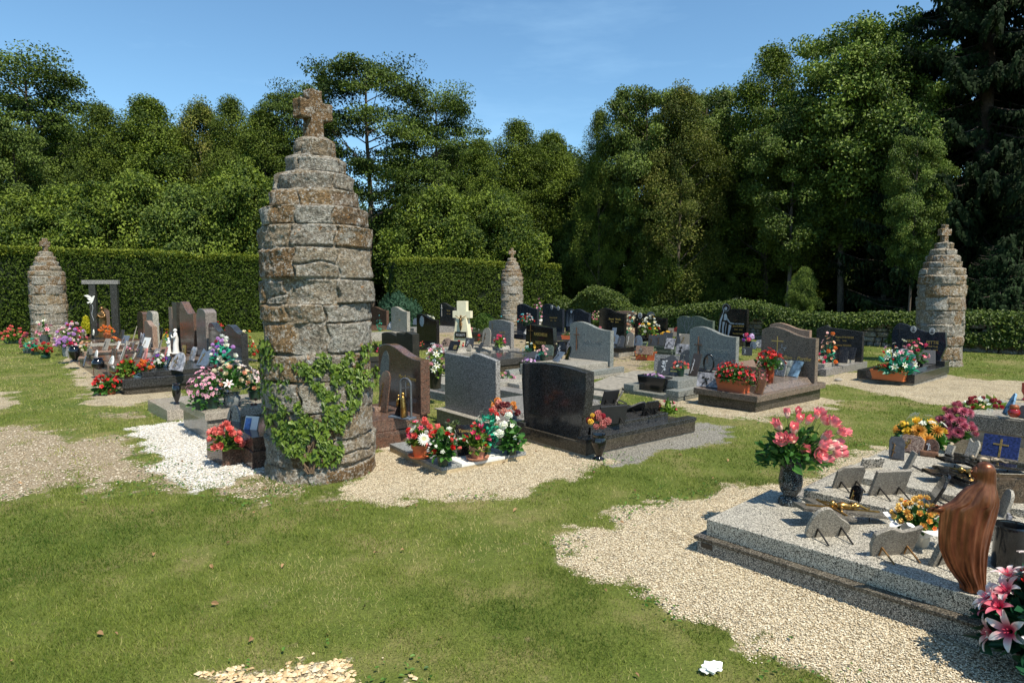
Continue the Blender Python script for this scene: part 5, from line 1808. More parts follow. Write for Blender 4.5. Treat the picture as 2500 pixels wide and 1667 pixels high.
def simple(name, label, cat, p, rz=0.0, group=None):
    return thing(name, label, cat, p, rz, group)

# ================================================================ THE GRAVES
GOLD, WH, DK = M_GOLD(), M_ETCH(), plain('letter_dark', (0.02, 0.02, 0.022), .5)
CHR = plain('chrome_lettering', (0.42, 0.43, 0.44), .25, .8, .05)

# --- near right: wide family grave, low light slabs in three steps
T1 = Grave('wide light speckled family grave at the bottom right carrying the copper Mary', left=(1695, 1345), ang=43, W=3.0, L=2.72)
g = T1
yl = 3.0
g.slab(0, 2.64, 0, yl - .02, -.05, .088, granite('granite_rough_speckled', ((0.02, 0.02, 0.02), (0.20, 0.19, 0.18), (0.50, 0.48, 0.45)), 260, .7, bump=.4), 'plinth')
g.slab(-.012, .97, -.01, yl + .0, .089, .112, granite('granite_dark_ledge', ((0.02, 0.018, 0.015), (0.075, 0.066, 0.055), (0.17, 0.155, 0.135)), 160, .2, grime=.3), 'ledge', .004)
g.slab(.05, .965, .0, yl - .055, .113, .222, G_WHITE(), 'slab', .005)
g.slab(.975, 2.68, .0, yl - .29, .113, .272, G_WHITE(), 'slab', .005)
g.slab(1.42, 2.66, .0, yl - .38, .273, .322, G_WHITE(), 'slab', .005)
m = MB().box(-.004, -.001, yl - .13, yl - .05, .045, .08, .001); m.build('makers_plate', plain('makers_plate', (0.05, 0.045, 0.04), .4, .6), g.root)
# brown headstone standing across at the right, running out of the picture
hs = PD(2402, 1262, 4.2); hl = g.loc(hs)
o = MB().box(0, .75, 0, .10, 0, HZ(4.2, 1167) - .273, .004).build('headstone', granite('granite_brown_black', ((0.015, 0.012, 0.009), (0.050, 0.038, 0.026), (0.11, 0.09, 0.07)), 140, .12, blotch=(.075, .05, .03), grime=.1), g.root)
o.location = (hl.x, hl.y, .273); o.rotation_euler = (0, 0, R(-45))

T2 = Grave('low dark polished ledger grave behind the wide light family grave', left=(1695, 1345), ang=43, W=3.0, L=2.72)
T2.slab(2.72, 3.28, .4, 2.24, -.03, .30, granite('granite_brown_black', (0,0,0)), 'ledger')
T2.slab(2.70, 3.30, .4, 2.26, .301, .345, granite('granite_olive_polished', ((0.05, 0.045, 0.035), (0.10, 0.09, 0.07), (0.16, 0.15, 0.12)), 120, .08, grime=.1), 'ledger_top')

# right middle: light grave running out of frame with the red lamp
c = P(2360, 1012, .30)
T3 = Grave('light speckled grave at the right edge with a red glass lamp', left=(2352, 1072), ang=41, W=2.2, L=1.3)
T3.slab(.03, 1.3, 0, 2.17, -.05, .12, M_CONC(), 'footing')
T3.slab(0, 1.3, 0, 2.2, .121, .29, granite('granite_grey_sides', ((0.03, 0.03, 0.03), (0.14, 0.14, 0.14), (0.34, 0.34, 0.33)), 230, .4), 'plinth')
T3.slab(.02, 1.28, 0.0, 2.18, .291, .305, G_LIGHT(), 'ledge', .003)
T3.slab(.10, 1.2, 0.0, 1.80, .306, .345, G_LIGHT(), 'slab', .003)

# --- brown-grey grave with the big red planter
RT = Grave('taupe veined granite grave with red flower boxes and gold script', near=(1846.4, 1009), ang=39.8, W=.98, L=1.95)
RT.slab(.03, 1.92, .03, .95, -.05, .15, granite('granite_dark_taupe', ((0.015, 0.014, 0.012), (0.045, 0.040, 0.033), (0.10, 0.09, 0.08)), 160, .12, grime=.15), 'plinth')
RT.slab(-.02, 1.99, -.02, 1.0, .151, .238, G_TAUPE(), 'ledge')
RT.slab(.30, 1.72, .07, .91, .239, .325, G_TAUPE(), 'slab', .004, (.02, .0, .07, .07))
headstone(RT, 'wave', G_TAUPE(), 1.74, .04, .94, .239, HZ(RT.w(1.8, .7).y, 798) - .239, .10,
    texts=[('Jullion - Perthe', .64, .40, .088, GOLD, dict(shear=.28, sx=.95)), ('Isabel', .50, .30, .055, GOLD, dict(shear=.28))])
M0 = on_face(RT, 1.738, .66, .239)
emblem_cross(RT.root, M0 @ Matrix.Translation((.0, .45, 0)), .20, .24, .012, GOLD, .004)
sprig(RT.root, M0 @ Matrix.Translation((.05, .12, 0)), .17, .45, M_ETCH(), n=44, seed=4)

# --- blue grey Dolidy grave
C9 = Grave('blue grey granite grave with a wooden cross and chrome letters', near=(1655, 978), ang=41, W=1.04, L=2.0)
C9.slab(0, 2.0, 0, 1.04, -.05, .05, granite('granite_sill', ((0.06, 0.07, 0.07), (0.15, 0.16, 0.15), (0.26, 0.27, 0.26)), 150, .5), 'plinth')
C9.slab(0.0, 1.98, -.01, .22, .051, .14, G_BLUE(), 'kerb', .005)
C9.slab(0.0, 1.98, .85, 1.05, .051, .14, G_BLUE(), 'kerb', .005)
C9.slab(.22, 1.75, .16, .92, .141, .262, G_BLUE(), 'slab', .005)
C9.slab(.24, 1.72, .222, .848, .05, .1405, G_BLUE(), 'infill')
headstone(C9, 'wave', G_BLUE(), 1.76, .08, 1.0, .16, HZ(C9.w(1.8, .8).y, 797) - .16, .10,
    texts=[('DOLIDY-LIEGEOIS', .62, .49, .088, CHR, dict(sx=.62)), ('CHANY', .62, .335, .075, CHR, dict(sx=.62))])
emblem_cross(C9.root, on_face(C9, 1.759, .80, .16) @ Matrix.Translation((0, .22, .02)), .15, .46, .016, M_WOOD(), .014, 'wooden_cross')
sprig(C9.root, on_face(C9, 1.759, .80, .16) @ Matrix.Translation((.01, .3, 0)), .10, .32, DK, 'carved_ivy', 34, 5)

# --- right: pointed dark stone
CR1 = Grave('dark speckled grave with a pointed headstone and gold names', near=(2016.6, 918.5), ang=41.5, W=1.0, L=2.02)
CR1.slab(0, 2.02, 0, .13, -.04, .13, G_GREY(), 'kerb', .005)
CR1.slab(0, 2.02, .87, 1.0, -.04, .13, G_GREY(), 'kerb', .005)
CR1.slab(.12, 1.98, .131, .869, -.04, .09, G_GREY(), 'plinth')
CR1.slab(.25, 1.72, .14, .86, .091, .20, G_LIGHT(), 'slab')
headstone(CR1, 'point', G_DARK(), 1.76, .02, .98, .10, HZ(CR1.w(1.8, .8).y, 793) - .10, .09,
    texts=[('Regina PORTEMER', .62, .66, .06, GOLD, dict(sx=.8)), ('1931   1998', .55, .57, .045, GOLD, dict()), ('Christiane REGNIER', .58, .44, .055, GOLD, dict(sx=.8))])

# --- right: blue pearl stone by the right pillar
CR2 = Grave('blue black polished grave with two oval portraits beside the right pillar', near=(2232, 943), ang=42, W=.94, L=2.0)
CR2.slab(.02, 1.98, .02, .92, -.05, .045, M_CONC(), 'footing')
CR2.slab(0, 2.0, 0, .94, .046, .075, G_DARK(), 'plinth', .003)
CR2.slab(0, 2.0, 0, .15, .0755, .20, G_DARK(), 'kerb', .004)
CR2.slab(0, 2.0, .79, .94, .0755, .20, G_DARK(), 'kerb', .004)
CR2.slab(.40, 1.7, .15, .79, .076, .24, G_DARK(), 'slab', .004)
CR2.slab(1.70, 1.98, .0, .20, .201, .30, G_DARK(), 'block', .004)
CR2.slab(1.70, 1.98, .74, .94, .201, .30, G_DARK(), 'block', .004)
headstone(CR2, 'flag', G_NAVY(), 1.74, .03, .93, .241, HZ(CR2.w(1.8, .8).y, 789) - .241, .10,
    texts=[('FRISCH', .40, .50, .085, GOLD, dict(sx=.85)), ('PETTIE', .77, .50, .085, GOLD, dict(sx=.85)), ('MAURICE', .40, .41, .05, GOLD, {}), ('1917   1991', .42, .33, .04, GOLD, {}), ('MARTHE', .77, .41, .05, GOLD, {}), ('1917   2009', .77, .33, .04, GOLD, {})])
Mf = lambda gg, y, z, x=1.738: on_face(gg, x, y, z)
ENA = plain('enamel_pale', (0.42, 0.40, 0.38), .35); RIM = plain('enamel_rim', (0.62, 0.60, 0.55), .3)
medallion(CR2.root, Mf(CR2, .57, .88), .10, .13, ENA, RIM)
medallion(CR2.root, Mf(CR2, .25, .86), .10, .13, ENA, RIM)
emblem_cross(CR2.root, Mf(CR2, .82, .68), .16, .28, .010, DK, .004)

# --- centre front: brown grave right of the big pillar
C1 = Grave('reddish brown polished grave right of the big pillar with a frosted lily engraving', right=(1055, 1069), ang=38, W=1.0, L=2.0)
C1.slab(0, 2.0, 0, 1.0, -.05, .15, G_BROWN(), 'plinth')
C1.slab(.02, 1.96, .03, .97, .151, .285, G_BROWN(), 'slab')
headstone(C1, 'wave', G_BROWN(), 1.86, .0, 1.04, .286, HZ(C1.w(1.75, .8).y, 841) - .286, .12,
    texts=[('Marcelle Salvatore', .70, .49, .068, GOLD, dict(shear=.25, sx=.8)), ('1937', .74, .40, .05, GOLD, dict(shear=.2))])
FRO = granite('frosted_engraving', ((0.10, 0.105, 0.10), (0.17, 0.175, 0.165), (0.26, 0.27, 0.25)), 90, .6)
fr = MB(); pts = catmull([(-.11, .02), (.02, .0), (.12, .18), (.10, .40), (.11, .58), (.04, .665), (-.06, .60), (-.13, .40)], 4, True)
flat_part(C1.root, pts, .0015, Mf(C1, .86, .286, 1.8585), FRO, 'frosted_panel')
sprig(C1.root, Mf(C1, .86, .286, 1.8565), .20, .30, M_ETCH(), 'engraved_lilies', 50, 9)

# --- centre front: light grey stone with a notch, its back towards us
C2 = Grave('light grey granite grave whose notched headstone shows its plain back', left=(1066, 1031), ang=38, W=1.18, L=1.95)
C2.slab(0, 1.95, 0, 1.18, -.05, .17, G_GREY(), 'plinth')
C2.slab(-.02, .16, -.0, 1.2, .171, .185, G_LIGHT(), 'sill', .003)
C2.slab(.20, 1.85, .1, 1.05, .171, .235, G_GREY(), 'slab')
headstone(C2, 'step', granite('granite_grey_clean', ((0.05, 0.05, 0.055), (0.24, 0.24, 0.25), (0.46, 0.46, 0.47)), 200, .28, grime=.08), .09, .03, 1.12, .186, HZ(C2.w(.05, .5).y, 862) - .186, .065)

# --- centre front: big black stone, its back towards us
C3 = Grave('black speckled granite grave with the broad arched headstone seen from behind', near=(1430, 1117), ang=38, W=1.13, L=1.82)
C3.slab(.01, 1.80, .01, 1.12, -.05, .02, M_CONC(), 'footing')
C3.slab(0, 1.80, 0, 1.13, .021, .145, granite('granite_dark_taupe', (0, 0, 0)), 'plinth', .004)
C3.slab(-.003, 1.82, -.003, .13, .146, .19, G_DARK(), 'kerb', .004)
C3.slab(0, 1.8, 1.0, 1.13, .146, .19, G_DARK(), 'kerb', .004)
C3.slab(.20, 1.46, .131, .999, .146, .265, G_DARK(), 'slab', .005)
headstone(C3, 'crest', G_DARK(), .04, .07, 1.06, .146, HZ(C3.w(.05, .6).y, 888) - .146, .12)

# --- little slab with the pots
PS = Grave('low grey slab with a pale band carrying the potted flowers', near=(1078, 1157), ang=35.5, W=1.12, L=.98)
PS.slab(.0, .98, .0, 1.12, -.05, .028, plain('sandy_mortar', (0.44, 0.34, 0.20), .95, 0, .2, 20, .4), 'bedding', .004)
gs = granite('granite_grey_flat', ((0.08, 0.09, 0.10), (0.20, 0.22, 0.24), (0.38, 0.40, 0.42)), 230, .45)
PS.slab(.0, .22, .0, 1.12, .029, .062, gs, 'slab', .003)
PS.slab(.72, .98, .0, 1.12, .029, .062, gs, 'slab', .003)
PS.slab(.2205, .7195, .0, 1.12, .029, .055, plain('pale_render', (0.66, 0.64, 0.58), .9, 0, .07, 30, .3), 'pale_band', .002)

# --- second row, centre
C5 = Grave('grey granite grave with a gilt rose and a rounded headstone', near=(1115, 877), ang=41, W=1.0, L=2.0)
C5.slab(0, 2.0, 0, 1.0, -.05, .13, G_GREY(), 'plinth')
C5.slab(.06, 1.72, .06, .94, .131, .21, G_LIGHT(), 'slab', .005, (.02, 0, .04, .04))
headstone(C5, 'arch', G_GREY(), 1.74, .06, .95, .131, HZ(C5.w(1.8, .6).y, 780) - .131, .11,
    texts=[('Guy PETIT', .62, .52, .07, GOLD, dict(sx=.8)), ('1946   2006', .62, .42, .05, GOLD, {}), ('Jeanine LEROY', .60, .30, .055, GOLD, dict(sx=.8))])
sprig(C5.root, Mf(C5, .80, .58), .10, .20, M_GILT(), 'gilt_rose', 18, 3)

C6 = Grave('black polished grave with a tilted headstone and a thin bronze cross', near=(1210, 909), ang=41, W=1.0, L=2.0)
C6.slab(.02, 1.95, .02, .98, -.05, .12, granite('granite_dark_taupe', (0, 0, 0)), 'plinth')
C6.slab(0, 1.9, 0, 1.0, .121, .25, granite('granite_slate', ((0.02, 0.02, 0.022), (0.05, 0.052, 0.055), (0.09, 0.09, 0.09)), 160, .06, grime=.05), 'slab', .004)
headstone(C6, 'slope', G_BLACK(), 1.70, .10, .96, .251, HZ(C6.w(1.75, .8).y, 792) - .251, .11,
    texts=[('RAUGNELLE', .55, .60, .10, GOLD, dict(sx=.78)), ('PREDIOUX', .55, .30, .09, GOLD, dict(sx=.78))])
emblem_cross(C6.root, Mf(C6, .80, .42, 1.69), .14, .44, .014, M_BRONZE(), .012)

C7 = Grave('light blue grey grave with a wooden cross and white letters in the middle row', near=(1355, 940), ang=44, W=1.28, L=2.02)
C7.slab(0, 2.02, 0, 1.28, -.05, .05, G_LIGHT(), 'plinth')
C7.slab(0, 2.02, 0, .16, .051, .15, G_BLUE(), 'kerb', .01, (0, 0, 0, .04))
C7.slab(0, 2.02, 1.12, 1.28, .051, .15, G_BLUE(), 'kerb', .01, (0, 0, .04, 0))
C7.slab(.25, 1.7, .161, 1.119, .051, .26, G_LIGHT(), 'slab')
headstone(C7, 'wave', G_BLUE(), 1.72, .12, 1.16, .151, HZ(C7.w(1.8, .9).y, 785) - .151, .11,
    texts=[('AUGUSTE - PETIT', .58, .50, .10, CHR, dict(sx=.62))])
emblem_cross(C7.root, Mf(C7, .96, .151, 1.719) @ Matrix.Translation((0, .28, .02)), .15, .46, .018, M_WOOD(), .014, 'wooden_cross')
sprig(C7.root, Mf(C7, .96, .45, 1.7185), .09, .25, DK, 'carved_ivy', 20, 6)

# worn concrete slabs between the graves
def worn(label, pts, h, seed):
    p0 = P(*pts[0], h)
    root = thing('worn_grave_slab', label, 'grave', (p0.x, p0.y, 0), 0, 'worn concrete slabs lying in the grass')
    q = [P(a, b, h) - p0 for a, b in pts]
    MB().prism([(v.x, v.y) for v in q], -.05, h, 'z', .006).build('slab', M_CONC(), root)
worn('long worn concrete slab in the grass between the grey graves', [(1425, 943), (1500, 953), (1572, 926), (1490, 918)], .07, 1)
worn('narrow worn concrete strip in front of the long worn slab', [(1440, 962), (1488, 970), (1506, 960), (1440, 950)], .05, 2)
worn('flat broken concrete slab behind the long worn slab', [(1500, 917), (1560, 925), (1600, 905), (1545, 905)], .05, 3)

# a grave tucked behind the two front stones
CB = Grave('light grey stepped grave end seen between the two front headstones', near=(1280, 985), ang=41, W=1.3, L=1.2)
CB.slab(0, 1.2, 0, 1.3, -.05, .14, G_GREY(), 'plinth')
CB.slab(.3, 1.2, .45, 1.25, .141, .20, G_LIGHT(), 'slab')
CD = Grave('grey grave behind the reddish brown headstone carrying the tall black tub', near=(1120, 985), ang=41, W=1.3, L=1.5)
CD.slab(0, 1.5, 0, 1.6, -.05, .10, G_GREY(), 'plinth')
CD.slab(.1, 1.4, .1, 1.5, .101, .22, G_LIGHT(), 'slab')

# two black backs left
def lone(label, kind, mat, pxl, pxr, ytop, ybase, t=.11, ang=GA, slab=None, slabmat=None, zs=.15, texts=(), L=1.8, name='grave', group='graves of the cemetery', front=0.0, flip=False):
    """headstone spanning photo columns pxl..pxr (its front), grave body reaching towards -x; ybase = foot row of the right front corner at height zs"""
    g = Grave(label, near=None, left=None, right=None) if False else None
    a = R(ang)
    pr = P(pxr, ybase, zs)
    U = Vector((-math.sin(a), math.cos(a), 0)); V = Vector((math.cos(a), math.sin(a), 0))
    # width so that the left edge falls in column pxl
    k = (pxl - CX) / F_PX
    # (pr.x + w U.x) = k' * (pr.y + w U.y)
    kk = k * (CP + (CAM_H - .5) / pr.y * SP)
    w = (kk * pr.y - pr.x) / (U.x - kk * U.y)
    w = max(.3, min(1.6, w))
    o = pr - V * L
    G = Grave.__new__(Grave)
    G.ang = a; G.V, G.U = V, U; G.W, G.L = w, L; G.o = Vector((o.x, o.y, 0)); 
    G.root = thing(name, label, 'grave', G.o, a, group)
    sm = slabmat or mat
    G.slab(0, L + t + .04, -.04, w + .04, -.05, zs * .55, sm, 'plinth')
    G.slab(.05, L - .02, .02, w - .02, zs * .55 + .001, zs, sm, 'slab')
    G.slab(L - .019, L + t + .03, -.02, w + .02, zs * .55 + .001, zs - .002, sm, 'sill', .004)
    H = HZ(G.w(L, w * .6).y, ytop) - zs
    headstone(G, kind, mat, L, 0, w, zs, H, t, texts=texts, flip=flip)
    G.H = H
    return G
R2 = 'graves of the cemetery'
A1 = lone('black grave with a low waved stone just behind the reddish brown headstone', 'wave', granite('granite_charcoal', ((0.008, .008, .008), (.022, .021, .018), (.05, .048, .042)), 150, .3, grime=.12), 932, 993, 812, 878, zs=.22)
A2 = lone('black grave with a stepped stone beside the low waved black stone', 'step', MATS['granite_charcoal'], 968, 1008, 809, 884, .16, zs=.22)
A3 = lone('reddish brown grave in the back row by the bluish bush', 'wave', G_BROWN(), 905, 944, 749, 795, zs=.15)
A4 = lone('pale grey grave with a waved stone in the back row by the bluish bush', 'wave', G_LIGHT(), 955, 994, 749, 812, .12, zs=.2, texts=[('Rene', .55, .45, .06, GOLD, dict(shear=.2))])
sprig(A4.root, on_face(A4, A4.L - .001, A4.W * .8, .55), .14, .3, M_ETCH(), 'engraved_figure', 22, 8)
A5 = lone('black grave with a white etched portrait and white lilies', 'wave', G_BLACK(), 1017, 1066, 767, 840, .10, zs=.12)
ov = [(.11 * math.cos(2 * PI * k / 20), .15 * math.sin(2 * PI * k / 20)) for k in range(20)]
flat_part(A5.root, ov, .002, on_face(A5, A5.L - .001, A5.W * .72, .72), plain('etched_portrait', (0.34, 0.38, 0.42), .5, 0, .5, 30), 'etched_portrait')
A6 = lone('dark grey grave with a slim white cross by the centre hedge', 'wave', G_DARK(), 1074, 1109, 739, 797, .10, zs=.2, slabmat=G_GREY(), texts=[('YVON', .60, .62, .08, GOLD, {}), ('1912   1987', .62, .50, .05, GOLD, {})])
emblem_cross(A6.root, on_face(A6, A6.L - .001, A6.W * .86, .55), .13, .45, .012, M_WHITE(), .008)
B5 = lone('blue black waved grave left of the two portrait stone', 'wave', G_NAVY(), 1262, 1311, 742, 805, zs=.15)
emblem_cross(B5.root, on_face(B5, B5.L - .001, B5.W * .82, .75), .16, .26, .015, DK, .008)
B6 = lone('blue black waved grave with two oval portraits in the back row', 'wave', G_NAVY(), 1324, 1373, 742, 811, zs=.15, texts=[('Fernand GALLON', .55, .48, .07, GOLD, dict(shear=.2, sx=.7)), ('1919      1923', .55, .38, .05, GOLD, {})])
medallion(B6.root, on_face(B6, B6.L - .001, B6.W * .52, .98), .11, .15, ENA, RIM)
medallion(B6.root, on_face(B6, B6.L - .001, B6.W * .20, .96), .11, .15, ENA, RIM)
B7 = lone('blue black grave with an etched pond scene and a double crest', 'book', G_NAVY(), 1380, 1437, 754, 815, zs=.15, texts=[('Georges Petit', .66, .45, .07, GOLD, dict(shear=.2, sx=.7))])
mb = MB()
Mx = on_face(B7, B7.L - .001, B7.W * .80, .35); rr_ = random.Random(3)
for k in range(24):
    x = rr_.uniform(-.16, .16); l = rr_.uniform(.25, .55)
    mb.add([Mx @ Vector((x - .004, 0, .002)), Mx @ Vector((x + .004, 0, .002)), Mx @ Vector((x + rr_.uniform(-.06, .06), l, .002))], [(0, 1, 2)])
mb.build('etched_reeds', M_ETCH(), B7.root)
flat_part(B7.root, [(.05 * math.cos(k * .4), .05 * math.sin(k * .4)) for k in range(16)], .001, Mx @ Matrix.Translation((.07, .5, .002)), M_ETCH(), 'etched_moon')
B8 = lone('black waved grave with two gold scripts before the ivy wall', 'wave', G_BLACK(), 1462, 1524, 752, 830, .10, zs=.25, texts=[('Bernard   Michelin', .62, .62, .075, GOLD, dict(shear=.2, sx=.75)), ('Marie      Jeanne', .62, .54, .06, GOLD, dict(shear=.2, sx=.7))])
B8b = lone('pink granite grave edge peeping out behind the black waved grave', 'half', G_PINK(), 1500, 1552, 759, 800, .12, zs=.15, flip=True)
B9 = lone('black waved grave with an etched round portrait before the ivy wall', 'wave', G_BLACK(), 1550, 1626, 766, 822, .08, zs=.2)
medallion(B9.root, on_face(B9, B9.L - .001, B9.W * .83, .80), .15, .18, ENA, RIM, 'portrait')
flat_part(B9.root, [(-.16, 0), (.16, 0), (.10, .09), (-.02, .12), (-.12, .08)], .002, on_face(B9, B9.L - .001, B9.W * .48, .82), M_ETCHF(), 'etched_landscape')
B10 = lone('greenish double crested grave with an etched bare tree', 'book', G_GREEN(), 1652, 1739, 771, 838, .10, zs=.25)
mb = MB(); Mx = on_face(B10, B10.L - .002, B10.W * .72, .25)
def twig(x, y, a, l, d):
    x2, y2 = x + l * math.sin(a), y + l * math.cos(a)
    w = .004 + .003 * d
    mb.add([Mx @ Vector((x - w, y, .001)), Mx @ Vector((x + w, y, .001)), Mx @ Vector((x2 + w * .6, y2, .001)), Mx @ Vector((x2 - w * .6, y2, .001))], [(0, 1, 2, 3)])
    if d > 0:
        for s in (-1, 1): twig(x2, y2, a + s * rr_.uniform(.25, .6), l * .74, d - 1)
twig(0, 0, 0, .22, 5)
mb.build('etched_tree', M_ETCHF(), B10.root)
B12 = lone('pink granite grave with a waved stone behind the taupe grave', 'wave', G_PINK(), 1877, 1974, 789, 880, .10, zs=.25)

# black stone with the etched Virgin
B11 = Grave('tall black grave with a white etched Virgin and halo before the ivy wall', near=P and (1762, 838), ang=GA, W=1.0, L=1.0)
def vir():
    g = B11
    Y0 = P(1822, 822, .2).y
    pr = P(1822, 826, .2)
    V, U = g.V, g.U
    g.o = Vector(((pr - V * 1.6).x, (pr - V * 1.6).y, 0)); g.root.location = g.o
    zt = HZ(pr.y + .1, 755)
    g.slab(0, 1.75, -.06, .90, -.05, .12, G_BLACK(), 'plinth')
    g.slab(.05, 1.55, 0, .84, .121, .20, G_BLACK(), 'slab')
    g.slab(1.60, 1.72, 0, .70, .201, zt, G_BLACK(), 'headstone')
    M = on_face(g, 1.597, .72, .201)
    H = HZ(pr.y + .5, 741) - .20
    body = catmull([(-.12, 0), (.20, 0), (.17, H * .30), (.10, H * .55), (.12, H * .70), (.16, H * .82), (.12, H * .94), (.02, H), (-.08, H * .94), (-.10, H * .78), (-.17, H * .60), (-.20, H * .35), (-.22, H * .12)], 4, True)
    o = flat_part(g.root, body, .10, Matrix.Translation((.11, 0, 0)) @ M, G_BLACK(), 'virgin_silhouette', .006)
    Mi = M @ Matrix.Translation((0, 0, .0025))
    et = M_ETCH()
    def ring(cx, cy, r, w, nm):
        b = MB(); K = 26
        for k in range(K):
            a0, a1 = 2 * PI * k / K, 2 * PI * (k + 1) / K
            q = lambda a, r_: Mi @ Vector((cx + r_ * math.cos(a), cy + r_ * math.sin(a), 0))
            b.add([q(a0, r), q(a1, r), q(a1, r + w), q(a0, r + w)], [(0, 1, 2, 3)])
        return b.build(nm, et, g.root)
    ring(.04, H * .87, .105, .008, 'etched_halo')
    b = MB(); z = 0
    def shp(pts):
        b.add([Mi @ Vector((x, y, 0)) for x, y in pts], [tuple(range(len(pts)))])
    shp([(.015, H * .80), (.075, H * .81), (.085, H * .87), (.05, H * .91), (.01, H * .88)])
    shp([(-.05, H * .72), (-.02, H * .88), (.0, H * .87), (-.03, H * .72), (-.10, H * .62)])
    shp([(-.02, H * .50), (.07, H * .50), (.09, H * .62), (.05, H * .70), (-.01, H * .68)])
    shp([(-.10, H * .46), (-.04, H * .64), (-.06, H * .70), (-.15, H * .50), (-.19, 0), (-.15, 0)])
    shp([(-.06, 0), (-.02, 0), (-.01, H * .30), (.03, H * .45), (-.05, H * .45), (-.07, H * .2)])
    shp([(.08, H * .60), (.20, H * .44), (.34, H * .42), (.34, H * .40), (.20, H * .40), (.10, H * .50)])
    shp([(.12, 0), (.15, 0), (.24, H * .36), (.15, H * .38)])
    shp([(.02, 0), (.04, 0), (.08, H * .42), (.06, H * .42)])
    b.build('etched_figure', et, g.root)
    b2 = MB()
    for k in range(8):
        x = .36 + k * .035
        b2.add([Mi @ Vector((x, H * .40 + .02 * (k % 3), 0)), Mi @ Vector((x + .03, H * .40 - .01, 0)), Mi @ Vector((x + .035, H * .40 + .015, 0)), Mi @ Vector((x + .012, H * .40 + .035, 0))], [(0, 1, 2, 3)])
    b2.build('etched_roses', et, g.root)
    put_text(g.root, 'Jose DURDUS', .075, on_face(g, 1.597, .26, .52), GOLD, .8)
    put_text(g.root, '1928 - 2012', .055, on_face(g, 1.597, .26, .42), GOLD)
    put_text(g.root, 'Marie BERTRAND', .06, on_face(g, 1.597, .26, .30), GOLD, .75)
vir()

# low bodies of the back rows seen between the flowers
BB1 = Grave('black slab grave on a concrete footing behind the middle row', near=(1511, 872), ang=42, W=1.1, L=1.6)
BB1.slab(.02, 1.6, .02, 1.08, -.05, .12, M_CONC(), 'footing')
BB1.slab(0, 1.6, 0, 1.1, .121, .22, G_BLACK(), 'slab')
BB2 = Grave('green granite stepped grave covered in plaques behind the grass patch', near=(1640, 874), ang=42, W=1.2, L=1.5)
BB2.slab(0, 1.5, -.1, 1.2, -.05, .16, G_GREEN(), 'plinth')
BB2.slab(.1, 1.5, 0, 1.12, .161, .30, G_GREEN(), 'slab')
BB2.slab(-.35, 0.0, .45, .85, -.05, .20, G_GREEN(), 'flower_block')

# --- cream cross
def cream_cross():
    p = P(1130, 846)
    H = HZ(p.y, 735); s = MP(p)
    root = thing('stone_cross', 'cream painted stone cross with a bronze crucified figure', 'cross', p, R(GA - 62))
    m = plain('cream_paint', (0.70, 0.64, 0.45), .8, 0, .05, 8, .15)
    w = lambda n: n * s
    t = .13
    zb = H - w(0)
    a0, a1 = HZ(p.y, 776), HZ(p.y, 759)
    top = H
    # flared shaft
    sh = MB(); 
    sh.prism([(-w(24), 0), (w(24), 0), (w(13.5), a0), (-w(13.5), a0)], -t * .9, t * .9, 'y', .006)
    sh.build('shaft', m, root)
    MB().box(-w(12.5), w(12.5), -t * .62, t * .62, a0 + .001, top, .008).build('shaft_top', m, root)
    MB().box(-w(24), -w(12.6), -t * .6, t * .6, a0 - .0, a1, .008).build('arm', m, root)
    MB().box(w(12.6), w(24), -t * .6, t * .6, a0 - .0, a1, .008).build('arm', m, root)
    M = Matrix(((1, 0, 0, 0), (0, 0, -1, -t * .92), (0, 1, 0, 0), (0, 0, 0, 1)))
    corpus(root, M @ Matrix.Translation((0, HZ(p.y, 806), .0)), HZ(p.y, 770) - HZ(p.y, 806), M_BRONZE())
    pl = MB().join(MB().box(-w(15), w(15), HZ(p.y, 824), HZ(p.y, 809), .002, .022, .002), M).build('plaque', G_BLACK(), root)
    put_text(pl, 'REGRETS', w(8.5), M @ Matrix.Translation((0, HZ(p.y, 819.5), .023)), WH, .72)
cream_cross()

# ================================================================ LEFT CLUSTER
LE = Grave('black speckled grave nearest in the left cluster with a raised slab', near=(300.5, 965), ang=40, W=1.0, L=2.1)
LE.slab(.03, 2.08, .03, .97, -.05, .10, granite('granite_dark_taupe', (0, 0, 0)), 'plinth')
LE.slab(0, 2.1, 0, 1.0, .101, .25, G_DARK(), 'ledge', .012)
LE.slab(.30, 1.85, .1, .9, .251, .33, G_DARK(), 'slab')
LE.slab(-.02, .18, .55, 1.02, .251, .33, G_DARK(), 'block')
headstone(LE, 'wave', G_DARK(), 1.86, .05, .95, .251, HZ(LE.w(1.9, .6).y, 793) - .251, .12)

def lrow(k, label, kind, mat, ytop, W=.9, x=1.85, t=.11, **kw):
    """k-th grave of the row counted from the nearest, spaced along its U axis"""
    g = Grave.__new__(Grave)
    g.ang, g.V, g.U = LE.ang, LE.V, LE.U
    g.o = LE.w(0, k); g.W, g.L = W, 2.0
    g.root = thing('grave', label, 'grave', g.o, g.ang, 'graves of the cemetery')
    sm = kw.get('slabmat', mat)
    g.slab(0, 2.02, 0, W + .06, -.05, .16, sm, 'plinth')
    g.slab(.12, x - .05, .05, W, .161, .27, sm, 'slab')
    headstone(g, kind, mat, x, .03, W, .161, HZ(g.w(x, W * .6).y, ytop) - .161, t, texts=kw.get('texts', ()))
    return g
L2 = lrow(1.15, 'black grave with a waved stone second in the left cluster', 'wave', G_DARK(), 788, .85)
L3 = lrow(2.15, 'grey grave with a tall rounded stone third in the left cluster', 'half', granite('granite_veined_grey', ((0.04, 0.035, 0.035), (0.13, 0.12, 0.12), (0.28, 0.26, 0.26)), 160, .15, blotch=(.20, .17, .165), veins=3), 753, .72, t=.22, slabmat=G_TAUPE())
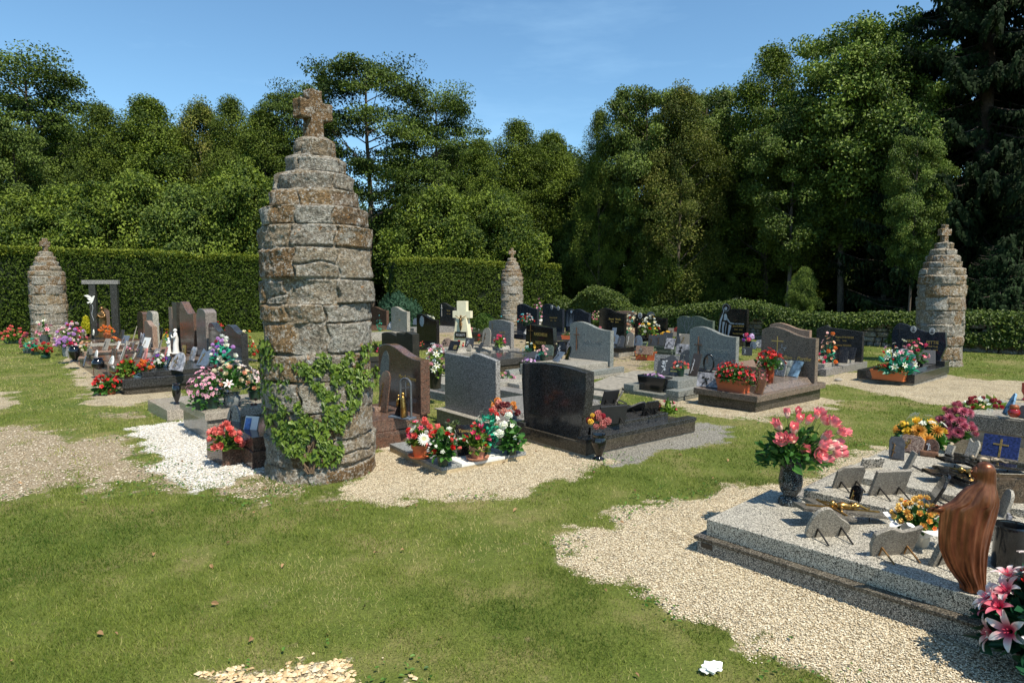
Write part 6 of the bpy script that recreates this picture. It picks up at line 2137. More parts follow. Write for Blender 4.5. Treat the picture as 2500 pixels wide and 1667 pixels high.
L4 = lrow(3.05, 'brown grave with a tall curling stone in the left cluster', 'flag', G_BROWN(), 738, 1.15, t=.16)
L5 = lrow(4.45, 'dark grave with a narrow tall stone in the left cluster', 'rect', granite('granite_charcoal', (0, 0, 0)), 738, .42, t=.13)
L6 = lrow(5.1, 'reddish grave with a narrow stone behind the dark tall one', 'rect', G_PINK(), 750, .35, x=1.9, t=.09)
L7 = lrow(5.75, 'pinkish brown grave with a low round topped stone in the left cluster', 'wave', G_PINK(), 783, .9, x=1.6, slabmat=G_BROWN())
L8 = lrow(6.9, 'pale grey grave with a round shouldered stone in the left cluster', 'half', G_LIGHT(), 759, .8, t=.14)
L9 = lrow(8.1, 'reddish brown grave with a round shouldered stone in the left cluster', 'half', G_BROWN(), 760, .8, t=.16)
L10 = lrow(12.6, 'brown grave with a sloping stone behind the yellow conifer', 'slope', G_BROWN(), 753, .7, x=1.6, t=.15)

def portal():
    p = P(262, 838); p.z = 0
    s = MP(p)
    root = thing('portal_monument', 'black granite portal monument with a white dove and a lintel', 'grave', p, R(14), 'graves of the cemetery')
    w = lambda n: n * s
    zt = HZ(p.y, 684); zl = HZ(p.y, 694)
    MB().box(-w(60), w(42), -w(20), w(20), -.03, .16, .006).build('plinth', G_DARK(), root)
    MB().box(-w(46), w(32), -.10, .10, zl, zt, .008).build('lintel', G_GREY(), root)
    MB().box(-w(32), -w(18), -.085, .085, .161, zl - .001, .006).build('post', G_DARK(), root)
    MB().box(w(14), w(29), -.085, .085, .161, zl - .001, .006).build('post', G_DARK(), root)
    dv = [(0, 0), (-.06, .01), (-.12, .09), (-.05, .075), (-.20, .17), (-.10, .19), (-.02, .14), (.01, .10), (.04, .15), (.075, .16), (.09, .145), (.07, .10), (.05, .03), (.01, -.05), (-.04, -.09), (-.02, -.03), (-.10, -.07), (-.13, -.03), (-.06, -.01)]
    M = Matrix(((1, 0, 0, -w(26)), (0, 0, -1, -.088), (0, 1, 0, HZ(p.y, 735)), (0, 0, 0, 1)))
    flat_part(root, dv, .025, M, M_WHITE(), 'dove', .003)
    mb = MB()
    pts = [M @ Vector((.0 + .02 * math.sin(k), -.1 - .06 * k, .004)) for k in range(9)]
    mb.tube(pts, .006, 5); mb.build('engraved_vine', M_ETCH(), root)
portal()

LA = Grave('low pale granite grave just left of the raised planter grave', near=(409, 1029), ang=41, W=1.0, L=.95)
LA.slab(0, .95, 0, 1.05, -.05, .145, granite('granite_pale_pinkish', ((0.10, 0.09, 0.08), (0.34, 0.31, 0.28), (0.50, 0.47, 0.43)), 230, .2, grime=.1), 'slab', .004)
LA.slab(.55, .95, .45, .80, .146, .24, G_LIGHT(), 'block', .003)
LB = Grave('raised pale granite grave left of the big pillar with a pink begonia', near=(503, 1079), ang=41, W=1.0, L=1.5)
LB.slab(.03, 1.5, .03, 1.0, -.05, .235, granite('granite_pale_dark', ((0.06, 0.055, 0.05), (0.22, 0.20, 0.18), (0.38, 0.35, 0.32)), 230, .12, grime=.15), 'plinth')
LB.slab(0, 1.5, 0, 1.03, .236, .325, MATS['granite_pale_pinkish'], 'slab', .004)
LC = thing('granite_planter', 'brown granite cube planter full of coral roses left of the big pillar', 'planter', P(543.6, 1134.7), R(44))
MB().box(0, .31, 0, .42, -.02, .19, .003).build('box', G_BROWN(), LC)
LD = Grave('low brown grave block half hidden behind the big pillar', near=(634, 1134), ang=41, W=.62, L=.75)
LD.slab(0, .75, 0, .55, -.04, .115, G_BROWN(), 'base')
o = MB().prism([(.02, .116), (.36, .116), (.34, .60), (.30, .70), (.24, .75), (.14, .70), (.06, .62)], .30, .37, 'x', .006).build('headstone', G_DARK(), LD.root)

# ================================================================ PLAQUES, VASES, FLOWERS
PG = 'memorial plaques standing on the graves'
def pq(label, px, py, h, w, hh, mat, shape='rect', look=222, lean=20, **kw):
    """foot centre at photo point (px,py) lying at height h; w,hh = size in photo pixels"""
    p = P(px, py, h); s = MP(p)
    return plaque(label, p, w * s * 1.12, hh * s * 1.15 / math.cos(R(lean)), mat, shape, look, lean, t=kw.pop('t', .02), **kw)

def fl(label, px, py, h, w, hh, flowers, cont=None, **kw):
    """flower mass w x hh photo pixels over a container; container sizes also in pixels; blossom sizes in metres"""
    p = P(px, py, h); s = MP(p)
    c = None
    if cont: c = (cont[0], cont[1] * s, cont[2] * s, cont[3])
    return bouquet(label, p, w * s, hh * s, flowers, c, **kw)

SLATE = plain('slate_plaque', (0.05, 0.05, 0.052), .45, 0, .3, 50)
SL_BL = plain('slate_blue', (0.12, 0.15, 0.19), .35, 0, .25, 40)
P_GREY = granite('plaque_grey', ((0.10, 0.09, 0.085), (0.20, 0.192, 0.178), (0.32, 0.305, 0.28)), 300, .6, bump=.2, grime=.5)
P_LIGHT = granite('plaque_light', ((0.12, 0.11, 0.10), (0.28, 0.265, 0.24), (0.42, 0.40, 0.365)), 260, .6, bump=.2, grime=.4)
P_PINK = G_PINK(); P_BLACK = G_BLACK(); P_WHITE = M_WHITE()
P_BROWN = G_BROWN(); P_DARK = G_DARK()
P_CLOUD = plain('clouded_marble', (0.34, 0.33, 0.35), .35, 0, .5, 14)

# ---------------- bottom right grave (backs of the plaques towards us)
BK = 98     # they look away, up the grave
def back(label, px, py, h, w, hh, mat, shape, look=BK, lean=22, **kw):
    return pq(label, px, py, h, w, hh, mat, shape, look, lean, legs=True, **kw)
p = P(1930, 1231, .222); s = MP(p)
tv = granite('speckled_glaze_black', ((0.006, 0.008, 0.010), (0.016, 0.02, 0.024), (0.16, 0.19, 0.21)), 240, .1, grime=.03)
def pink_roses():
    c = P(1928, 1229, .222); s = MP(c)
    spots = []
    rs = [(743,303),(795,283),(788,322),(842,330),(675,378),(745,382),(683,457),(727,450),(832,523),(915,488),(1000,503),(912,300),(955,310),(1010,355),(1070,412),(1127,428),(1093,500),(1108,530),(1065,562),(1115,572),(962,488),(905,540),(985,590),(945,430),(970,350)]
    for i, (x, y) in enumerate(rs):
        px, py = 1650 + x / 2.766, 900 + y / 2.766
        u = (px - 1935) * s
        v = HZ(c.y, py) - .222
        e = 1 - ((px - 1952) / 100) ** 2 - ((py - 1065) / 70) ** 2
        d = -.15 * math.sqrt(max(e, 0)) + (.06 if i % 4 == 0 else 0)
        spots.append((u, v, d))
    bouquet('tall speckled black vase crammed with pink and cream roses', c, 190 * s, 100 * s, [('bud', PKWH, 14, .11), ('rose', PKWH, 11, .115)],
            ('tall', 123 * s, 27.5 * s, tv), L_BOUQ(), 330, .075, 5, dome=.6, spots=spots, lrad=.95, down=.12, flat=.8)
pink_roses()
back('clipped rough grey plaque with its back to us nearest the tall rose vase', 2062, 1188, .272, 64, 50, P_GREY, 'clip')
back('speckled rectangular plaque seen from behind at the left of the rear slab', 2118, 1154, .272, 50, 36, granite('plaque_lichened', ((0.03, .03, .03), (0.34, .33, .31), (0.5, .48, .45)), 160, .7, grime=.2), 'rect')
back('largest rectangular grey plaque seen from behind in the middle of the slabs', 2158, 1205, .272, 80, 58, P_GREY, 'rect', t=.024)
back('slender grey plaque leaning back with two dark struts', 2207, 1147, .322, 26, 40, P_GREY, 'rect', look=165)
back('rounded palette shaped grey plaque seen from behind on the front slab', 2012, 1306, .222, 98, 70, P_LIGHT, 'palette', lean=20, legmat=M_IRON(), t=.024)
back('grey plaque with a curling top and brass struts on the front slab', 2168, 1350, .222, 106, 68, P_GREY, 'swoop', lean=20, legmat=M_BRONZE(), t=.024)
back('big round edged grey plaque in the shade beside the copper Mary', 2292, 1372, .222, 70, 96, P_GREY, 'fan', look=110, lean=18, t=.03)
back('small dark arched plaque standing on the corner of the slab edge', 2080, 1239, .222, 26, 46, G_BLACK(), 'arch', look=205, lean=16, orn='gold')
pq('dark arched plaque with a kneeling figure at the rear left of the slabs', 2188, 1122, .322, 30, 46, SLATE, 'clip', look=240, lean=16, orn='bronze')
pq('reddish rectangular plaque with a bronze posy at the rear of the slabs', 2222, 1106, .322, 46, 36, P_PINK, 'clip', look=215, lean=18, orn='gold')
pq('brown book shaped plaque with roses behind the reddish plaque', 2272, 1112, .322, 28, 34, P_BROWN, 'oval', look=225, lean=12, orn='silver')
# brown log
lg = simple('log_ornament', 'small brown varnished log ornament lying on the rear slab', 'ornament', P(2268, 1114, .322), R(-35))
MB().box(-.065, .065, -.03, .03, 0, .045, .012).build('log', M_WOOD(), lg)
back('narrow pale plaque leaning with its edge towards us behind the black cross', 2307, 1126, .322, 16, 34, P_LIGHT, 'rect', look=195)
back('bent pale plaque behind the long black cross', 2362, 1124, .322, 26, 44, P_LIGHT, 'swoop', look=195)
bp = pq('deep blue glazed plaque with a silver cross leaning on the dark ledger', 2437, 1124, .322, 66, 48, plain('blue_glaze', (0.012, 0.018, 0.07), .2, 0, .6, 70), 'rect', look=225, lean=35, orn='cross')

def lying_cross(label, px, py, h, wpx, mat, fig=None, yaw=0.0, lift=.09, tilt=12, gold=False):
    p = P(px, py, h); s = MP(p)
    root = thing('cross_plaque', label, 'cross', p, yaw, 'granite crosses lying tilted on small legs')
    w = wpx * s
    M = Matrix.Translation((0, 0, lift)) @ Matrix.Rotation(R(90), 4, 'Z') @ Matrix.Rotation(R(tilt), 4, 'X')
    pts = [(a, b - w * .5) for a, b in cross_pts(w * .62, w, w * .20, .66)]
    flat_part(root, pts, .022, M, mat, 'cross', .002)
    for x, y in ((-.32, 0), (.30, .0)):
        MB().tube([(w * x, 0, lift * .98), (w * x + .01, 0, .004)], .004, 6).build('leg', M_IRON(), root)
    if fig:
        corpus(root, M @ Matrix.Translation((0, -w * .30, .024)), w * .44, fig)
    if gold:
        flat_part(root, [(a, b - w * .42) for a, b in cross_pts(w * .5, w * .84, w * .022, .66)], .008, M @ Matrix.Translation((0, 0, .024)), fig, 'gilt_cross', .001)
    return root
lying_cross('dark veined granite cross with a gilded crucified figure on the front slab', 2055, 1278, .222, 235, granite('granite_streaked', ((0.04, .04, .04), (.13, .125, .12), (.24, .23, .22)), 180, .3, blotch=(.07, .068, .065), veins=6), M_GILT(), R(8), .075, 8, True)
lying_cross('long black granite cross with a bronze figure on the rear slab', 2395, 1166, .272, 200, G_BLACK(), plain('dull_bronze', (0.20, 0.16, 0.11), .5, .6, .3, 50), R(-3), .10, 6)
lying_cross('black granite cross below the long one behind the copper Mary', 2370, 1192, .272, 215, G_BLACK(), M_GILT(), R(-3), .08, 5)
pq('polished black plaque with a cross shaped top behind the yellow begonia', 2262, 1232, .272, 80, 62, G_BLACK(), 'clip', look=150, lean=25, legs=True)
pq('small navy speckled plaque above the polished black one', 2300, 1180, .322, 30, 20, G_NAVY(), 'clip', look=150, lean=25, legs=True)
pq('light framed rectangular plaque standing against the brown headstone', 2352, 1248, .272, 52, 66, P_LIGHT, 'rect', look=120, lean=16, legs=True)
pq('white edged arched plaque just right of the copper Mary', 2434, 1274, .222, 46, 72, P_LIGHT, 'arch', look=160, lean=14, legs=True)
pq('bluish grey marble block plaque right of the copper Mary', 2450, 1296, .222, 26, 36, P_CLOUD, 'rect', look=150, lean=8)
# big black cylindrical vase
bv = simple('vase', 'empty black marbled cylinder vase at the right edge behind the copper Mary', 'vase', P(2468, 1385, .222))
q = MP(bv.location)
MB().lathe([(40 * q, 0), (41 * q, .01), (38 * q, 90 * q), (41 * q, 98 * q), (41 * q, 106 * q), (30 * q, 107 * q), (29 * q, 104 * q), (28 * q, 60 * q), (.0001, 50 * q)], 40).build('body', plain('black_marble', (0.012, 0.013, 0.014), .12, 0, .6, 10), bv)
# red lantern right
rl = simple('grave_lantern', 'round red glass grave lantern with a perforated copper lid', 'lantern', P(2475, 1018, .345)); q = MP(rl.location)
MB().lathe([(.6 * 11 * q, 0), (12 * q, 6 * q), (13.5 * q, 12 * q), (11 * q, 19 * q), (8.5 * q, 21 * q)], 24).build('glass', plain('red_glass', (0.28, 0.012, 0.012), .1, 0, .2, coat=.6), rl)
MB().lathe([(9 * q, 21.2 * q), (9.6 * q, 22 * q), (9.4 * q, 28 * q), (8 * q, 30 * q), (.001, 30.5 * q)], 20).build('lid', plain('copper_lid', (0.36, 0.11, 0.04), .4, .5), rl)
pq('wavy blue and clear glass plaque beside the red lantern', 2452, 1010, .345, 22, 44, plain('blue_glass', (0.22, 0.36, 0.50), .08, 0, .7, 18), 'wave', look=165, lean=22)
pq('dark plaque at the right edge next to the red lantern', 2500, 1022, .345, 26, 26, SLATE, 'clip', look=210, lean=20)
rs_ = simple('grave_lantern', 'dark red stand cut off by the right edge above the light grave', 'lantern', P(2503, 975, 0)); q = MP(rs_.location)
MB().lathe([(8 * q, 0), (4 * q, 4 * q), (4 * q, 10 * q), (9 * q, 20 * q), (9 * q, 40 * q)], 16).build('body', plain('red_glass', (0, 0, 0)), rs_)

# copper Mary
def copper_mary():
    base = P(2376, 1442, .222); s = MP(base) * 1.03
    root = thing('statue', 'large copper coloured Mary with spread arms seen from behind', 'statue', base, R(-6))
    # measured outline rows: (photo row, left, right) in pixels about the axis 2388, half depth
    rows = [(0, -26, 26, 22), (6, -30, 24, 22), (14, -27, 25, 20), (30, -40, 24, 21), (55, -60, 24, 22), (85, -73, 25, 24), (105, -82, 26, 25), (135, -85, 31, 26), (165, -85, 35, 27),
            (192, -84, 41, 28), (202, -84, 41.5, 28), (208, -72, 42, 28), (214, -58, 42, 28), (225, -50, 41, 27), (238, -40, 38.5, 23), (248, -30, 36, 19), (256, -20, 34, 16), (263, -13, 32, 14.5), (271, -10, 31, 15.5), (281, -11, 31, 18), (292, -12, 30.5, 20.5), (302, -9, 28, 19), (309, -3, 22, 14), (312.5, 6, 14, 5)]
    seg = 96
    vs = []; fs = []
    for i, (z, l, r, d) in enumerate(rows):
        cx = (l + r) / 2; rx = (r - l) / 2
        zz = z * s
        for k in range(seg):
            a = 2 * PI * k / seg
            f = z / 312
            body = max(0, 1 - (f / .93) ** 6)
            fold = body * (.9 * math.sin(11 * a + 2.2 * f) + .7 * math.sin(19 * a - 3 * f + 1) + .5 * math.sin(31 * a + 5 * f))
            fold *= 1.25 if f < .82 else .7
            x = cx + rx * math.copysign(abs(math.cos(a)) ** .85, math.cos(a)); y = d * math.sin(a)
            # cloak arm: thinner towards the left, spread sleeve
            if x < -20 and f > .15:
                u = min(1, (-20 - x) / 60)
                y *= 1 - .55 * u
            nx, ny = math.cos(a), math.sin(a)
            x += nx * fold * .8; y += ny * fold * 1.4
            # veil end lying over the back as a point
            if f > .5 and ny < 0:
                vx = (x - 7)
                lim = (f - .57) * 95
                if abs(vx) < lim: y -= min(6, (lim - abs(vx)) * 1.2) * (1 if f < .82 else max(0, 1 - (f - .82) * 9))
            vs.append((x * s, y * s, zz))
    for i in range(len(rows) - 1):
        for k in range(seg):
            k2 = (k + 1) % seg
            fs.append((i * seg + k, i * seg + k2, (i + 1) * seg + k2, (i + 1) * seg + k))
    fs.append(tuple(reversed(range(seg)))); fs.append(tuple((len(rows) - 1) * seg + k for k in range(seg)))
    bm = bmesh.new()
    V = [bm.verts.new(v) for v in vs]
    for f in fs: bm.faces.new([V[i] for i in f])
    me = bpy.data.meshes.new('figure'); bm.to_mesh(me); bm.free()
    m, nt, b = newmat('burnished_copper')
    oc = ocoord(nt)
    mp = nt.nodes.new('ShaderNodeMapping'); mp.inputs['Scale'].default_value = (22, 22, 6.5); nt.links.new(oc, mp.inputs['Vector'])
    n = N(nt, 'ShaderNodeTexNoise', Scale=1.0, Detail=6.0, Roughness=.65); nt.links.new(mp.outputs['Vector'], n.inputs['Vector'])
    r = ramp(nt, [(.30, (0.075, 0.026, 0.012)), (.52, (0.19, 0.066, 0.028)), (.75, (0.32, 0.130, 0.058))]); nt.links.new(n.outputs['Fac'], r.inputs['Fac'])
    nt.links.new(r.outputs['Color'], b.inputs['Base Color']); b.inputs['Roughness'].default_value = .34; b.inputs['Metallic'].default_value = .6
    bp_ = N(nt, 'ShaderNodeBump', Strength=.35, Distance=.004); nt.links.new(n.outputs['Fac'], bp_.inputs['Height']); nt.links.new(bp_.outputs['Normal'], b.inputs['Normal'])
    me.materials.append(m); me.polygons.foreach_set('use_smooth', [True] * len(me.polygons))
    body = link('figure', me, root)
    sub = body.modifiers.new('smooth', 'SUBSURF'); sub.levels = 1; sub.render_levels = 1
    # profile of the face looking left, sunken under the veil
    fm = MB()
    fm.ball((-8 * s, 3 * s, 286 * s), 11 * s, 1, .9, 1.35, 14, 10)
    fm.tube([(-17 * s, 2 * s, 291 * s), (-21.5 * s, 2 * s, 285 * s), (-18 * s, 2 * s, 282 * s)], [1.2 * s, 2.2 * s, 1.2 * s], 8)
    fm.tube([(-17 * s, 2 * s, 279 * s), (-19 * s, 2 * s, 277 * s), (-16 * s, 2 * s, 274 * s)], [1.2 * s, 1.6 * s, 1.5 * s], 8)
    fm.sm = True
    fm.build('face', m, root, 'all')
    # hand: palm and five fingers
    hm = MB()
    hx, hz_ = -84 * s, 196 * s
    hm.tube([(hx + 3 * s, 0, hz_ + 1 * s), (hx - 4 * s, -1 * s, hz_), (hx - 10 * s, -1 * s, hz_ - 1 * s)], [5 * s, 5.2 * s, 4.2 * s], 10)
    for q_, (dy, dz, L_) in enumerate(((-3, 3.2, 9), (-1.2, 1.2, 11), (.8, -1.0, 11), (2.6, -3.0, 9))):
        st = Vector((hx - 9 * s, dy * s, hz_ + dz * s))
        hm.tube([st, st + Vector((-L_ * .5 * s, 0, (dz * .25 - 1) * s)), st + Vector((-L_ * s, -1 * s, (dz * .35 - 3.4) * s))], [1.7 * s, 1.5 * s, .9 * s], 7)
    hm.tube([(hx - 3 * s, -3 * s, hz_ + 4 * s), (hx - 8 * s, -5 * s, hz_ + 7.5 * s), (hx - 13 * s, -5 * s, hz_ + 7.5 * s)], [2 * s, 1.7 * s, 1.1 * s], 7)
    hm.v = [(hx + (a - hx) * 1.5, b * 1.5, hz_ + (c - hz_) * 1.5) for a, b, c in hm.v]
    hm.sm = True
    hm.build('hand', m, root, 'all')
copper_mary()
# begonia in crumpled white paper beside Mary
bg = fl('yellow orange begonia wrapped in white paper beside the copper Mary', 2240, 1330, .222, 118, 66, [('rose', AMBER, 30, .048), ('open', ORAN, 8, .03)], ('bucket', 46, 30, plain('cream_pot', (0.5, 0.46, 0.38), .6)), nl=170, ls=.05, seed=8, leaf=L_BOUQ(), name='potted_flowers', lift=.02)
def paper(parent, s, cx=0, seed=1, r0=.06, r1=.15, z0=.05, z1=.17):
    rng = random.Random(seed)
    vs = []; K = 34; J = 7
    for j in range(J):
        f = j / (J - 1)
        for k in range(K):
            a = PI * (.70 + 1.25 * k / (K - 1))
            r = r0 + (r1 - r0) * f + .018 * f * math.sin(a * 9 + f * 3) + rng.uniform(-.006, .006)
            z = z0 + (z1 - z0) * math.sin(f * 1.9) / math.sin(1.5) + .022 * f * math.sin(a * 5 + 1) + rng.uniform(-.006, .006)
            vs.append((cx + r * math.cos(a), r * math.sin(a), z))
    fs = [(j * K + k, j * K + k + 1, (j + 1) * K + k + 1, (j + 1) * K + k) for j in range(J - 1) for k in range(K - 1)]
    mb = MB(); mb.add(vs, fs)
    return mb
paper(None, 0, 0, 3, .07, .175, .07, .15).build('paper_wrap', plain('white_paper', (0.74, 0.73, 0.70), .8, 0, .04), bg, 'all')
# bottom right corner lilies
fl('artificial white and pink lilies spilling in at the bottom right corner', 2535, 1650, 0, 250, 215, [('lily', WHPK, 30, .15), ('rose', RED, 14, .08), ('lily', ((.55, .01, .06), (.75, .2, .25)), 4, .11)], ('bucket', 60, 50, G_BROWN()), nl=420, ls=.12, seed=12, leaf=leaf_mat('dark_artificial_leaf', (0.004, 0.03, 0.014), (0.02, 0.09, 0.04), .35, .05), lift=.02)
fl('big bowl of crimson and white artificial flowers on the light grave', 2395, 1030, .13, 124, 50, [('rose', WHITE, 12, .085), ('ball', CRIM, 14, .06), ('rose', CRIM, 8, .07), ('open', PEACH, 3, .06)], ('bowltrough', 14, 44, plain('white_dish', (.5, .48, .44), .5)), nl=130, ls=.16, seed=13, leaf=L_BOUQY(), flat=.7, lift=.0)
fl('red leaved pot of yellow roses and amber daisies behind the reddish plaque', 2248, 1098, .28, 118, 62, [('rose', YEL, 8, .09), ('mum', GOLDO, 6, .13), ('tiny', WHITE, 9, .09)], ('pot', 24, 17, M_TERRA()), nl=150, ls=.14, seed=14, leaf=L_BOUQ(), down=.4)
fl('mass of dark pink pompon chrysanthemums behind the yellow roses', 2330, 1078, .12, 76, 76, [('mum', ((0.16, 0.008, 0.02), (0.50, 0.12, 0.18)), 26, .12)], ('pot', 12, 14, M_GPLAST()), nl=100, ls=.10, seed=15, down=.3)

# ---------------- taupe grave
fl('long terracotta window box overflowing with red petunias on the taupe grave', 1790, 955, .239, 116, 46, [('bell', RED, 26, .060), ('open', ((.5, .0, .01), (.62, .03, .04)), 26, .058), ('bell', ((.75, .5, .5), (.60, .05, .06)), 10, .055)], ('trough', 30, 42, M_PLTERRA()), nl=620, ls=.055, seed=21, leaf=L_BOUQ(), flat=.42, rz=R(-51), name='flower_box', down=.1)
fl('tall clear red glass vase of red trumpet flowers on the taupe grave', 1878, 934, .325, 76, 40, [('bell', RED, 20, .075), ('open', RED, 8, .07), ('open', WHITE, 8, .03)], ('bucket', 46, 12, glass_mat('red_glass_vase', (0.52, 0.10, 0.05), .06, .45)), nl=150, ls=.07, seed=22, down=.2)
fl('pinkish red bushy spray between the petunias and the red glass vase', 1848, 938, .325, 62, 46, [('tiny', ((.5, .05, .08), (.6, .16, .18)), 30, .05)], None, nl=160, ls=.04, seed=23, leaf=leaf_mat('rusty_leaf', (0.08, 0.02, 0.015), (0.20, 0.07, 0.04), .5, .2))
open_book('open book plaque with a poppy field picture on the taupe grave', P(1922, 918, .325), .36, .27, plain('book_edge', (.5, .55, .6), .4), 205, 30, plain('poppy_picture', (0.22, 0.24, 0.22), .35, 0, .9, 9), plain('blue_page', (0.16, 0.26, 0.36), .35, 0, .5, 6))
pq('small brown wooden plaque with a praying figure at the foot of the taupe grave', 1850, 962, .239, 20, 30, M_WOOD(), 'rect', look=210, lean=24, orn='gold')
pq('marbled plaque with a metal tractor relief at the left corner of the taupe grave', 1733, 946, .239, 60, 30, P_CLOUD, 'rect', look=235, lean=14, orn='dark')
pq('small granite plaque with engraved sprig behind the red glass vase', 1902, 918, .325, 26, 34, G_GREY(), 'rect', look=205, lean=14, orn='silver')
pq('round bronze plaque beside the open book plaque', 1893, 902, .325, 22, 26, M_BRONZE(), 'oval', look=205, lean=10)

# ---------------- Dolidy grave
fl('long black bowl of lilac pansies at the foot of the blue grey grave', 1598, 953, .055, 62, 8, [('open', ((.25, .05, .3), (.70, .45, .68)), 18, .045)], ('bowltrough', 36, 42, M_BPLAST()), nl=60, ls=.03, seed=24, flat=.35, rz=R(-49), name='flower_box')
pq('dark five sided plaque with an engraved rose and two gold strips', 1634, 917, .262, 60, 44, SLATE, 'pent', look=238, lean=14, strip=True, orn='silver')
pq('grey rectangular plaque with a carved dark rose behind the five sided one', 1625, 908, .262, 56, 36, G_GREY(), 'rect', look=235, lean=8, orn='dark')
pq('tall slanting dark plaque with a figure and red flowers', 1690, 918, .262, 20, 46, plain('brown_black', (.035, .028, .022), .4), 'rect', look=225, lean=24, orn='silver')
pq('dark swirl engraved plaque in front of the blue grey headstone', 1674, 893, .262, 40, 34, SLATE, 'fan', look=225, lean=12, orn='faint')
pq('dark heart shaped plaque with an engraved heart', 1696, 893, .262, 36, 50, SLATE, 'heart', look=225, lean=10, orn='faint')
pq('tilted black square plaque leaning on the blue grey headstone', 1764, 886, .262, 30, 26, P_BLACK, 'rect', look=215, lean=20, orn='faint')
fl('small green pot of coral and white artificial flowers on the blue grey grave', 1661, 918, .262, 40, 18, [('ball', SALM, 8, .05), ('daisy', WHITE, 5, .05), ('rose', ((.7, .1, .08), (.75, .2, .16)), 6, .045)], ('bucket', 20, 10, M_GPLAST()), nl=40, ls=.04, seed=25, name='potted_flowers')
def ring_plaque(label, px, py, h, wp, hp, mat, look):
    p = P(px, py, h); s = MP(p)
    root = thing('ring_plaque', label, 'plaque', p, face_yaw(look), PG)
    a, b = wp / 2 * s, hp / 2 * s
    mb = MB(); K = 32
    pts = [(a * math.cos(2 * PI * k / K), 0, b + .01 + b * math.sin(2 * PI * k / K)) for k in range(K)]
    for k in range(K):
        mb.tube([pts[k], pts[(k + 1) % K]], .013 + .006 * abs(math.sin(PI * k / K)), 7, False)
    mb.sm = True
    mb.build('ring', mat, root, 'all')
    MB().box(-a * 1.1, a * 1.1, -.04, .04, 0, .014, .002).build('foot', mat, root)
    flat_part(root, cross_pts(a * .8, b * .8, .01), .008, Matrix(((1, 0, 0, -a * .3), (0, 0, -1, -.012), (0, 1, 0, b * 1.1), (0, 0, 0, 1))), M_BRONZE(), 'cross')
ring_plaque('black oval ring ornament with a small cross on the blue grey grave', 1730, 909, .262, 24, 42, M_BPLAST(), 235)
pq('thin dark flat plaque lying low before the heart plaque', 1704, 906, .262, 30, 6, P_BLACK, 'rect', look=225, lean=60)
sb = fl('squat shrub with pink red blooms in the gravel left of the taupe grave', 1632, 1008, 0, 40, 40, [('bell', HOT, 5, .05)], None, nl=90, ls=.08, seed=26, leaf=L_BOUQY(), name='flowering_plant', cat='plant')
fl('small trailing plant with reddish tips beside the squat shrub', 1610, 1004, 0, 26, 22, [('tiny', CRIM, 6, .05)], None, nl=80, ls=.05, seed=27, leaf=leaf_mat('rusty_leaf', (0,0,0),(0,0,0)), name='flowering_plant', cat='plant')

# ---------------- right graves
fl('broad orange terracotta planter of reddish begonias on the blue black grave', 2170, 927, .078, 76, 20, [('tiny', ((.5, .03, .01), (.6, .12, .08)), 16, .05)], ('trough', 23, 40, plain('orange_plastic', (0.56, 0.15, 0.045), .42, 0, .05)), nl=320, ls=.06, seed=31, flat=.4, rz=R(-48), leaf=leaf_mat('bronze_leaf', (0.05, 0.03, 0.008), (0.22, 0.17, 0.03), .5, .2), name='flower_box')
fl('large mixed bouquet of white lilies and red tulips on the blue black grave', 2190, 905, .24, 84, 74, [('lily', WHITE, 8, .12), ('bud', RED, 9, .08), ('lily', ((.7, .2, .3), (.8, .5, .5)), 5, .10), ('tiny', WHITE, 8, .08)], None, nl=150, ls=.13, seed=32, leaf=L_TEAL())
fl('smaller arrangement of crimson roses and pink anthuriums by the oval portraits', 2238, 893, .24, 58, 52, [('rose', HOT, 7, .075), ('anth', ((.6, .15, .15), (.72, .20, .26)), 5, .10), ('bud', HOT, 3, .08), ('lily', ((.6, .05, .1), (.8, .5, .5)), 4, .08)], ('bucket', 14, 17, M_BPLAST()), nl=70, ls=.09, seed=33)
pq('twin oval portrait plaque in a green metal frame between the bouquets', 2205, 893, .24, 50, 36, P_CLOUD, 'fan', look=230, lean=10, orn='dark')
pq('dark square plaque with a pale edge beside the small arrangement', 2262, 888, .24, 34, 28, SLATE, 'rect', look=245, lean=22)
fl('tall spray of peach gladioli and orange gerberas on the pointed grave', 2022, 884, .2, 40, 76, [('open', PEACH, 10, .075), ('ball', ORAN, 6, .085), ('open', ((.7, .3, .3), (.8, .5, .45)), 6, .06)], None, nl=50, ls=.06, seed=34, leaf=L_TEAL(), dome=.1)
fl('pair of pink roses low at the left of the pointed grave', 2003, 886, .2, 20, 22, [('rose', HOT, 4, .08)], None, nl=14, ls=.06, seed=35)
open_book('black open book plaque leaning back on the pointed grave', P(2040, 885, .2), .42, .28, P_BLACK, 235, 30)
open_book('second black open book plaque on the pointed grave nearer its headstone', P(2064, 877, .2), .34, .28, P_BLACK, 225, 30)
lp = simple('stone_lump', 'pale lump of rubble in the gravel before the blue black grave', 'stone', P(2047, 930, 0))
MB().ball((0, 0, .02), .06, 1.3, .8, .6, 10, 7).build('stone', P_LIGHT, lp)

